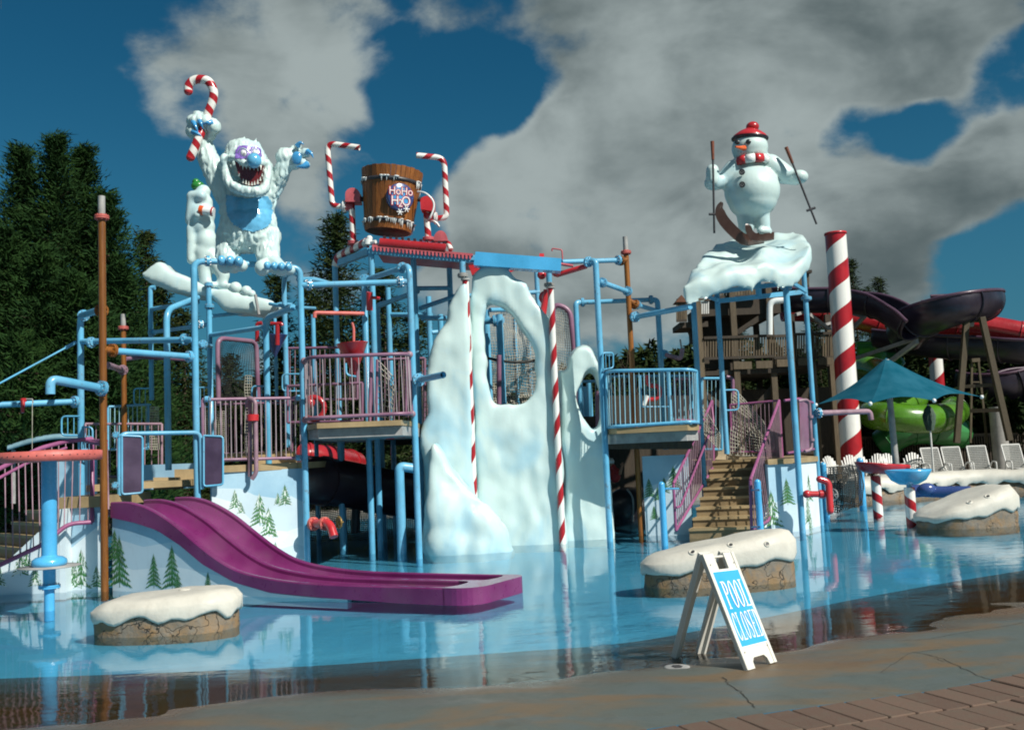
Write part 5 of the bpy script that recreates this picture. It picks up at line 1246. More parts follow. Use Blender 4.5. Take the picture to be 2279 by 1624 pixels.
# hands
def hand(m_, parts):
    for a in parts:
        if not isinstance(a[0], tuple): BL(m_, *a)
        else: CAP(m_, *a)
hand(body_m, [((452, 318, YY-.1), (452, 290, YY-.1), 18, 22), (474, 282, YY-.22, 17), (466, 300, YY-.15, 14), (437, 290, YY-.12, 22)])
for (x, y, x2, y2) in ((425, 268, 432, 262), (440, 259, 444, 262), (455, 260, 458, 264), (423, 290, 430, 288)): CAP(body_m, (x, y, YY-.16), (x2, y2+6, YY-.3), 10.5, 9)
hand(body_m, [(636, 351, YY-.1, 21), ((633, 365, YY-.1), (655, 366, YY-.12), 16, 12), ((648, 340, YY-.08), (662, 327, YY-.1), 10, 7.5), ((655, 350, YY-.1), (682, 340, YY-.14), 10, 9), ((655, 362, YY-.12), (680, 366, YY-.16), 11, 9)])
YB = blob('body', body_m, .021, 'yeti_fur', YT, 1, furd)
extract(YB, 'chest_patch', 'yeti_blue', YT, lambda w_, n_: n_.y < -.05 and inpoly(PIX(w_), [(504, 434), (532, 440), (560, 442), (594, 436), (604, 450), (605, 472), (603, 494), (590, 508), (565, 516), (540, 512), (520, 500), (508, 482), (503, 458)]), .016, lambda p: .006*noise.noise(p*14)+.003*noise.noise(p*30))
extract(YB, 'eye_mask', 'yeti_violet', YT, lambda w_, n_: n_.y < -.05 and inpoly(PIX(w_), [(523, 352), (524, 336), (532, 325), (546, 324), (556, 329), (570, 327), (579, 333), (583, 348), (576, 352), (556, 350), (540, 354)]), .008)
# mouth
mo = [(521, 357), (535, 364), (550, 372), (572, 371), (587, 368), (582, 386), (578, 404), (556, 411), (541, 404), (531, 388)]
front = HY-.43
MB().prism([P(x, y if y < 374 else y+(y-374)*.16, front) for x, y in mo], (0, .3, 0)).obj('mouth', 'mouth_red', YT, fixn=True)
m_ = MB(); 
for k, (x, y, l, u) in enumerate([(533, 360, 10, -1), (540, 366, 12, -1), (548, 370, 7, -1), (556, 373, 6, -1), (565, 373, 6, -1), (573, 372, 8, -1), (580, 369, 10, -1), (541, 407, 9, 1), (547, 410, 10, 1), (553, 412, 8, 1), (560, 412, 7, 1), (566, 411, 8, 1), (573, 409, 10, 1), (579, 402, 8, 1), (583, 392, 6, 1), (532, 392, 6, 1)]):
    a = P(x, y, front-.02); b = P(x+.5, y-u*l, front-.05); MB().cyl(a, b, .018, .003, n=8).obj('tooth', 'tooth', YT)
MB().ball(P(565, 358, front-.12), .118, (1, 1, 1.05), 24, 16).obj('nose', 'yeti_blue', YT)
for (x, y, r_) in ((542, 341, 7), (567, 341, 6)):
    e = MB().ball(P(x, y, front-.02+.02), r_*.0074, (1, .8, 1.15), 16, 10).obj('eye', 'white_gloss', YT)
    MB().ball(P(x+1.5, y+1.5, front-.06), .014, n=10, m=8).obj('pupil', 'eye_black', e)
m_ = MB().tube(smooth_path([P(529, 340, front+.02), P(536, 331, front-.02), P(546, 332, front-.03), P(552, 338, front-.02)], 4), .009, 8); m_.obj('brow', 'yeti_fur', YT); MB().tube(smooth_path([P(558, 336, front-.02), P(565, 331, front-.02), P(575, 335, front+.02)], 4), .009, 8).obj('brow', 'yeti_fur', YT)
def claw(pts, r_): MB().tube(smooth_path([P(*p) for p in pts], 4), r_, 10, True, 0, r_*.1).obj('claw', 'claw_blue', YT)
cy = YY-.38
for a, b, r_ in (((430, 272), (441, 296), .05), ((443, 267), (452, 288), .05), ((470, 274), (452, 276), .055), ((430, 294), (448, 303), .05)): claw([(a[0], a[1], cy+.06), ((a[0]+b[0])/2, (a[1]+b[1])/2-1, cy), (b[0], b[1], cy+.02)], r_)
for a, c, b in (((662, 325), (668, 318), (676, 322)), ((684, 338), (692, 342), (697, 352))): claw([(a[0], a[1], YY-.2), (c[0], c[1], YY-.24), (b[0], b[1], YY-.24)], .05)
claw([(684, 366, YY-.28), (672, 371, YY-.33), (658, 371, YY-.3)], .06)
MB().ball(P(660, 352, YY-.24), .085, (1, .5, 1.3)).obj('palm_pad', 'claw_blue', YT)
for (x0, x1, y, n_) in ((484, 541, 579, 2), (587, 650, 591, 4)):
    for k in range(n_+(1 if n_ == 2 else 0)):
        kk = n_+(1 if n_ == 2 else 0); x = x0+(x1-x0)*(k+.5)/kk; yy = y+(x-x0)*.06
        MB().ball(P(x, yy, YY-.50), .0066*(x1-x0)/kk*.56, (1.0, 1.5, 1.2), 14, 10).obj('toe', 'yeti_blue', YT)
# candy cane held in the fist
cp = [P(*q) for q in [(419, 203, YY-.22), (420, 191, YY-.22), (430, 180, YY-.22), (446, 177, YY-.22), (464, 182, YY-.22), (475, 203, YY-.22), (473, 226, YY-.22), (464, 250, YY-.22), (455, 280, YY-.22), (444, 303, YY-.3), (432, 332, YY-.32), (424, 350, YY-.32)]]
w = P(455, 280, YY); CT = thing('candy_cane', 'big red and white striped candy cane held up in the snow monster fist', 'candy cane', w)
sp = smooth_path(cp, 7); MB().tube(sp, .072, 20).obj('cane', 'candy_cane', CT); MB().ball(sp[0], .0725, n=18, m=12).obj('cane_tip', 'red_paint', CT); MB().ball(sp[-1], .0725, n=18, m=12).obj('cane_tip', 'red_paint', CT)
# ------------------------------------------------ snow ledge and snowman behind
LT = thing('snow_ledge', 'sagging white snow ledge carrying the snowman with the green cap, at the back left', 'snow ledge', P(460, 690, 19.5))
o, _ = slab([(310, 604), (327, 593), (343, 581), (357, 581), (369, 594), (385, 604), (420, 614), (445, 628), (472, 642), (507, 644), (563, 656), (600, 668), (612, 676), (609, 686), (593, 695), (567, 695), (537, 693), (509, 692), (490, 681), (476, 668), (448, 655), (415, 655), (378, 643), (343, 629), (315, 618)], 19.4, 1, None, 3)
blob('snow_slab', MB().prism(o, (0, 1.0, 0)), .06, 'snow_fibre', LT, 9, lambda p, n_: .05*noise.fractal(Vector(p)*1.6, 1, 2, 3))
for (x, y, r_) in ((524, 641, 14), (548, 648, 12.5), (560, 654, 9)): MB().ball(P(x, y, 19.5), r_*19.5/FPX, n=20, m=14).obj('snowball', 'snow_fibre', LT)
MB().cyl(P(568, 656, 19.3), P(576, 700, 19.3), .03).obj('strap', 'grey_metal', LT)
ST = thing('snowman_statue', 'white snowman statue with a green cap standing on the ledge behind the snow monster', 'statue', P(460, 640, 19.6)); SY = 19.6
m_ = MB()
BL(m_, 447, 478, SY, 32, (1, .9, 1.0)); BL(m_, 450, 452, SY, 24, (1, .9, .9)); BL(m_, 449, 505, SY, 30, (1, .9, .8)); BL(m_, 458, 535, SY, 27, (.9, .9, 1.2)); BL(m_, 452, 426, SY, 17, (1, 1, .9))
CAP(m_, (452, 560, SY), (455, 600, SY), 22, 15); CAP(m_, (470, 570, SY), (497, 612, SY), 18, 15); CAP(m_, (455, 600, SY), (458, 630, SY), 15, 14); CAP(m_, (454, 632, SY), (474, 634, SY-.1), 11, 8); CAP(m_, (497, 612, SY), (494, 634, SY), 14, 12); CAP(m_, (492, 638, SY), (512, 638, SY-.1), 9, 8)
CAP(m_, (430, 440, SY-.1), (424, 490, SY-.1), 14, 13); CAP(m_, (428, 438, SY-.1), (448, 436, SY-.2), 14, 12); CAP(m_, (432, 494, SY-.1), (440, 478, SY-.3), 12, 9); CAP(m_, (424, 508, SY-.15), (424, 580, SY-.1), 10, 9)
blob('body', m_, .035, 'snow_fibre', ST, 5)
m_ = MB().ball(P(440, 414, SY), .11, (1.2, 1.1, .9)).ball(P(436, 405, SY), .075, (1, 1, .9)); m_.obj('cap', 'green_hat', ST)
MB().cyl(P(446, 468, SY-.3), P(476, 472, SY-.3), .085, n=18).obj('tube', 'white_gloss', ST); MB().cyl(P(444, 467.5, SY-.3), P(453, 469, SY-.3), .095, n=18).obj('orange_band', 'orange_cup', ST); MB().cyl(P(471, 471, SY-.3), P(474, 471.5, SY-.3), .095, n=18).obj('red_band', 'red_paint', ST)
# ------------------------------------------------ skiing snowman on its ledge
KT = thing('snow_ledge', 'wavy-edged white snow ledge on blue posts under the skiing snowman', 'snow ledge', P(1660, 630, 18.4))
front_ = [(1514, 645), (1545, 640), (1588, 636), (1633, 624), (1660, 626), (1680, 628), (1709, 611), (1752, 618), (1776, 606), (1797, 584), (1806, 565)]
back_ = [(1806, 545), (1797, 531), (1778, 522), (1745, 524), (1696, 530), (1645, 538), (1618, 546), (1588, 548), (1567, 566), (1557, 584), (1532, 606), (1520, 624)]
V = []; nf = 60; ne = 26
fp = smooth_path([P(x, y-14, 17.5+.9*(i/10)**3) for i, (x, y) in enumerate(front_)], 6); bp2 = smooth_path([P(1520, 628, 17.8), P(1532, 606, 18.0), P(1557, 584, 18.5), P(1588, 550, 19.4), P(1618, 546, 19.7), P(1645, 538, 19.8), P(1696, 532, 19.8), P(1745, 524, 19.8), P(1778, 522, 19.7), P(1797, 531, 19.2), P(1804, 545, 18.8)], 6)
def atl(path, t):
    i = t*(len(path)-1); k = min(int(i), len(path)-2); return path[k].lerp(path[k+1], i-k)
m_ = MB(); top = []; 
for j in range(ne):
    for i in range(nf):
        u, v = i/(nf-1), j/(ne-1); p = atl(fp, u).lerp(atl(bp2, u), v)
        b = noise.fractal(Vector((p.x*1.7, p.y*1.5, 4)), 1, 2, 2); rid = 1-abs(noise.noise(Vector((p.x*1.9+3, p.y*1.4, 9))))*2
        p = p+Vector((0, 0, .17*b+.10*rid)); top.append(p)
for p in top: V.append(p)
for j in range(ne):
    for i in range(nf):
        p = top[j*nf+i]; edge = min(1, 4*min(i/(nf-1), 1-i/(nf-1), j/(ne-1), 1-j/(ne-1)))
        dr = .34+.17*abs(sin(i*.30))+.05*sin(i*.9) if j == 0 else .36
        q = p-Vector((0, 0, dr)); q.y += .06 if j == 0 else 0; V.append(q)
o_ = nf*ne; Fs = [(j*nf+i, j*nf+i+1, (j+1)*nf+i+1, (j+1)*nf+i) for j in range(ne-1) for i in range(nf-1)]+[(o_+j*nf+i, o_+(j+1)*nf+i, o_+(j+1)*nf+i+1, o_+j*nf+i+1) for j in range(ne-1) for i in range(nf-1)]
Fs += [(i, o_+i, o_+i+1, i+1) for i in range(nf-1)]+[((ne-1)*nf+i, (ne-1)*nf+i+1, o_+(ne-1)*nf+i+1, o_+(ne-1)*nf+i) for i in range(nf-1)]
Fs += [(j*nf, (j+1)*nf, o_+(j+1)*nf, o_+j*nf) for j in range(ne-1)]+[(j*nf+nf-1, o_+j*nf+nf-1, o_+(j+1)*nf+nf-1, (j+1)*nf+nf-1) for j in range(ne-1)]
m_.add(V, Fs)
blob('snow_slab', m_, .05, 'snow_fibre', KT, 30, lambda p, n_: .03*noise.fractal(Vector(p)*3, 1, 2, 2))
KY = 18.6
NT = thing('snowman_statue', 'round white snowman statue on brown skis in red bobble hat and scarf', 'statue', P(1680, 525, KY))
m_ = MB(); BL(m_, 1673, 425, KY, 62, (1, 1, .92), 32, 24); BL(m_, 1674, 445, KY, 55, (1, 1, .8), 32, 20); BL(m_, 1671, 375, KY, 32, (1, 1, .6))
BL(m_, 1668, 330, KY, 41, (1, 1, .82), 28, 20); BL(m_, 1669, 342, KY, 38, (1, 1, .62), 28, 20)
CAP(m_, (1688, 465, KY), (1697, 502, KY), 24, 17); CAP(m_, (1692, 514, KY-.1), (1708, 515, KY-.05), 9, 10); CAP(m_, (1660, 468, KY), (1660, 508, KY), 24, 17)
CAP(m_, (1633, 378, KY), (1610, 402, KY), 23, 20); CAP(m_, (1610, 402, KY), (1588, 408, KY-.1), 19, 17); BL(m_, 1582, 408, KY-.1, 16)
CAP(m_, (1585, 380, KY-.18), (1585, 402, KY-.18), 15, 15)
CAP(m_, (1714, 368, KY), (1744, 388, KY), 25, 23); CAP(m_, (1744, 390, KY), (1770, 396, KY-.1), 20, 17); BL(m_, 1778, 394, KY-.18, 18, (1.15, 1, .9)); BL(m_, 1712, 352, KY+.1, 9)
blob('body', m_, .027, 'snow_fibre', NT, 3)
MB().lathe(P(1668, 307, KY), [(0, -.02), (.325, -.035), (.335, .0), (.30, .045), (.20, .12), (.11, .165), (0, .17)], 32, (.06, -.05, 1)).obj('hat', 'red_paint', NT)
o = MB().lathe(P(1668, 308, KY), [(.30, -.05), (.345, -.03), (.35, .0), (.325, .015)], 32, (.06, -.05, 1)).obj('hat_brim', 'maroon_slide', NT)
MB().ball(P(1674, 283, KY), .118, (1.05, 1, .85), 20, 14).obj('bobble', 'red_paint', NT)
ax = Vector((.05, -.05, 1))
for k in range(12):   # striped scarf, one block per colour
    a0, a1 = 2*pi*k/12, 2*pi*(k+1)/12; V = []; R1_, R2_ = .29, .372; c_ = P(1670, 362, KY)
    for a in (a0, (a0+a1)/2, a1):
        for r_, z in ((R1_, -.085), (R2_-.015, -.08), (R2_, .0), (R2_-.025, .075), (R1_, .08)): V.append(c_+Vector((cos(a)*r_, sin(a)*r_, z+cos(a)*.01)))
    MB().add(V, [(i*5+j, (i+1)*5+j, (i+1)*5+(j+1) % 5, i*5+(j+1) % 5) for i in range(2) for j in range(5)]+[(0, 1, 2, 3, 4), (14, 13, 12, 11, 10)]).obj('scarf_block', 'red_paint' if k % 2 else 'white_gloss', NT, fixn=True)
for (x, y) in ((1640, 317), (1665, 316)): 
    e = MB().ball(P(x, y, KY-.31 if x < 1650 else KY-.335), .052, (1, .5, 1), 16, 10).obj('eye', 'eye_black', NT)
    MB().ball(P(x+3, y-2.5, KY-.37), .012, n=8, m=6).obj('eye_glint', 'white_gloss', e)
MB().tube(smooth_path([P(1655, 330, KY-.3), P(1646, 329, KY-.45), P(1636, 327, KY-.56)], 4), .052, 14, True, 0, .014).obj('carrot_nose', 'carrot', NT)
for k in range(7):
    x = 1642+k*6.2; y = 337+5*sin(k/6*pi)-(3 if k == 6 else 0); MB().ball(P(x, y, KY-.335+.01*abs(k-2)), .009, n=8, m=6).obj('mouth_dot', 'dark_metal', NT)
for (x, y, Yb_) in ((1650.5, 383, KY-.44), (1651, 411, KY-.50)):
    n_ = Vector((-.35, -.93, .1 if y < 400 else -.02)).normalized(); c_ = P(x, y, Yb_)
    o = MB().lathe(c_, [(0, .004), (.045, .006), (.055, .012), (.056, -.02)], 20, n_).obj('button', 'dark_metal', NT)
    u = n_.orthogonal().normalized(); w_ = n_.cross(u)
    for sx_, sy_ in ((1, 1), (1, -1), (-1, 1), (-1, -1)): MB().cyl(c_+(u*sx_+w_*sy_)*.017+n_*.004, c_+(u*sx_+w_*sy_)*.017+n_*.009, .009, n=8).obj('button_hole', 'grey_metal', o)
def ski(pts, wpx, label):
    T_ = thing('ski', label, 'ski', P(*pts[len(pts)//2])); path = smooth_path([P(*q) for q in pts], 5); m_ = MB(); V = []; n = len(path)
    for i, p in enumerate(path):
        t = i/(n-1); wd = wpx*KY/FPX*(min(1, .25+2.6*t) if t < .3 else 1); tg = (path[min(i+1, n-1)]-path[max(i-1, 0)]).normalized(); sd_ = tg.cross(Vector((-.25, 1, .35))).normalized()*wd; V += [p+sd_, p-sd_]
    for p in V[:]: V.append(p+Vector((.01, .03, -.01)))
    k = 2*n; Fs = [(2*i, 2*i+1, 2*i+3, 2*i+2) for i in range(n-1)]+[(k+2*i, k+2*i+2, k+2*i+3, k+2*i+1) for i in range(n-1)]+[(2*i, 2*i+2, k+2*i+2, k+2*i) for i in range(n-1)]+[(2*i+1, k+2*i+1, k+2*i+3, 2*i+3) for i in range(n-1)]+[(0, k, k+1, 1)]
    m_.add(V, Fs, None, 0, False); m_.obj('ski_board', 'ski_brown', T_, fixn=True)
ski([(1606, 450, 17.9), (1600, 466, 17.95), (1610, 490, 18.05), (1638, 520, 18.2), (1660, 533, 18.3), (1700, 528, 18.6)], 12, 'brown ski with its long upturned tip, left one of the snowman pair')
ski([(1661, 498, 18.1), (1664, 506, 18.1), (1672, 522, 18.2), (1690, 529, 18.3), (1722, 524, 18.6)], 8, 'brown ski with a short pointed tip under the snowman foot')
def skipole(a, b, c, bk, label):
    T_ = thing('ski_pole', label, 'ski pole', P(*c)); MB().cyl(P(*a), P(*b), .036, .028, n=12).obj('grip', 'handle_brown', T_); MB().cyl(P(*b), P(*c), .020, n=10).obj('shaft', 'dark_metal', T_)
    p = P(*bk); ax_ = (P(*c)-P(*b)).normalized(); u = ax_.cross(Vector((0, 1, 0))).normalized(); MB().cyl(p-u*.085, p+u*.085, .024, n=8).obj('basket', 'dark_metal', T_)
skipole((1584.5, 315, 18.25), (1586, 356, 18.25), (1589, 519, 18.25), (1587, 477, 18.25), 'upright ski pole in the snowman mitten on the left')
skipole((1748.5, 328, 18.3), (1763, 364, 18.3), (1816.5, 499, 18.3), (1804, 466, 18.3), 'slanting ski pole in the snowman mitten on the right')
# ------------------------------------------------ tipping bucket
BY = 19.0; tc_ = P(873, 384, BY); bc_ = P(863.5, 517, BY); axv = (tc_-bc_).normalized(); H = (tc_-bc_).length; r0 = 52.5*BY/FPX; r1 = 69.5*BY/FPX
u_ = Vector((1, 0, 0)); u_ = (u_-axv*u_.dot(axv)).normalized(); w_ = axv.cross(u_)
KT2 = thing('tipping_bucket', 'large wooden stave tipping bucket with icicle hoops and a round blue sign', 'bucket', bc_)
NS = 38
def bpt(a, t, dr=0): r_ = r0+(r1-r0)*t+dr; return bc_+axv*(H*t)+(u_*cos(a)+w_*sin(a))*r_
for k in range(NS):
    a0, a1 = 2*pi*(k+.035)/NS, 2*pi*(k+.965)/NS; dr = .004*math.sin(k*7.3); V = []
    for t in (0, 1+.004*math.sin(k*3.1)):
        for a in (a0, a1):
            V += [bpt(a, t, dr), bpt(a, t, -.04)]
    MB().add(V, [(0, 1, 5, 4), (2, 6, 7, 3), (0, 4, 6, 2), (1, 3, 7, 5), (0, 2, 3, 1), (4, 5, 7, 6)], None, 0, False).obj('stave', 'bucket_wood', KT2, fixn=True)
MB().lathe(bc_, [(0, .04), (r0-.03, .04), (r0-.03, .0), (0, 0)], 32, axv).obj('bucket_floor', 'dark_timber', KT2)
for t0 in (.10, .76):
    m_ = MB(); V = []
    for k in range(48):
        a = 2*pi*k/48
        for t, dr in ((t0, .003), (t0, .016), (t0+.055, .016), (t0+.055, .003)): V.append(bpt(a, t, dr))
    m_.add(V, [(k*4+j, ((k+1) % 48)*4+j, ((k+1) % 48)*4+(j+1) % 4, k*4+(j+1) % 4) for k in range(48) for j in range(4)]); o = m_.obj('hoop', 'dark_metal', KT2)
    m_ = MB(); rr = random.Random(3)
    for k in range(150):
        a = rr.uniform(0, 2*pi)
        if noise.noise(Vector((cos(a)*3, sin(a)*3, t0*9))) < -.08: continue
        l = rr.uniform(.03, .11)*(1.5 if rr.random() > .8 else 1); p = bpt(a, t0+.05, .022); m_.cyl(p, p-axv*l-Vector((0, 0, 0)), .013, .002, n=5)
    for k in range(40):
        a = rr.uniform(0, 2*pi)
        if noise.noise(Vector((cos(a)*3, sin(a)*3, t0*9))) < -.05: continue
        m_.ball(bpt(a, t0+.052, .018), .022, (1.8, 1.8, .8), 8, 6)
    m_.obj('icicles', 'white_gloss', o, kind='stuff')
MB().cyl(P(801, 443, BY), P(818, 444, BY), .05, n=12).obj('axle', 'dark_metal', KT2); MB().cyl(P(924, 443, BY), P(946, 445, BY), .05, n=12).obj('axle', 'dark_metal', KT2)
def textobj(txt, size, origin, ex, ey, mat, parent, name, off=0, extr=.004, shear=0, sx=1, outline=0):
    cu = bpy.data.curves.new('t', 'FONT'); cu.body = txt; cu.size = size; cu.align_x = 'CENTER'; cu.align_y = 'CENTER'; cu.extrude = extr; cu.offset = outline; cu.shear = shear; cu.space_line = .78
    o = bpy.data.objects.new('t', cu); COL.objects.link(o); dg = bpy.context.evaluated_depsgraph_get(); me = bpy.data.meshes.new_from_object(o.evaluated_get(dg)); bpy.data.objects.remove(o)
    ex = Vector(ex).normalized(); ey = Vector(ey); ey = (ey-ex*ey.dot(ex)).normalized(); ez = ex.cross(ey); M_ = Matrix((ex, ey, ez)).transposed().to_4x4(); me.transform(M_ @ Matrix.Diagonal((sx, 1, 1, 1)))
    c = Vector(origin)+ez*off; me.materials.append(MATS[mat]); me.name = name; return link(name, me, c, parent)
aa = atan2(-.90, .46); sc_ = bpt(aa, .49, .02); nn = (u_*cos(aa)+w_*sin(aa)); nn = (nn+Vector((0, 0, -.06))).normalized(); eu = Vector((0, 0, 1)).cross(nn).normalized(); ev = nn.cross(eu)
sg = MB(); sg.lathe(sc_, [(0, .05), (.245, .05), (.262, .035), (.262, -.06)], 36, nn).obj
o = sg.obj('round_sign', 'sign_navy' if 'sign_navy' in MATS else 'navy_slide', KT2)
MB().lathe(sc_, [(0, .052), (.15, .053), (.18, .051)], 24, nn).obj('sign_glow', 'claw_blue', o)
for i, (t, dx, dy, s_) in enumerate((('HoHo', -.005, .10, .21), ('H', -.125, -.085, .25), ('2', -.012, -.13, .20), ('O', .10, -.085, .25))):
    textobj(t, s_, sc_+eu*dx+ev*dy, eu, ev+eu*.12, 'red_paint', o, 'letter_outline', .058, .002, 0, .9, .012); textobj(t, s_, sc_+eu*dx+ev*dy, eu, ev+eu*.12, 'sign_white', o, 'lettering', .064, .002, 0, .9, -.002)
m_ = MB()
for (x, y) in ((.11, -.22), (-.02, -.285)):
    c_ = sc_+eu*x+ev*y+nn*.055
    for k in range(6): a = k*pi/3; m_.beam(c_, c_+(eu*cos(a)+ev*sin(a))*.065, .02, .012)
m_.obj('snowflakes', 'sign_white', o, kind='stuff')
# bucket stands
def stand(T_, xb, yb, xt, yt, Y, blk, name='stand_post'):
    MB().tube([P(xb, yb, Y), P(xt, yt, Y)], .062, 20).flange(P(xb, yb-1, Y), (0, 0, 1), .062, .02, 1).obj(name, ['candy_pipe', 'pink_paint'], T_)
BSL = thing('bucket_stand', 'left candy striped stand with pink bearing housing holding the bucket', 'bucket stand', P(786, 542, 19))
stand(BSL, 786, 542, 782, 450, 19, None)
m_ = MB(); pts = [P(768+ (32-32*cos(pi*k/8))*.5, 432-14*sin(pi*k/8)+0, 18.85) for k in range(9)]+[P(801, 449, 18.85), P(768, 449, 18.85)]
m_.prism(pts, (0, .3, 0)); m_.obj('bearing_housing', 'pink_paint', BSL, fixn=True)
MB().cyl(P(765, 459, 19), P(785, 461, 19), .085, n=18).obj('branch_stub', 'pink_paint', BSL); MB().flange(P(766, 459, 19), (1, 0, -.05), .065, .02).obj('flange', 'white_gloss', BSL)
BSR = thing('bucket_stand', 'right candy striped stand with dark pink bearing housing holding the bucket', 'bucket stand', P(952, 532, 19))
stand(BSR, 953, 533, 948, 468, 19, None)
m_ = MB(); pts = [P(935+(31-31*cos(pi*k/8))*.5, 447-11*sin(pi*k/8), 18.8) for k in range(9)]+[P(966, 470, 18.8), P(936, 466, 18.8)]
m_.prism(pts, (0, .3, 0)); m_.obj('bearing_housing', 'red_paint', BSR, fixn=True)
MB().cyl(P(950, 484, 19), P(972, 486, 19), .085, n=18).obj('branch_stub', 'pink_paint', BSR); MB().flange(P(969, 486, 19), (1, 0, 0), .065, .02).obj('flange', 'white_gloss', BSR)
pts = [P(966+22*cos(pi*k/10+pi), 538-23*sin(pi*k/10) , 18.6) for k in range(11)]; pts = [P(980+16*cos(pi-pi*k/10), 536-23*sin(pi*k/10), 18.6) for k in range(11)]
MB().prism(pts, (0, .18, 0)).obj('gear_guard', 'pink_paint', BSR, fixn=True)
for lab, pth, par in (('left candy cane water pipe arching over the bucket from the left', [(770, 459, 19), (739, 460, 19), (727.5, 319, 19), (800, 329, 18.9)], 0), ('right candy cane water pipe arching over the bucket from the right', [(968, 486, 19), (994, 485, 19), (988, 352, 19), (926, 346, 18.9)], 1)):
    T_ = thing('candy_cane_pipe', lab, 'water pipe', P(*pth[1])); MB().tube(fillet([P(*q) for q in pth], .17, 8), .056, 20, cap=False).obj('pipe', 'candy_pipe', T_)
    a, b = P(*pth[-2]), P(*pth[-1]); d = (b-a).normalized(); MB().cyl(b-d*.05, b-d*.045, .05, n=14).obj('pipe_bore', 'dark_metal', T_)
w = P(950, 450, 18.8); T_ = thing('white_hose', 'thin white hose looping round the right bucket bearing', 'hose', w)
MB().tube(smooth_path([P(929, 427, 18.7), P(946, 430, 18.6), P(962, 445, 18.6), P(965, 462, 18.6), P(957, 484, 18.6), P(950, 492, 18.7)], 6), .018, 10).obj('hose', 'white_gloss', T_)
MB().tube(smooth_path([P(950, 491, 18.7), P(962, 491, 18.6), P(972, 497, 18.6), P(977, 505, 18.6)], 5), .02, 10).obj('hose_end', 'candy_pipe', T_)
# ------------------------------------------------ red funnel and its feed pipe
w = P(787, 800, 16.2); T_ = thing('red_funnel', 'red water funnel tipping over the mauve balcony railing', 'funnel', w)
c_ = P(783.5, 765, 16.2); t_ = P(789.5, 835, 16.2); d = (c_-t_).normalized()
MB().lathe(t_, [(.015, 0), (.25, (c_-t_).length), (.262, (c_-t_).length+.008), (.24, (c_-t_).length+.004), (.02, .03)], 32, d).obj('cone', 'red_paint', T_)
MB().tube(fillet([P(787, 764, 16.2), P(787, 730, 16.2), P(783, 718, 16.2)], .05, 4), .022, 10).obj('stem', 'salmon_paint', T_)
w = P(750, 697, 17.8); T_ = thing('pink_spray_pipe', 'thin pink spray pipe reaching left over the mauve balcony', 'pipe', w)
MB().tube(fillet([P(809, 698, 17.9), P(700, 696, 17.4), P(700, 707, 17.4)], .08, 5), .036, 12).obj('pipe', 'salmon_paint', T_)
MB().tube([P(822, 650, 17.9), P(822, 690, 18)], .06, 12).tube([P(826, 662, 17.9), P(845, 664, 17.9)], .03, 10).obj('red_fitting', 'red_paint', T_)
w = P(955, 840, 16.6); T_ = thing('water_spout', 'short blue open-ended spout on the blue post left of the ice wall', 'water spout', w)
a, b = P(928, 846, 16.8), P(986, 834, 16.0); MB().tube([a, b], .056, 18, cap=False).tube([b-(b-a).normalized()*.01, a], .047, 18, cap=False).obj('spout_pipe', 'blue_paint', T_); d = (b-a).normalized(); MB().cyl(b-d*.12, b-d*.115, .05, n=14).obj('spout_bore', 'dark_metal', T_)
MB().flange(P(931, 845, 16.75), d, .06, .024, 0, True, 1).obj('flange', ['blue_paint', 'bolt_metal'], T_)
# red swing frames behind
w = P(563, 730, 18.5); T_ = thing('red_spray_arch', 'small bright red pipe arch beside a dark blue funnel behind the snow ledge', 'play toy', w)
MB().tube(fillet([P(572, 760, 18.6), P(572, 720, 18.6), P(583, 719, 18.6)], .05, 4), .04, 10).obj('arch_pipe', 'red_slide', T_)
MB().tube(fillet([P(602, 720, 19), P(626, 720, 19), P(628, 725, 19)], .05, 4), .035, 10).cyl(P(617, 722, 19), P(617, 768, 19), .045, n=10).obj('arch_pipe', 'red_slide', T_)
t_ = P(612, 795, 19.2); MB().lathe(t_, [(.01, 0), (.24, .42), (.25, .43), (.23, .42)], 24).obj('blue_funnel', 'navy_slide', T_)
# ============================================================ SIGN, TOYS, POOLSIDE
# ------------------------------------------------ folding sign
F1, F2, B1, B2 = G(1663, 1491, .022), G(1728, 1471, .022), G(1497, 1463, .0), G(1566, 1452, .0)
# keep the hinge line above the middle of the feet
T1 = P(1562, 1233, (F1.y+B1.y)/2); T2 = P(1631, 1227, (F2.y+B2.y)/2)
SG = thing('folding_sign', 'white folding floor sign with a blue POOL CLOSED panel standing at the pool edge', 'sign', ((F1.x+B2.x)/2, (F1.y+B2.y)/2, 0))
def board(a, b, c, d, name, cut, bar):
    """a,b feet left/right, c,d top left/right; outline in unit coordinates"""
    def q(u, v): return a.lerp(b, u).lerp(c.lerp(d, u), v)
    n_ = (b-a).cross(c-a).normalized()
    if n_.y > 0: n_ = -n_
    out = [(0, 0), (.26, 0), (.27, .055), (.34, .085), (.68, .085), (.75, .055), (.78, 0), (1, 0), (1, 1), (.66, 1), (.66, .855), (.34, .855), (.34, 1), (0, 1)]
    if bar: out = [(0, 0), (.2, 0), (.23, .10), (.25, .82), (.75, .82), (.77, .10), (.8, 0), (1, 0), (1, 1), (.66, 1), (.66, .9), (.34, .9), (.34, 1), (0, 1)]
    o = MB().prism([q(u, v) for u, v in out], -n_*.028).obj(name, 'sign_plastic', SG, fixn=True)
    return q, n_, o
q, n_, fo = board(F1, F2, T1, T2, 'front_board', 0, 0); q2, n2, bo = board(B1, B2, T1+Vector((-.012, .03, 0)), T2+Vector((-.012, .03, 0)), 'rear_board', 0, 1)
MB().tube([T1.lerp(T2, .1)+Vector((0, .01, -.03)), T1.lerp(T2, .95)+Vector((0, .01, -.03))], .011, 10).obj('hinge_bar', 'sign_plastic', SG)
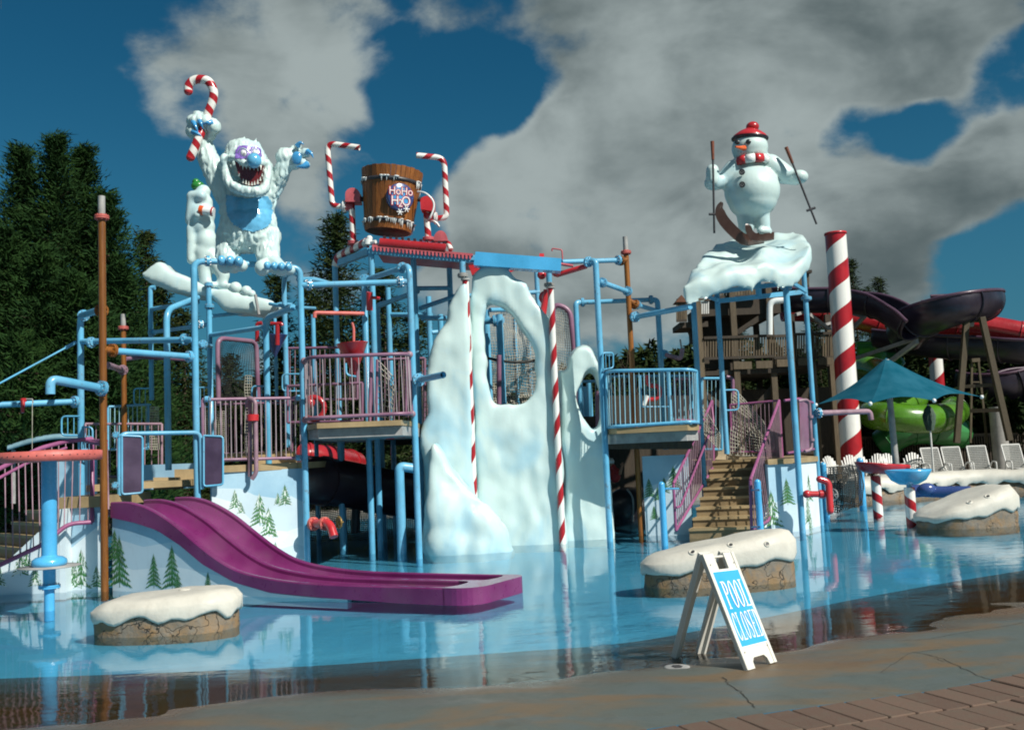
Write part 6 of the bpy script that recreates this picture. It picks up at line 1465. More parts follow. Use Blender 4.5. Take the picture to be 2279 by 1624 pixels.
for u in (.05, .95):
    MB().beam(q(u, 0)-n_*.014, q(u, 1)-n_*.014, .03, .04).obj('board_rib', 'sign_plastic', fo); MB().beam(q2(u, 0)+n2*0, q2(u, 1), .026, .05).obj('board_rib', 'sign_plastic', bo)
v0, v1 = .175, .845
MB().prism([q(.05, v0), q(.97, v0), q(.97, v1), q(.05, v1)], n_*.004).obj('panel_border', 'sign_white', fo, fixn=True)
pn = MB().prism([q(.08, v0+.012), q(.94, v0+.012), q(.94, v1-.012), q(.08, v1-.012)], n_*.0062).obj('blue_panel', 'sign_blue', fo, fixn=True)
for (u, v) in ((.12, .14), (.9, .15), (.12, .9), (.88, .9)): MB().cyl(q(u, v), q(u, v)+n_*.006, .006, n=8).obj('screw', 'grey_metal', fo)
# condensed serif capitals drawn as strokes
def strip(pts, ws):
    L_, R_2 = [], []
    for i, (p, w_) in enumerate(zip(pts, ws)):
        a = Vector(pts[max(i-1, 0)]); b = Vector(pts[min(i+1, len(pts)-1)]); d = (b-a); d = d.normalized() if d.length else Vector((1, 0)); nrm_ = Vector((-d.y, d.x)); L_.append(Vector(p)+nrm_*w_/2); R_2.append(Vector(p)-nrm_*w_/2)
    return [(L_[i], L_[i+1], R_2[i+1], R_2[i]) for i in range(len(pts)-1)]
def arc(cx_, cy_, rx, ry, a0, a1, thick, thin, n=18):
    pts, ws = [], []
    for k in range(n+1):
        a = radians(a0+(a1-a0)*k/n); pts.append((cx_+rx*cos(a), cy_+ry*sin(a))); ws.append(thin+(thick-thin)*abs(cos(a))**1.6)
    return strip(pts, ws)
R = lambda x0, y0, x1, y1: [tuple(Vector(p) for p in ((x0, y0), (x1, y0), (x1, y1), (x0, y1)))]
tk, tn = .17, .055
GL = {
 'P': R(.12, 0, .12+tk, 1)+R(0, 0, .42, .035)+R(0, .965, .45, 1)+arc(.40, .76, .26, .215, 90, -90, tk, tn)+R(.26, .53, .42, .57),
 'O': arc(.42, .5, .32, .475, 0, 360, tk, tn, 36),
 'L': R(.12, 0, .12+tk, 1)+R(0, 0, .75, .04)+R(0, .96, .42, 1)+[tuple(Vector(p) for p in ((.70, 0), (.78, 0), (.78, .27), (.74, .27)))],
 'C': arc(.44, .5, .34, .475, 40, 320, tk, tn, 30)+R(.70, .66, .74, .98)+R(.70, .04, .74, .33),
 'S': strip([(.66, .80), (.55, .95), (.40, .975), (.22, .92), (.17, .78), (.25, .64), (.42, .52), (.60, .40), (.68, .24), (.58, .07), (.40, .025), (.24, .06), (.15, .2)], [.04, .05, .06, .1, .15, .18, .2, .18, .15, .1, .06, .05, .04])+R(.66, .68, .70, .98)+R(.12, .03, .16, .33),
 'E': R(.12, 0, .12+tk, 1)+R(0, 0, .74, .04)+R(0, .96, .72, 1)+R(.28, .49, .58, .53)+R(.56, .39, .60, .63)+R(.70, 0, .74, .27)+R(.68, .73, .72, 1),
 'D': R(.12, 0, .12+tk, 1)+R(0, 0, .42, .04)+R(0, .96, .42, 1)+arc(.38, .5, .34, .475, 90, -90, tk, tn, 24)}
def word(s_, u0, v0_, v1_, um):
    wd = (um-u0)/len(s_)
    for i, ch in enumerate(s_):
        m_ = MB()
        for k, quad in enumerate(GL[ch]):
            V = [q(u0+wd*(i+.05+p.x*1.08), v0_+(v1_-v0_)*p.y)+n_*(.0072+.00003*k) for p in quad]; m_.add(V, [(0, 1, 2, 3)], None, 0, False)
        m_.obj('letter_'+ch.lower(), 'sign_white', pn)
word('POOL', .17, .505, .745, .92); word('CLOSED', .11, .235, .47, .94)
dc = G(1506, 1484, .004); zz_ = pave_z(dc.x, dc.y)
T = thing('drain_cover', 'small round grey drain cover in the wet deck left of the folding sign', 'drain cover', (dc.x, dc.y, zz_))
o = MB().lathe((dc.x, dc.y, zz_), [(0, .007), (.085, .007), (.10, .004), (.102, -.03)], 32).obj('cover', 'grey_metal', T)
for k in range(-3, 4): MB().box((dc.x, dc.y+k*.016, zz_+.0078), (.09-abs(k)*.012, .006, .002)).obj('slot', 'dark_metal', o)
# ------------------------------------------------ spray drum on the blue column, front left
c = P(110, 1358, 12.3); c = G(110, 1358)
T = thing('drum_column', 'blue column with a salmon pink drum top and a grey disc, front left', 'water feature', (c.x, c.y, BOT)); V3 = lambda py: Vector((c.x, c.y, ZAT(c, py)))
MB().cyl((c.x, c.y, BOT), V3(1300), .062, n=20).obj('lower_pipe', 'blue_enamel', T); MB().cyl(V3(1303), V3(1255), .075, n=20).obj('pipe_sleeve', 'blue_enamel', T); MB().cyl(V3(1245), V3(1015), .092, n=28).obj('column', 'blue_enamel', T)
MB().flange(V3(1304), (0, 0, 1), .07, .018, 0, True, 1).obj('flange', ['blue_enamel', 'bolt_metal'], T)
zc1 = V3(1255).z; MB().lathe((c.x, c.y, zc1), [(.0, -.02), (.20, -.02), (.21, .02), (.20, .06), (.16, .09), (.10, .10), (.09, .12)], 32).obj('dome_collar', 'blue_enamel', T)
MB().lathe((c.x, c.y, zc1-.03), [(0, 0), (.365, -.004), (.365, .010), (0, .014)], 40).obj('grey_disc', 'grey_metal', T)
zt = V3(1016).z; MB().lathe((c.x, c.y, zt), [(0, -.05), (.60, -.06), (.625, -.055), (.625, .06), (.60, .065), (.25, .07), (.17, .085), (0, .09)], 56).obj('drum_top', 'salmon_paint', T)
for k in range(20): a = -pi*.05-k*pi*.9/19; MB().cyl((c.x+.624*cos(a), c.y+.624*sin(a), zt+.01), (c.x+.628*cos(a), c.y+.628*sin(a), zt+.01), .008, n=6).obj('drum_hole', 'dark_metal', T)
# ------------------------------------------------ red faucets and cannons
w = P(715, 1170, 16.2); T = thing('red_faucet', 'red flanged faucet with a brass hand wheel on the blue post right of the slide', 'faucet', w)
MB().tube(fillet([P(690, 1165, 16.4), P(734, 1163, 16.1), P(743, 1194, 16.0)], .14, 7), .070, 18).obj('faucet_pipe', 'red_paint', T)
for x in (697, 722): MB().flange(P(x, 1165, 16.35-.006*(x-697)), P(734, 1163, 16.1)-P(690, 1165, 16.4), .060, .022).obj('flange', 'salmon_paint', T)
def wheel(T_, c_, r_, ax_, mat, th=.018):
    ax_ = Vector(ax_).normalized(); u = ax_.orthogonal().normalized(); w_ = ax_.cross(u); m_ = MB()
    m_.tube([c_+(u*cos(2*pi*k/24)+w_*sin(2*pi*k/24))*r_ for k in range(25)], th, 8)
    for k in range(5): a = 2*pi*k/5; m_.cyl(c_, c_+(u*cos(a)+w_*sin(a))*r_, th*.6, n=6)
    m_.ball(c_, th*1.6); m_.cyl(c_-ax_*.08, c_+ax_*.03, th*.8, n=8); m_.obj('hand_wheel', mat, T_)
wheel(T, P(754, 1162, 16.3), .088, (-.8, -.6, 0), 'brass')
w = P(1820, 1100, 18.6); T = thing('water_cannon', 'red pipe water cannon with a bent barrel mounted on the outer right blue post', 'water cannon', w)
MB().ball(P(1795, 1099, 18.35), .075, n=18).tube([P(1795, 1099, 18.35), P(1830, 1099, 18.35)], .058, 16).cyl(P(1822, 1099, 18.35), P(1834, 1099, 18.35), .08, n=18).obj('cannon_arm', 'red_paint', T)
MB().tube(fillet([P(1823, 1066, 18.3), P(1843, 1072, 18.3), P(1847, 1136, 18.2)], .12, 7), .062, 18).ball(P(1847, 1136, 18.2), .062).ball(P(1823, 1066, 18.3), .062).obj('barrel', 'red_paint', T)
wheel(T, P(1855, 1100, 18.6), .10, (-.9, -.4, 0), 'grey_metal', .012)
# ------------------------------------------------ basins on striped pedestals
def pedestal(x, yb, yt, r_, label, kind):
    c = G(x, yb); T_ = thing('striped_pedestal', label, 'water toy', (c.x, c.y, BOT)); zt = ZAT(c, yt)
    MB().tube([(c.x, c.y, BOT), (c.x, c.y, zt)], r_, 24).obj('pedestal', 'candy_ped', T_)
    if kind == 'pan':
        k = c.y/FPX; m_ = MB(); n = 40; V = []
        for ri, (rr_, dz) in enumerate([(0, -.20), (.55, -.20), (.85, -.13), (1.0, 0), (1.0, .03), (.95, .03), (.9, -.02), (0, -.08)]):
            for j in range(n):
                a = 2*pi*j/n; R_3 = 46*k*rr_; x_ = R_3*cos(a); 
                if cos(a) > .75: x_ += rr_*30*k*(cos(a)-.75)/.25
                yw = R_3*sin(a)*(1 if cos(a) < .75 else 1-.35*(cos(a)-.75)/.25); V.append(Vector((c.x+x_+4*k, c.y+yw, zt+.24+dz-.05*(x_/(46*k)))))
        m_.add(V, [(i*n+j, i*n+(j+1) % n, (i+1)*n+(j+1) % n, (i+1)*n+j) for i in range(7) for j in range(n)]); m_.obj('pan', 'red_paint', T_)
        a = Vector((c.x+50*k, c.y, zt+.19)); MB().beam(a, a+Vector((24*k, 0, -.03)), .28, .09, 0, .02).obj('pan_spout', 'red_paint', T_)
    else:
        MB().cyl((c.x, c.y, zt), (c.x, c.y, zt+.10), .05, n=14).obj('neck', 'blue_paint', T_)
        MB().lathe((c.x, c.y, zt+.04), [(0, .0), (.18, .02), (.32, .10), (.42, .26), (.43, .30), (.40, .30), (.3, .16), (0, .12)], 36).obj('bowl', 'blue_enamel', T_)
pedestal(1954, 1147, 1058, .105, 'red and white striped pedestal holding a red pan-shaped basin in the far right pool', 'pan')
pedestal(2029, 1166, 1084, .100, 'red and white striped pedestal holding a small blue bowl in the far right pool', 'bowl')
w = G(2090, 1108); T = thing('tube_slide_tub', 'glossy navy blue slide tub lying against the far snow bank', 'slide', w)
MB().tube([P(2038, 1092, 24.5), P(2090, 1094, 24.3), P(2160, 1094, 24)], .14, 20).ball(P(2040, 1092, 24.5), .2, (1.6, 1, .8)).ball(P(2062, 1088, 24.3), .17, (1.3, 1, .9)).obj('tub', 'navy_slide', T)
# net between blue net posts, plus the net fence
w = P(1880, 1080, 22.5); T = thing('black_net', 'black rope net strung between two blue net posts at the right of the pool', 'net', w)
netting(T, [(1842, 1040, 21.9), (1918, 1036, 24.3), (1920, 1124, 24.3), (1842, 1144, 21.9)], 22, 20, .010, 'dark_rope', sag=-.1, jit=.05)
w = P(820, 1190, 22); T = thing('black_net', 'black rope net hanging across the dark water under the central balcony', 'net', w)
netting(T, [(690, 1120, 23), (925, 1150, 23), (925, 1215, 23), (690, 1205, 23)], 60, 18, .010, 'dark_rope', sag=.05, jit=.04)
# ------------------------------------------------ shaded core of the structure: nets, floors and tubes behind the ice wall
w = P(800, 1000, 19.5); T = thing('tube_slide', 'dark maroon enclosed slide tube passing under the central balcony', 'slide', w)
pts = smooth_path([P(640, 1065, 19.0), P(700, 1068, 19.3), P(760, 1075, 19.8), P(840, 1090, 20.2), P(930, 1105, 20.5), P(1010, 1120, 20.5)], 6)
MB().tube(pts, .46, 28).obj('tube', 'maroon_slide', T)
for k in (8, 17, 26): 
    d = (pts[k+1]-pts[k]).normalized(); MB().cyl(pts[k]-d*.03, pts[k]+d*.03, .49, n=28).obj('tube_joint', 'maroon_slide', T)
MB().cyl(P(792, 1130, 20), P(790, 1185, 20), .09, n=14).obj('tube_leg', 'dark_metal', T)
w = P(740, 1015, 23); T = thing('tube_slide', 'bright red slide tube in the background under the central balcony', 'slide', w)
pts = smooth_path([P(672, 1013, 24), P(690, 1015, 24), P(740, 1020, 24.5), P(790, 1030, 26)], 6); MB().tube(pts, .30, 24).obj('tube', 'red_slide', T)
for k in (5, 11, 16):
    d = (pts[k+1]-pts[k]).normalized(); MB().cyl(pts[k]-d*.03, pts[k]+d*.03, .33, n=24).obj('tube_joint', 'red_slide', T)
w = P(1000, 940, 21); T = thing('play_tower_core', 'shaded rear decks, posts and beams of the play structure behind the ice wall', 'play structure', (w.x, w.y, BOT))
def deck(pts, h, mat='dark_timber'):
    pp = [P(*p) for p in pts]; z = sum(p.z for p in pp)/len(pp); MB().prism([Vector((p.x, p.y, z)) for p in pp], (0, 0, h)).obj('deck_floor', mat, T, fixn=True)
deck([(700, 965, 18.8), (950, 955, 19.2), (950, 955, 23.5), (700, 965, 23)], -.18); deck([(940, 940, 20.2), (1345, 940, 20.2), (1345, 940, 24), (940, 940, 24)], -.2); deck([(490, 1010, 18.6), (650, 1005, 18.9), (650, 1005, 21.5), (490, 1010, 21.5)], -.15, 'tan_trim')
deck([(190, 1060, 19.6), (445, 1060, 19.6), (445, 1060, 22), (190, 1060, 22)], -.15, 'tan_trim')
for (x, yt, Y, r_) in ((700, 700, 22, .05), (870, 640, 22.5, .06), (960, 660, 22, .06), (1088, 690, 21.6, .07), (1117, 700, 21.2, .075), (1060, 690, 23, .06), (1150, 690, 23, .05), (1180, 640, 22.6, .06), (1300, 860, 21, .06), (1310, 850, 22.5, .06), (985, 700, 21.4, .06)): post(T, x, 850, Y, yt, None, r_)
for (x, y0, y1, Y) in ((1110, 790, 900, 20.6), (1278, 784, 900, 21), (1330, 870, 955, 20.2), (1210, 660, 900, 21.4)): MB().cyl(P(x, y0, Y), P(x, y1, Y), .05, n=12).obj('mauve_post', 'mauve_paint', T)
pipe(T, [(870, 700, 22.5), (960, 700, 22)], .05); pipe(T, [(960, 740, 22), (1060, 728, 22.6)], .05); pipe(T, [(1062, 716, 21.4), (1120, 712, 21.2)], .07); flange(T, (1100, 714, 21.2), (1110, 713, 21.2), .07); pipe(T, [(1090, 690, 21.5), (1180, 688, 22.5)], .05)
railing(T, [(945, 840, 21.5), (1060, 838, 21.5)], [(945, 935, 21.5), (1060, 935, 21.5)], 10, .03, .01, 'mauve_paint', 'mauve_worn'); railing(T, [(1240, 850, 21.6), (1340, 848, 21.6)], [(1240, 935, 21.6), (1340, 935, 21.6)], 10, .03, .01, 'blue_paint', 'rail_blue')
railing(T, [(830, 800, 22), (945, 797, 22)], [(830, 945, 22), (945, 942, 22)], 11, .03, .01, 'mauve_paint', 'mauve_worn')
railing(T, [(1350, 838, 21.5), (1540, 836, 21.3)], [(1350, 945, 21.5), (1540, 943, 21.3)], 16, .03, .01, 'blue_paint', 'rail_blue')
for (a, b) in (((1075, 670, 22.2), (1275, 655, 22.6)),): pass
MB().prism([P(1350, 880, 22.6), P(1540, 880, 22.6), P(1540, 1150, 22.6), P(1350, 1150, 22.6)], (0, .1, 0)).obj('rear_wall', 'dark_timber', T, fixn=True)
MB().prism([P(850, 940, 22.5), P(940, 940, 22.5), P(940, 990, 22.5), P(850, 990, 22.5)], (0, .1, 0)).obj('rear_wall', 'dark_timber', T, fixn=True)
for (x, y) in ((845, 966), (868, 969), (893, 966), (905, 960)): MB().box(P(x, y, 18.0), (.14, .1, .13)).obj('red_bracket', 'red_paint', T)
# rope net tunnel
w = P(1180, 800, 22); T = thing('rope_net_tunnel', 'pale rope climbing net on a mauve frame seen through the ice arch', 'net', w)
netting(T, [(1070, 690, 21.8), (1210, 680, 22.3), (1210, 905, 22.3), (1070, 905, 21.8)], 30, 36, .0075, sag=-.35, jit=.07, seed=2); netting(T, [(1070, 785, 21.5), (1215, 800, 22.0), (1215, 905, 22.0), (1070, 905, 21.5)], 26, 20, .008, sag=.3, jit=.07, seed=6)
MB().tube(smooth_path([P(1068, 792, 21.6), P(1110, 802, 21.2), P(1160, 806, 21.3), P(1212, 798, 22)], 5), .03, 8).obj('edge_rope', 'dark_rope', T)
netting(T, [(1236, 684, 22.5), (1268, 694, 22.5), (1274, 880, 22.5), (1240, 880, 22.5)], 8, 34, .0075, sag=.1, jit=.05, seed=12)
MB().tube(fillet([P(1232, 900, 22.5), P(1230, 675, 22.5), P(1268, 688, 22.5), P(1278, 790, 22.5), P(1280, 900, 22.5)], .25, 6), .06, 12).obj('net_frame', 'mauve_paint', T)
w = P(530, 800, 22.5); T = thing('climbing_net', 'fine black climbing net on a tall mauve frame behind the left posts', 'net', w)
MB().tube(fillet([P(486, 900, 22), P(484, 752, 22), P(570, 760, 23), P(575, 900, 23)], .2, 5), .055, 12).obj('net_frame', 'mauve_paint', T)
netting(T, [(487, 756, 22), (568, 763, 23), (573, 900, 23), (488, 900, 22)], 22, 34, .006, 'dark_rope', sag=.3, jit=.07, seed=4); netting(T, [(545, 835, 20.8), (560, 835, 20.8), (562, 1010, 20.8), (545, 1010, 20.8)], 3, 26, .008, seed=14); netting(T, [(333, 905, 21.2), (352, 905, 21.2), (354, 1000, 21.2), (333, 1000, 21.2)], 5, 16, .008, seed=15); netting(T, [(450, 915, 20.9), (500, 915, 20.9), (500, 1010, 20.9), (450, 1010, 20.9)], 10, 20, .007, seed=16)
# left arched canopy
w = P(95, 990, 26); T = thing('arched_canopy', 'low curved pale teal canopy roof behind the far left railing', 'canopy', w)
m_ = MB(); V = []; n = 24
for i in range(n+1):
    t = i/n; x = 16+190*t; y = 1002-34*sin(pi*(.08+.62*t))
    for (dy, dY) in ((0, 0), (-5, 3.5), (6, 3.5), (9, 0)): V.append(P(x, y+dy, 24+dY))
m_.add(V, [(i*4+j, (i+1)*4+j, (i+1)*4+(j+1) % 4, i*4+(j+1) % 4) for i in range(n) for j in range(4)]); m_.obj('canopy_roof', 'canopy_teal', T, fixn=True)
for x in (30, 110, 190): MB().cyl(P(x, 1000, 24.5), P(x, 1120, 24.5), .05).obj('canopy_post', 'grey_metal', T)
# ------------------------------------------------ small elf figure riding a dark rounded sculpture, half hidden
w = P(1415, 1120, 20.6); T = thing('dark_whale_ride', 'glossy dark rounded ride sculpture in the shade under the right balcony', 'play sculpture', (w.x, w.y, BOT))
m_ = MB(); BL(m_, 1400, 1135, 20.8, 58, (1.0, 1, .9)); BL(m_, 1440, 1130, 20.9, 42, (1, 1, 1.1)); BL(m_, 1372, 1140, 20.8, 45); blob('ride_body', m_, .07, 'black_rubber', T, 4)
MB().tube(smooth_path([P(1395, 1088, 20.2), P(1408, 1110, 20.15), P(1408, 1160, 20.2)], 5), .02, 8).obj('strap', 'grey_metal', T)
w = P(1372, 1070, 20.5); T = thing('elf_figure', 'small figure in red shirt and white cap raising one hand behind the ice wall', 'figure', w)
m_ = MB(); BL(m_, 1368, 1058, 20.45, 13, (1, .8, 1.2)); BL(m_, 1362, 1040, 20.45, 9); CAP(m_, (1372, 1046, 20.4), (1379, 1052, 20.3), 6, 4.5); blob('shirt', m_, .022, 'shirt_red', T, 2)
m_ = MB(); CAP(m_, (1379, 1053, 20.3), (1383, 1040, 20.25), 3.8, 3); BL(m_, 1384.5, 1034, 20.25, 3.6, (1, .6, 1.2)); BL(m_, 1357, 1033, 20.45, 8)
for k in range(4): a, b = P(1382.5+k*1.3, 1032, 20.25), P(1382.3+k*1.7, 1026.5+(k == 3)*2, 20.25); m_.cyl(a, b, .009, .007, n=6)
m_.cyl(P(1382, 1035, 20.25), P(1379, 1031, 20.22), .010, .008, n=6); blob('head_and_arm', m_, .012, 'skin', T, 1)
MB().lathe(P(1357, 1029, 20.45), [(0, -.02), (.085, -.02), (.09, .03), (.06, .09), (0, .10)], 18).obj('cap', 'white_gloss', T)
# ============================================================ DECK FURNITURE
def lounger(loc, rot, label, group='white lounge chairs on the rear deck'):
    T_ = thing('lounge_chair', label, 'lounge chair', loc, group); c_, s_ = cos(rot), sin(rot); Lc = Vector(loc)
    w2 = lambda x, y, z: Lc+Vector((x*c_-y*s_, x*s_+y*c_, z))
    fr = MB()
    for sx in (-1, 1):
        fr.tube(fillet([w2(sx*.30, -1.0, .30), w2(sx*.30, .25, .32), w2(sx*.30, .62, 1.10)], .15, 4), .026, 8)
        fr.tube(fillet([w2(sx*.36, -.32, .0), w2(sx*.36, -.30, .56), w2(sx*.36, .12, .58), w2(sx*.33, .30, .42)], .08, 4), .024, 8)
        fr.cyl(w2(sx*.30, -.9, .0), w2(sx*.30, -.88, .30), .024, n=8); fr.cyl(w2(sx*.32, .42, .0), w2(sx*.31, .34, .42), .024, n=8)
    fr.cyl(w2(-.3, .62, 1.10), w2(.3, .62, 1.10), .03, n=8); fr.obj('frame', 'white_plastic', T_)
    for k in range(13):
        t = (k+.5)/13; p0 = Vector((0, .25, .32)).lerp(Vector((0, .62, 1.08)), t); MB().beam(w2(-.28, p0.y-.015, p0.z), w2(.28, p0.y-.015, p0.z), .012, .042, up=(-sin(0), -.4, .9)).obj('back_slat', 'white_plastic', T_)
    for k in range(12): y = -.96+k*.1; MB().beam(w2(-.28, y, .315), w2(.28, y, .315), .06, .012).obj('seat_slat', 'white_plastic', T_)
    return T_
def armchair(loc, rot, label, group, mat='white_plastic'):
    T_ = thing('garden_chair', label, 'chair', loc, group); c_, s_ = cos(rot), sin(rot); Lc = Vector(loc)
    w2 = lambda x, y, z: Lc+Vector((x*c_-y*s_, x*s_+y*c_, z))
    for k in range(7):
        x = (k-3)*.078; h = .98-.035*(k-3)**2/1.6; MB().beam(w2(x*.8, .22, .36), w2(x*1.15, .46, h), .062, .014, up=(0, -1, 0)).obj('back_slat', mat, T_)
    for k in range(6): MB().beam(w2(-.27, -.28+k*.09, .38-.01*k), w2(.27, -.28+k*.09, .38-.01*k), .075, .016).obj('seat_slat', mat, T_)
    m_ = MB()
    for sx in (-1, 1): m_.beam(w2(sx*.31, -.32, .0), w2(sx*.31, -.30, .58), .035, .06, up=(1, 0, 0)); m_.beam(w2(sx*.32, -.36, .60), w2(sx*.32, .30, .60), .11, .022); m_.beam(w2(sx*.29, -.3, .34), w2(sx*.27, .45, .0), .03, .07, up=(1, 0, 0))
    m_.beam(w2(-.30, .30, .62), w2(.30, .30, .62), .03, .05); m_.obj('frame', mat, T_); return T_
ZD = .12
for x, lab in ((2085, 'white slatted lounge chair, leftmost of the row on the far right deck'), (2130, 'white slatted lounge chair, second from the left in the far right row'), (2186, 'white slatted lounge chair standing third in the far right row, with a gap after it'), (2268, 'white slatted lounge chair cut off by the right edge of the picture')):
    p = P(x, 1040, 34); lounger((p.x, p.y, ZD), ru(-.1, .1)-.12, lab)
for i, (x, Y, r_) in enumerate(((1860, 35, .3), (1895, 35.4, -.2), (1925, 35, .1), (1950, 35.5, -.5), (1978, 35, -.2), (2032, 34.6, -.35))):
    p = P(x, 1040, Y); armchair((p.x, p.y, ZD), r_, ['white garden chair seen between the outer right blue posts', 'white garden chair just left of the blue net post', 'white garden chair above the blue net post beside the red basin', 'white garden chair behind the left end of the red pan', 'white fan-backed garden chair behind the middle of the red pan', 'white fan-backed garden chair standing alone right of the red pan'][i], 'white garden chairs on the rear deck')
for x, Y, lab in ((8, 31, 'white fan-backed garden chair cut off by the left edge behind the railing'), (42, 31, 'white fan-backed garden chair behind the railing left of the blue column'), (66, 33.5, 'white garden chair half hidden by the blue column')):
    p = P(x, 1130, Y); armchair((p.x, p.y, .02), -.1, lab, 'white garden chairs at the far left')
# teal umbrella
def umb():
    ap = P(1971, 796, 30); T_ = thing('parasol', 'large teal blue peaked parasol in front of the thick striped pole', 'parasol', (P(1977, 900, 30).x, 30, ZD))
    rim = [P(1815, 901, 29.6), P(1936, 898, 27.6), P(2078, 891, 28.0), P(2184, 883, 30.3), P(2070, 872, 33.2), P(1905, 880, 33.0)]; V = [ap]; Fs = []; K = 10; M_ = 8
    m_ = MB()
    for i in range(6):
        a, b = rim[i], rim[(i+1) % 6]; g = []
        for k in range(K+1):
            t = k/K; e = a.lerp(b, t); e = e.lerp(Vector((ap.x, ap.y, e.z)), .10*sin(pi*t))+Vector((0, 0, .16*sin(pi*t)))
            row = []
            for j in range(M_+1):
                s_ = j/M_; q_ = ap.lerp(e, s_); q_.z -= .13*sin(pi*s_)*(.8+.2*cos(2*pi*t)); row.append(q_)
            g.append(row)
        V = [p for r_ in g for p in r_]; m_.add(V, [(k*(M_+1)+j, k*(M_+1)+j+1, (k+1)*(M_+1)+j+1, (k+1)*(M_+1)+j) for k in range(K) for j in range(M_)])
    m_.obj('canopy', 'teal_fabric', T_)
    MB().cyl((ap.x+.06, 30, ZD), (ap.x, 30, ap.z-.05), .10, .085, n=18).obj('pole', 'grey_metal', T_)
    for i in range(6): MB().ball(rim[i], .06, n=10, m=8).obj('corner_fitting', 'white_gloss', T_)
umb()
c = P(2072, 990, 32); T = thing('closed_parasol', 'folded dark green parasol standing behind the lounge chairs', 'parasol', (c.x, c.y, ZD)); V3 = lambda py: Vector((c.x, c.y, ZAT(c, py)))
MB().cyl((c.x, c.y, ZD), V3(900), .03, n=10).obj('pole', 'white_plastic', T)
m_ = MB(); n = 24; V = []; zs_ = [V3(y).z for y in (902, 910, 925, 940, 958)]
for r_, z in zip((.03, .11, .17, .15, .09), zs_):
    for j in range(n): a = 2*pi*j/n; k = r_*(1+.3*cos(a*8)); V.append(Vector((c.x+k*cos(a), c.y+k*sin(a), z)))
m_.add(V, [(i*n+j, i*n+(j+1) % n, (i+1)*n+(j+1) % n, (i+1)*n+j) for i in range(4) for j in range(n)]); m_.obj('folded_canopy', 'green_fabric', T)
# ============================================================ BIG STRIPED POLES
def bigpole(x, Y, ytop, r_, label, py=760):
    W_ = P(x, py, Y); T_ = thing('striped_support_pole', label, 'pole', (W_.x, W_.y, .1)); zt = ZAT(W_, ytop)
    MB().tube([(W_.x, W_.y, zt), (W_.x, W_.y, .1)], r_, 40).obj('pole_shaft', 'candy_big', T_); MB().lathe((W_.x, W_.y, zt-.05), [(r_*1.0, 0), (r_*1.06, 0), (r_*1.06, .08), (r_*.98, .08), (r_*.9, -.1)], 40).obj('pole_rim', 'red_paint', T_); return W_
bigpole(1876, 37.2, 520, .39, 'very thick red and white striped pole standing right of the skiing snowman')
bigpole(2078, 48, 782, .32, 'shorter thick striped pole showing above the teal parasol')
W_ = P(1852, 660, 44.4); MB().ball(W_, .12).cyl(W_, W_+Vector((0, -.15, 0)), .05).obj('floodlight', 'white_gloss', label='x') if False else None
# ============================================================ TIMBER SLIDE TOWER
TY = 38.0
w = P(1680, 1000, TY); T = thing('timber_slide_tower', 'weathered timber slide tower with slatted railings behind the snowman ledge', 'tower', (w.x, w.y, .1))
for (x, yt, Y) in ((1562, 655, TY), (1640, 640, TY), (1722, 630, TY+.2), (1763, 700, TY), (1810, 735, TY+.4), (1853, 735, TY+.4), (1600, 640, TY+4), (1690, 640, TY+4), (1770, 700, TY+4), (1850, 700, TY+4)):
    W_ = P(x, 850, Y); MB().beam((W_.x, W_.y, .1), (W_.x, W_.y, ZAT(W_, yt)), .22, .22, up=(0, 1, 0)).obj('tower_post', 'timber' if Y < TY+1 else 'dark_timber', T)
def slab_px(x0, y0, x1, y1, Ya, Yb_, mat, name): 
    a, b = P(x0, y0, Ya), P(x1, y0, Ya); zl_ = P((x0+x1)/2, y1, Ya).z; zt_ = P((x0+x1)/2, y0, Ya).z
    MB().prism([Vector((a.x, Ya, zl_)), Vector((b.x, Ya, zl_)), Vector((b.x, Yb_, zl_)), Vector((a.x, Yb_, zl_))], (0, 0, zt_-zl_)).obj(name, mat, T, fixn=True)
slab_px(1556, 822, 1760, 832, TY, TY+4.5, 'dark_timber', 'deck_floor'); slab_px(1760, 806, 1856, 816, TY+.3, TY+4.5, 'dark_timber', 'deck_floor')
slab_px(1570, 664, 1735, 700, TY+.3, TY+4.5, 'dark_timber', 'upper_floor'); slab_px(1512, 716, 1575, 728, TY+.2, TY+2, 'dark_timber', 'upper_floor')
def slats(x0, x1, y0, y1, n, Y, mat='timber', w_=.055, name='slat', slope=-.035):
    for k in range(n):
        x = x0+(x1-x0)*(k+.5)/n; dy = slope*(x-x0); MB().beam(P(x, y1+dy, Y), P(x, y0+dy, Y), w_, .03, up=(0, 1, 0)).obj(name, mat, T)
    MB().beam(P(x0, y0, Y-.05), P(x1, y0+slope*(x1-x0), Y-.05), .06, .10).obj('top_rail', 'dark_timber', T); MB().beam(P(x0, y1-2, Y-.05), P(x1, y1-2+slope*(x1-x0), Y-.05), .05, .10).obj('bottom_rail', 'dark_timber', T)
slats(1566, 1722, 752, 800, 26, TY-.1); slats(1722, 1762, 748, 798, 7, TY-.1); slats(1764, 1856, 744, 800, 17, TY+.2)
for (x0, x1, y0, y1, Y) in ((1632, 1672, 805, 822, TY-.15), (1682, 1718, 803, 820, TY-.15), (1728, 1762, 800, 816, TY-.15), (1775, 1808, 797, 813, TY+.1), (1820, 1853, 796, 812, TY+.1)): MB().beam(P(x0, (y0+y1)/2, Y), P(x1, (y0+y1)/2-1, Y), .06, .28).obj('fascia_board', 'timber', T)
slats(1505, 1528, 668, 716, 5, TY+.1, 'timber', .10); slats(1546, 1578, 668, 704, 7, TY+.1, 'white_plastic', .05); slats(1585, 1690, 630, 664, 17, TY+.1, 'timber', .09); slats(1765, 1800, 606, 640, 7, TY+3, 'timber', .09)
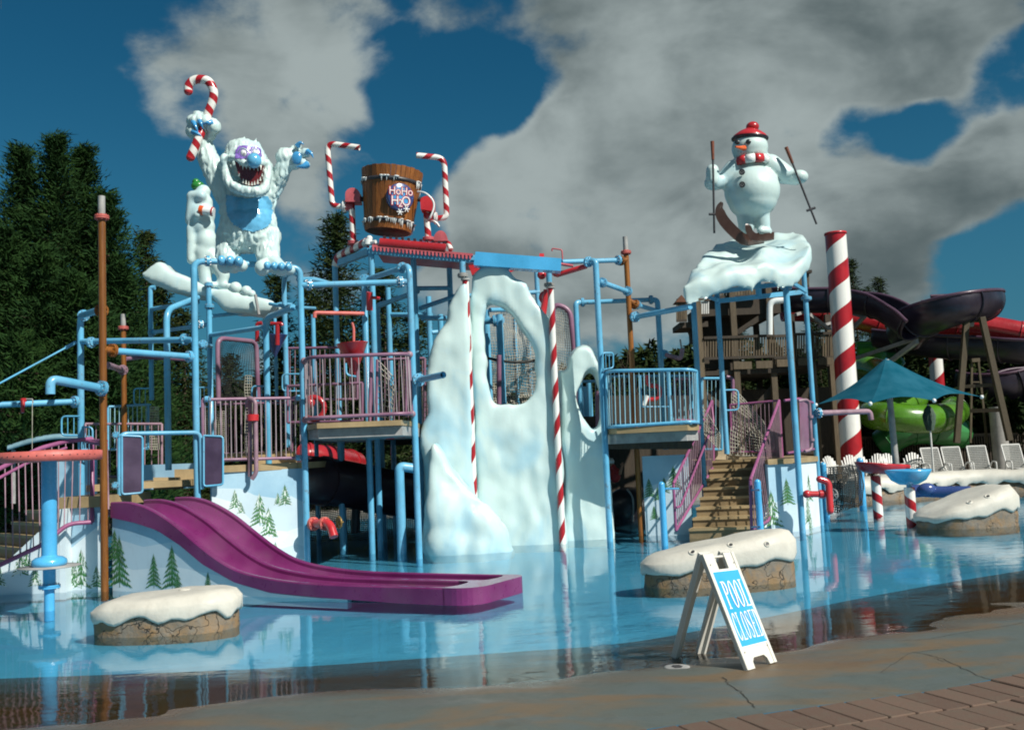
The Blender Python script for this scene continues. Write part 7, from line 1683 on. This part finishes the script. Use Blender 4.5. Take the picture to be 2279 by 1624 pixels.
MB().prism([P(1503, 672, TY), P(1516, 656, TY), P(1530, 672, TY)], (0, .8, 0)).obj('gable_roof', 'red_timber', T, fixn=True); MB().beam(P(1762, 608, TY+3), P(1804, 605, TY+3), .3, .12).obj('roof_edge', 'dark_timber', T)
slab_px(1540, 706, 1560, 760, TY+.5, TY+1.5, 'dark_timber', 'stair_wall'); 
MB().prism([P(1530, 735, TY+.6), P(1552, 735, TY+.6), P(1600, 820, TY+.6), P(1566, 822, TY+.6)], (0, .2, 0)).obj('stair_stringer', 'dark_timber', T, fixn=True); MB().prism([P(1556, 700, TY+1.6), P(1650, 700, TY+1.6), P(1640, 830, TY+1.6), P(1562, 830, TY+1.6)], (0, .2, 0)).obj('boarded_wall', 'dark_timber', T, fixn=True)
for (x0, y0, x1, y1) in ((1700, 700, 1640, 740), (1560, 870, 1720, 990), (1720, 860, 1600, 1000)): MB().beam(P(x0, y0, TY+.4), P(x1, y1, TY+.4), .1, .2).obj('brace', 'dark_timber', T)
MB().tube(fillet([P(1745, 668, TY-.4), P(1712, 670, TY-.4), P(1712, 745, TY-.4)], .4, 5), .12, 12).obj('white_pipe', 'white_gloss', T)
MB().prism([P(1570, 870, TY+2), P(1860, 860, TY+2), P(1860, 1010, TY+2), P(1570, 1010, TY+2)], (0, .2, 0)).obj('lower_boarding', 'dark_timber', T, fixn=True)
# ------------------------------------------------ big slides
def trough(label, pts, r_, mat, lip='violet_slide_lip', name='body_slide', joints=4, openup=True, a0=-15, a1=195, sub=6):
    path = smooth_path([P(*p) for p in pts], sub); T_ = thing(name, label, 'slide', path[len(path)//2]); n = 20; V = []; k = len(path); m_ = MB(); lips = [[], []]
    for i, p in enumerate(path):
        d = (path[min(i+1, k-1)]-path[max(i-1, 0)]).normalized(); side = d.cross(Vector((0, 0, 1))).normalized(); up = side.cross(d)
        for j in range(n+1):
            a = radians(a0+(a1-a0)*j/n); V.append(p+side*cos(a)*r_-up*sin(a)*r_)
        lips[0].append(V[-1-n]); lips[1].append(V[-1])
    V2 = []
    for i, p in enumerate(path):
        for j in range(n+1): q_ = V[i*(n+1)+j]; V2.append(q_+(p-q_).normalized()*.05)
    o_ = len(V); Fs = [(i*(n+1)+j, i*(n+1)+j+1, (i+1)*(n+1)+j+1, (i+1)*(n+1)+j) for i in range(k-1) for j in range(n)]; Fs += [(o_+a, o_+d_, o_+c_, o_+b) for a, b, c_, d_ in Fs]
    Fs += [(j, o_+j, o_+j+1, j+1) for j in range(n)]+[((k-1)*(n+1)+j, (k-1)*(n+1)+j+1, o_+(k-1)*(n+1)+j+1, o_+(k-1)*(n+1)+j) for j in range(n)]
    m_.add(V+V2, Fs); m_.obj('trough', mat, T_)
    if openup:
        for l in lips: MB().tube(l, .07, 8).obj('lip', lip, T_)
    for q_ in range(joints):
        i = int((q_+.7)*k/joints); i = min(i, k-2); m2 = MB(); Vj = []
        for ii, e in ((i, 1.0), (i, 1.07), (i+1, 1.07), (i+1, 1.0)):
            pc = path[i] if ii == i else path[i].lerp(path[i+1], .22)
            for j in range(n+1):
                v_ = V[i*(n+1)+j]-path[i]; Vj.append(pc+v_*e)
        m2.add(Vj, [(a*(n+1)+j, a*(n+1)+j+1, (a+1)*(n+1)+j+1, (a+1)*(n+1)+j) for a in range(3) for j in range(n)]); m2.obj('joint_flange', mat, T_)
    return T_
trough('dark violet open slide curving out of the timber tower past the striped pole', [(1660, 650, 42), (1730, 655, 41), (1800, 658, 40.5), (1880, 658, 40), (1950, 668, 39), (2010, 700, 38), (2040, 725, 37.5)], .72, 'violet_slide')
trough('dark violet slide trough curving high round to the right with a glossy rim', [(2020, 735, 40.5), (2045, 705, 38.5), (2090, 685, 37.4), (2140, 668, 37.2), (2178, 664, 38.5), (2180, 668, 41), (2150, 672, 43.5), (2060, 676, 44)], .86, 'violet_slide')
trough('dark violet slide trough running low to the right edge of the picture', [(1960, 745, 43), (2020, 752, 42), (2100, 760, 41), (2200, 764, 40), (2300, 772, 39), (2420, 780, 39)], .72, 'violet_slide')
trough('bright red slide tube behind the right dark violet slide', [(1740, 690, 44.5), (1820, 692, 44.5), (1900, 706, 45), (2000, 730, 45), (2120, 722, 45), (2200, 728, 44.5), (2290, 745, 44)], .52, 'red_slide', openup=False, a0=0, a1=360)
trough('lime green slide tube winding low behind the teal parasol', [(1890, 850, 46), (1930, 820, 44), (2000, 850, 42), (2035, 885, 41), (1990, 910, 40), (1940, 922, 39), (1985, 928, 37.5), (2060, 932, 37.5), (2110, 926, 38.5), (2125, 910, 41)], .54, 'green_slide', openup=False, a0=0, a1=360, name='tube_slide', joints=7)
trough('dark green slide trough low down behind the closed parasol', [(1910, 770, 46), (1960, 775, 45.5), (1985, 820, 45), (1940, 860, 44.5), (1900, 870, 44)], .5, 'dark_green_slide', lip='dark_green_slide')
trough('shaded green slide end near the ground behind the parasol pole', [(1960, 990, 41), (2010, 960, 40.5), (2070, 955, 40.5), (2140, 965, 41)], .6, 'dark_green_slide', openup=False, a0=0, a1=360)
trough('large dark violet slide curve low at the right edge', [(2160, 840, 44), (2220, 850, 43), (2290, 830, 43), (2400, 830, 43)], 1.1, 'violet_slide')
w = P(1960, 800, 39); T = thing('steel_strut_frame', 'pale steel struts bracing the slides from the thick striped pole', 'strut frame', w)
for (a, b, r_) in (((1905, 860, 42), (2040, 760, 38), .09), ((1895, 800, 42), (2040, 752, 38.5), .08), ((1905, 874, 41.6), (1975, 832, 40), .08), ((1975, 830, 40), (2065, 862, 40), .07), ((1820, 728, 41), (1855, 716, 42), .06), ((1800, 700, 40), (1860, 745, 41), .08), ((1893, 735, 41), (1925, 702, 40), .08), ((1893, 698, 41), (1925, 706, 40), .06), ((1770, 700, 40), (1860, 672, 42), .07), ((2135, 716, 39), (2165, 722, 39), .1)):
    MB().beam(P(*a), P(*b), r_*1.7, r_*1.7).obj('strut', 'grey_metal', T)
w = P(2190, 960, 35.5); T = thing('timber_trestle', 'tall timber A-shaped trestle holding up the slides at the far right', 'trestle', (w.x, w.y, .1))
for (a, b, wd) in (((2150, 708, 37), (2128, 985, 37), .19), ((2184, 706, 36.6), (2246, 980, 36.2), .19), ((2143, 860, 37), (2213, 856, 36.5), .12), ((2162, 800, 38.4), (2159, 985, 38.4), .07), ((2176, 800, 38.4), (2196, 985, 38.4), .07), ((2160, 802, 38.3), (2178, 801, 38.3), .14), ((2158, 914, 37.6), (2224, 912, 37), .14), ((2160, 850, 38.4), (2184, 850, 38.4), .05), ((2150, 712, 38), (2188, 712, 37.5), .16)):
    MB().beam(P(*a), P(*b), wd, wd*1.3, up=(.1, 1, 0)).obj('timber_beam', 'old_timber', T)
for x in (2222,): W_ = P(x, 950, 38); MB().cyl((W_.x, W_.y, .1), (W_.x, W_.y, ZAT(W_, 905)), .3, n=18).obj('concrete_pier', 'grey_wall', T)
# dark picket fence, low buildings
w = P(2080, 990, 41); T = thing('picket_fence', 'dark timber picket fence behind the lounge chairs on the rear deck', 'fence', (w.x, w.y, .1))
a, b = P(1560, 990, 41), P(2420, 966, 41); MB().beam(a+Vector((0, 0, .1)), b+Vector((0, 0, .1)), .09, .12).obj('top_rail', 'dark_timber', T); MB().beam(Vector((a.x, a.y, .3)), Vector((b.x, b.y, .3)), .07, .1).obj('bottom_rail', 'dark_timber', T)
for k in range(150): p = a.lerp(b, (k+.5)/150); MB().beam((p.x, p.y-.06, .12), (p.x, p.y-.06, p.z+.05), .05, .02, up=(0, 1, 0)).obj('picket', 'dark_timber', T)
w = P(1840, 940, 43); T = thing('grey_building', 'low grey rendered building between the blue posts and the thick striped pole', 'building', (w.x, w.y, .1))
a, b = P(1560, 1000, 44), P(1868, 1000, 44); zt_ = P(1840, 918, 44).z; MB().prism([Vector((a.x, 44, .1)), Vector((b.x, 44, .1)), Vector((b.x, 50, .1)), Vector((a.x, 50, .1))], (0, 0, zt_-.1)).obj('wall', 'grey_wall', T, fixn=True); MB().prism([Vector((a.x-.2, 43.6, zt_)), Vector((b.x+.3, 43.6, zt_)), Vector((b.x+.3, 50.4, zt_)), Vector((a.x-.2, 50.4, zt_))], (0, 0, .18)).obj('roof', 'dark_timber', T, fixn=True)
w = P(860, 1050, 37); T = thing('white_wall', 'low white wall seen far behind the dark water under the balcony', 'wall', (w.x, w.y, .1)); a, b = P(640, 1060, 38), P(960, 1060, 38); MB().box(((a.x+b.x)/2, 38, .45), (b.x-a.x, .25, .9)).obj('wall_face', 'white_wall', T)
# ============================================================ TREES
def conifer(label, x, ytop, Y, rad, seed, mat, dens=1.0, lay='spruce', name='spruce_tree', group=None, crown_from=.08, lean=0):
    """trunk with whorled limbs; every limb carries needle sprays"""
    W_ = P(x, 1000, Y); top = ZAT(W_, ytop); H = top; rg = np.random.RandomState(seed)
    T_ = thing(name, label, 'tree', (W_.x, W_.y, 0), group)
    MB().tube([(W_.x, W_.y, 0), (W_.x+.05, W_.y, H*.6), (W_.x, W_.y, H*.97)], .035*rad+.11, 8, r1=.02).obj('trunk', 'bark', T_)
    V = []; nb = int(150*dens*max(.6, H/9)); lm = MB()
    for b in range(nb):
        t = crown_from+(1-crown_from)*(b+.5)/nb; z = H*t
        if lay == 'spruce': rr_ = rad*((1-t)**.82)*(.62+.5*rg.rand())+.12; drop = -.18-.25*rg.rand()
        else: rr_ = rad*min(1, 1.35*(1-t)**.85)*(.45+.75*rg.rand()**1.5)+.10; drop = .18*rg.randn()*.6+.12
        az = rg.rand()*2*pi; dx, dy = cos(az), sin(az)
        if rg.rand() < .16 and t < .95: rr_ *= .45
        cl = max(3, int(rr_/.20)); 
        if rr_ > .8 and b % 3 == 0: lm.tube([(W_.x, W_.y, z), (W_.x+dx*rr_*.8, W_.y+dy*rr_*.8, z+drop*rr_*.7)], .035, 4, r1=.01, cap=False)
        for c_ in range(cl):
            s_ = (c_+.6)/cl; r_ = rr_*s_; px_ = W_.x+dx*r_; py_ = W_.y+dy*r_; pz = z+drop*r_*(.7+.6*s_) + (.12*r_*s_*s_ if lay == 'spruce' else .25*s_*s_)
            if s_ < .25 and rr_ > 1.2: continue
            m = int((13 if lay == 'spruce' else 19)*(1.25-s_*.5)); wid = (1-s_*.6)*.34*min(1, rr_)+.10
            off = rg.randn(m, 3)*np.array([wid, wid, wid*.42]); ctr = np.array([px_, py_, pz])+off
            dr = rg.randn(m, 3)*.55+np.array([dx, dy, .05 if lay == 'spruce' else .55]); dr /= np.linalg.norm(dr, axis=1)[:, None]
            sd_ = np.cross(dr, rg.randn(m, 3)); sd_ /= np.linalg.norm(sd_, axis=1)[:, None]+1e-6
            ln = (.17+.15*rg.rand(m, 1)); w2_ = .016+.02*rg.rand(m, 1)
            V.append(np.stack([ctr-sd_*w2_, ctr+dr*ln, ctr+sd_*w2_], 1).reshape(-1, 3))
    if lm.n: lm.obj('limbs', 'bark', T_, kind='stuff')
    V = np.concatenate(V); nt_ = len(V)//3; me = bpy.data.meshes.new('foliage'); base = np.array([W_.x, W_.y, H*.5]); me.vertices.add(len(V)); me.vertices.foreach_set('co', (V-base).ravel().astype(np.float32))
    me.loops.add(nt_*3); me.loops.foreach_set('vertex_index', np.arange(nt_*3, dtype=np.int32)); me.polygons.add(nt_); me.polygons.foreach_set('loop_start', np.arange(0, nt_*3, 3, dtype=np.int32)); me.polygons.foreach_set('loop_total', np.full(nt_, 3, dtype=np.int32)); me.update(); me.validate()
    me.materials.append(MATS[mat]); o = link('foliage', me, Vector(base), T_, kind='stuff'); conifer.tri += nt_; return T_
conifer.tri = 0
PG = 'dense dark pines at the far left'
for i, (x, yt, Y, r_, lab) in enumerate([(-60, 420, 33, 2.3, 'dark pine at the far left cut off by the picture edge'), (48, 338, 34, 2.2, 'tall dark pine with a pointed top, left of the tallest one'), (128, 312, 33, 2.3, 'tallest dark pine at the left'), (192, 338, 34.5, 2.0, 'tall dark pine just left of the front wood-grained pole'), (243, 440, 33, 2.0, 'mid-height dark pine behind the tip of the front wood-grained pole'), (10, 520, 30, 2.3, 'shorter bushy pine in front of the pines at the left edge'), (95, 560, 29.5, 2.6, 'shorter bushy pine before the tallest left pine'), (170, 620, 29, 2.4, 'low bushy pine behind the left blue post'), (268, 600, 31, 1.9, 'low pine at the right flank of the dense left pines'), (40, 760, 27, 2.4, 'low dark pine branches behind the far left blue pipe'), (230, 760, 28.5, 2.2, 'low dark pine behind the short wood-grained pole')]):
    conifer(lab, x, yt, Y, r_, 11+i, 'pine_needles', 1.9, 'pine', 'pine_tree', PG, .04)
for i, (x, yt, Y, r_, d_, lab) in enumerate([(329, 515, 36, 1.15, 1.2, 'slender spruce rising left of the snow ledge'), (365, 640, 36, 1.6, 1.2, 'spruce behind the left end of the snow ledge'), (410, 690, 35, 1.9, 1.3, 'dark spruce behind the yeti frame post'), (625, 612, 36, 1.3, 1.1, 'spruce behind the right foot of the snow monster'), (762, 480, 34, 2.5, 1.8, 'broad spruce behind the left candy striped bucket stand'), (700, 640, 33, 1.5, 1.1, 'shorter spruce at the left side of the broad one'), (860, 600, 34, 2.1, 1.4, 'spruce behind the shaded middle posts under the bucket'), (930, 700, 33, 1.4, 1.1, 'low spruce just left of the ice wall'), (514, 790, 36, .9, .9, 'small lone spruce seen through the climbing net'), (1262, 815, 40, .8, .9, 'small spruce between the ice arch and right ice peak'), (1925, 578, 62, 1.0, .8, 'thin distant spruce standing above the dark violet slide'), (1982, 618, 62, 1.3, .8, 'small distant spruce above the dip in the dark violet slide'), (1955, 640, 64, 1.2, .7, 'low distant spruce left of the slide dip'), (1835, 700, 55, 1.8, 1, 'distant spruce left of the thick striped pole'), (1660, 730, 56, 1.6, 1, 'distant spruce seen through the tower opening'), (1620, 760, 56, 1.5, 1, 'distant spruce in the left part of the tower opening')]):
    conifer(lab, x, yt, Y, r_, 41+i, 'spruce_needles', d_, 'spruce', 'spruce_tree', None, .06)
# wooded band far behind: one mass
def wood(name, label, x0, x1, Ys, tops, n, seed, mat):
    rg = np.random.RandomState(seed); V = []
    for k in range(n):
        x = x0+(x1-x0)*rg.rand(); Y = Ys[0]+(Ys[1]-Ys[0])*rg.rand(); yt = interp(tops, x)+rg.randn()*14; W_ = P(x, 1000, Y); H = max(1.2, ZAT(W_, yt)); r_ = .14*H+.7; m = 520
        t = rg.rand(m)**.8; rr_ = r_*(1-t)**.75*(.35+.75*rg.rand(m))+.05; az = rg.rand(m)*2*pi
        ctr = np.stack([W_.x+rr_*np.cos(az), W_.y+rr_*np.sin(az), t*H], 1); dr = rg.randn(m, 3)*.6+np.stack([np.cos(az), np.sin(az), -.1+0*az], 1); dr /= np.linalg.norm(dr, axis=1)[:, None]; sd_ = np.cross(dr, rg.randn(m, 3)); sd_ /= np.linalg.norm(sd_, axis=1)[:, None]
        V.append(np.stack([ctr-sd_*.14, ctr+dr*.55, ctr+sd_*.14], 1).reshape(-1, 3))
    V = np.concatenate(V); nt_ = len(V)//3; me = bpy.data.meshes.new(name); base = V.mean(0); base[2] = 0; me.vertices.add(len(V)); me.vertices.foreach_set('co', (V-base).ravel().astype(np.float32)); me.loops.add(nt_*3); me.loops.foreach_set('vertex_index', np.arange(nt_*3, dtype=np.int32)); me.polygons.add(nt_); me.polygons.foreach_set('loop_start', np.arange(0, nt_*3, 3, dtype=np.int32)); me.polygons.foreach_set('loop_total', np.full(nt_, 3, dtype=np.int32)); me.update(); me.validate(); me.materials.append(MATS[mat])
    link(name, me, Vector(base), None, label, 'woods', None, 'stuff')
wood('woods', 'distant mixed woods along the horizon behind the whole water park', -900, 3300, (56, 78), [(-900, 800), (250, 820), (480, 880), (900, 850), (1200, 880), (1380, 800), (1530, 790), (1700, 800), (1900, 790), (2060, 770), (2278, 740), (3300, 700)], 620, 3, 'spruce_needles')
wood('shrubs', 'dark shrubs and undergrowth along the rear deck', -500, 2700, (41.5, 47), [(-500, 960), (300, 930), (700, 940), (1100, 940), (1380, 890), (1700, 930), (1900, 940), (2150, 900), (2278, 890), (2700, 880)], 300, 4, 'shrub_leaves')
# bare tree
w = P(1398, 900, 40); T = thing('bare_tree', 'small leafless tree left of the middle wood-grained pole', 'tree', (w.x, w.y, 0)); rr = random.Random(2); m_ = MB()
def br(p, d, l, r_, dep):
    q = p+d*l; m_.tube([p, p.lerp(q, .5)+Vector((rr.uniform(-.04, .04), 0, 0)), q], r_, 5, False, 0, r_*.55)
    if dep: 
        for k in range(3): br(p.lerp(q, rr.uniform(.45, 1)), (d+Vector((rr.uniform(-.8, .6), rr.uniform(-.5, .5), rr.uniform(-.1, .5)))).normalized(), l*rr.uniform(.5, .75), r_*.5, dep-1)
br(Vector((w.x, w.y, 0)), Vector((-.03, 0, 1)), 3.0, .09, 4); m_.obj('trunk', 'bark', T)
print('foliage triangles', conifer.tri)
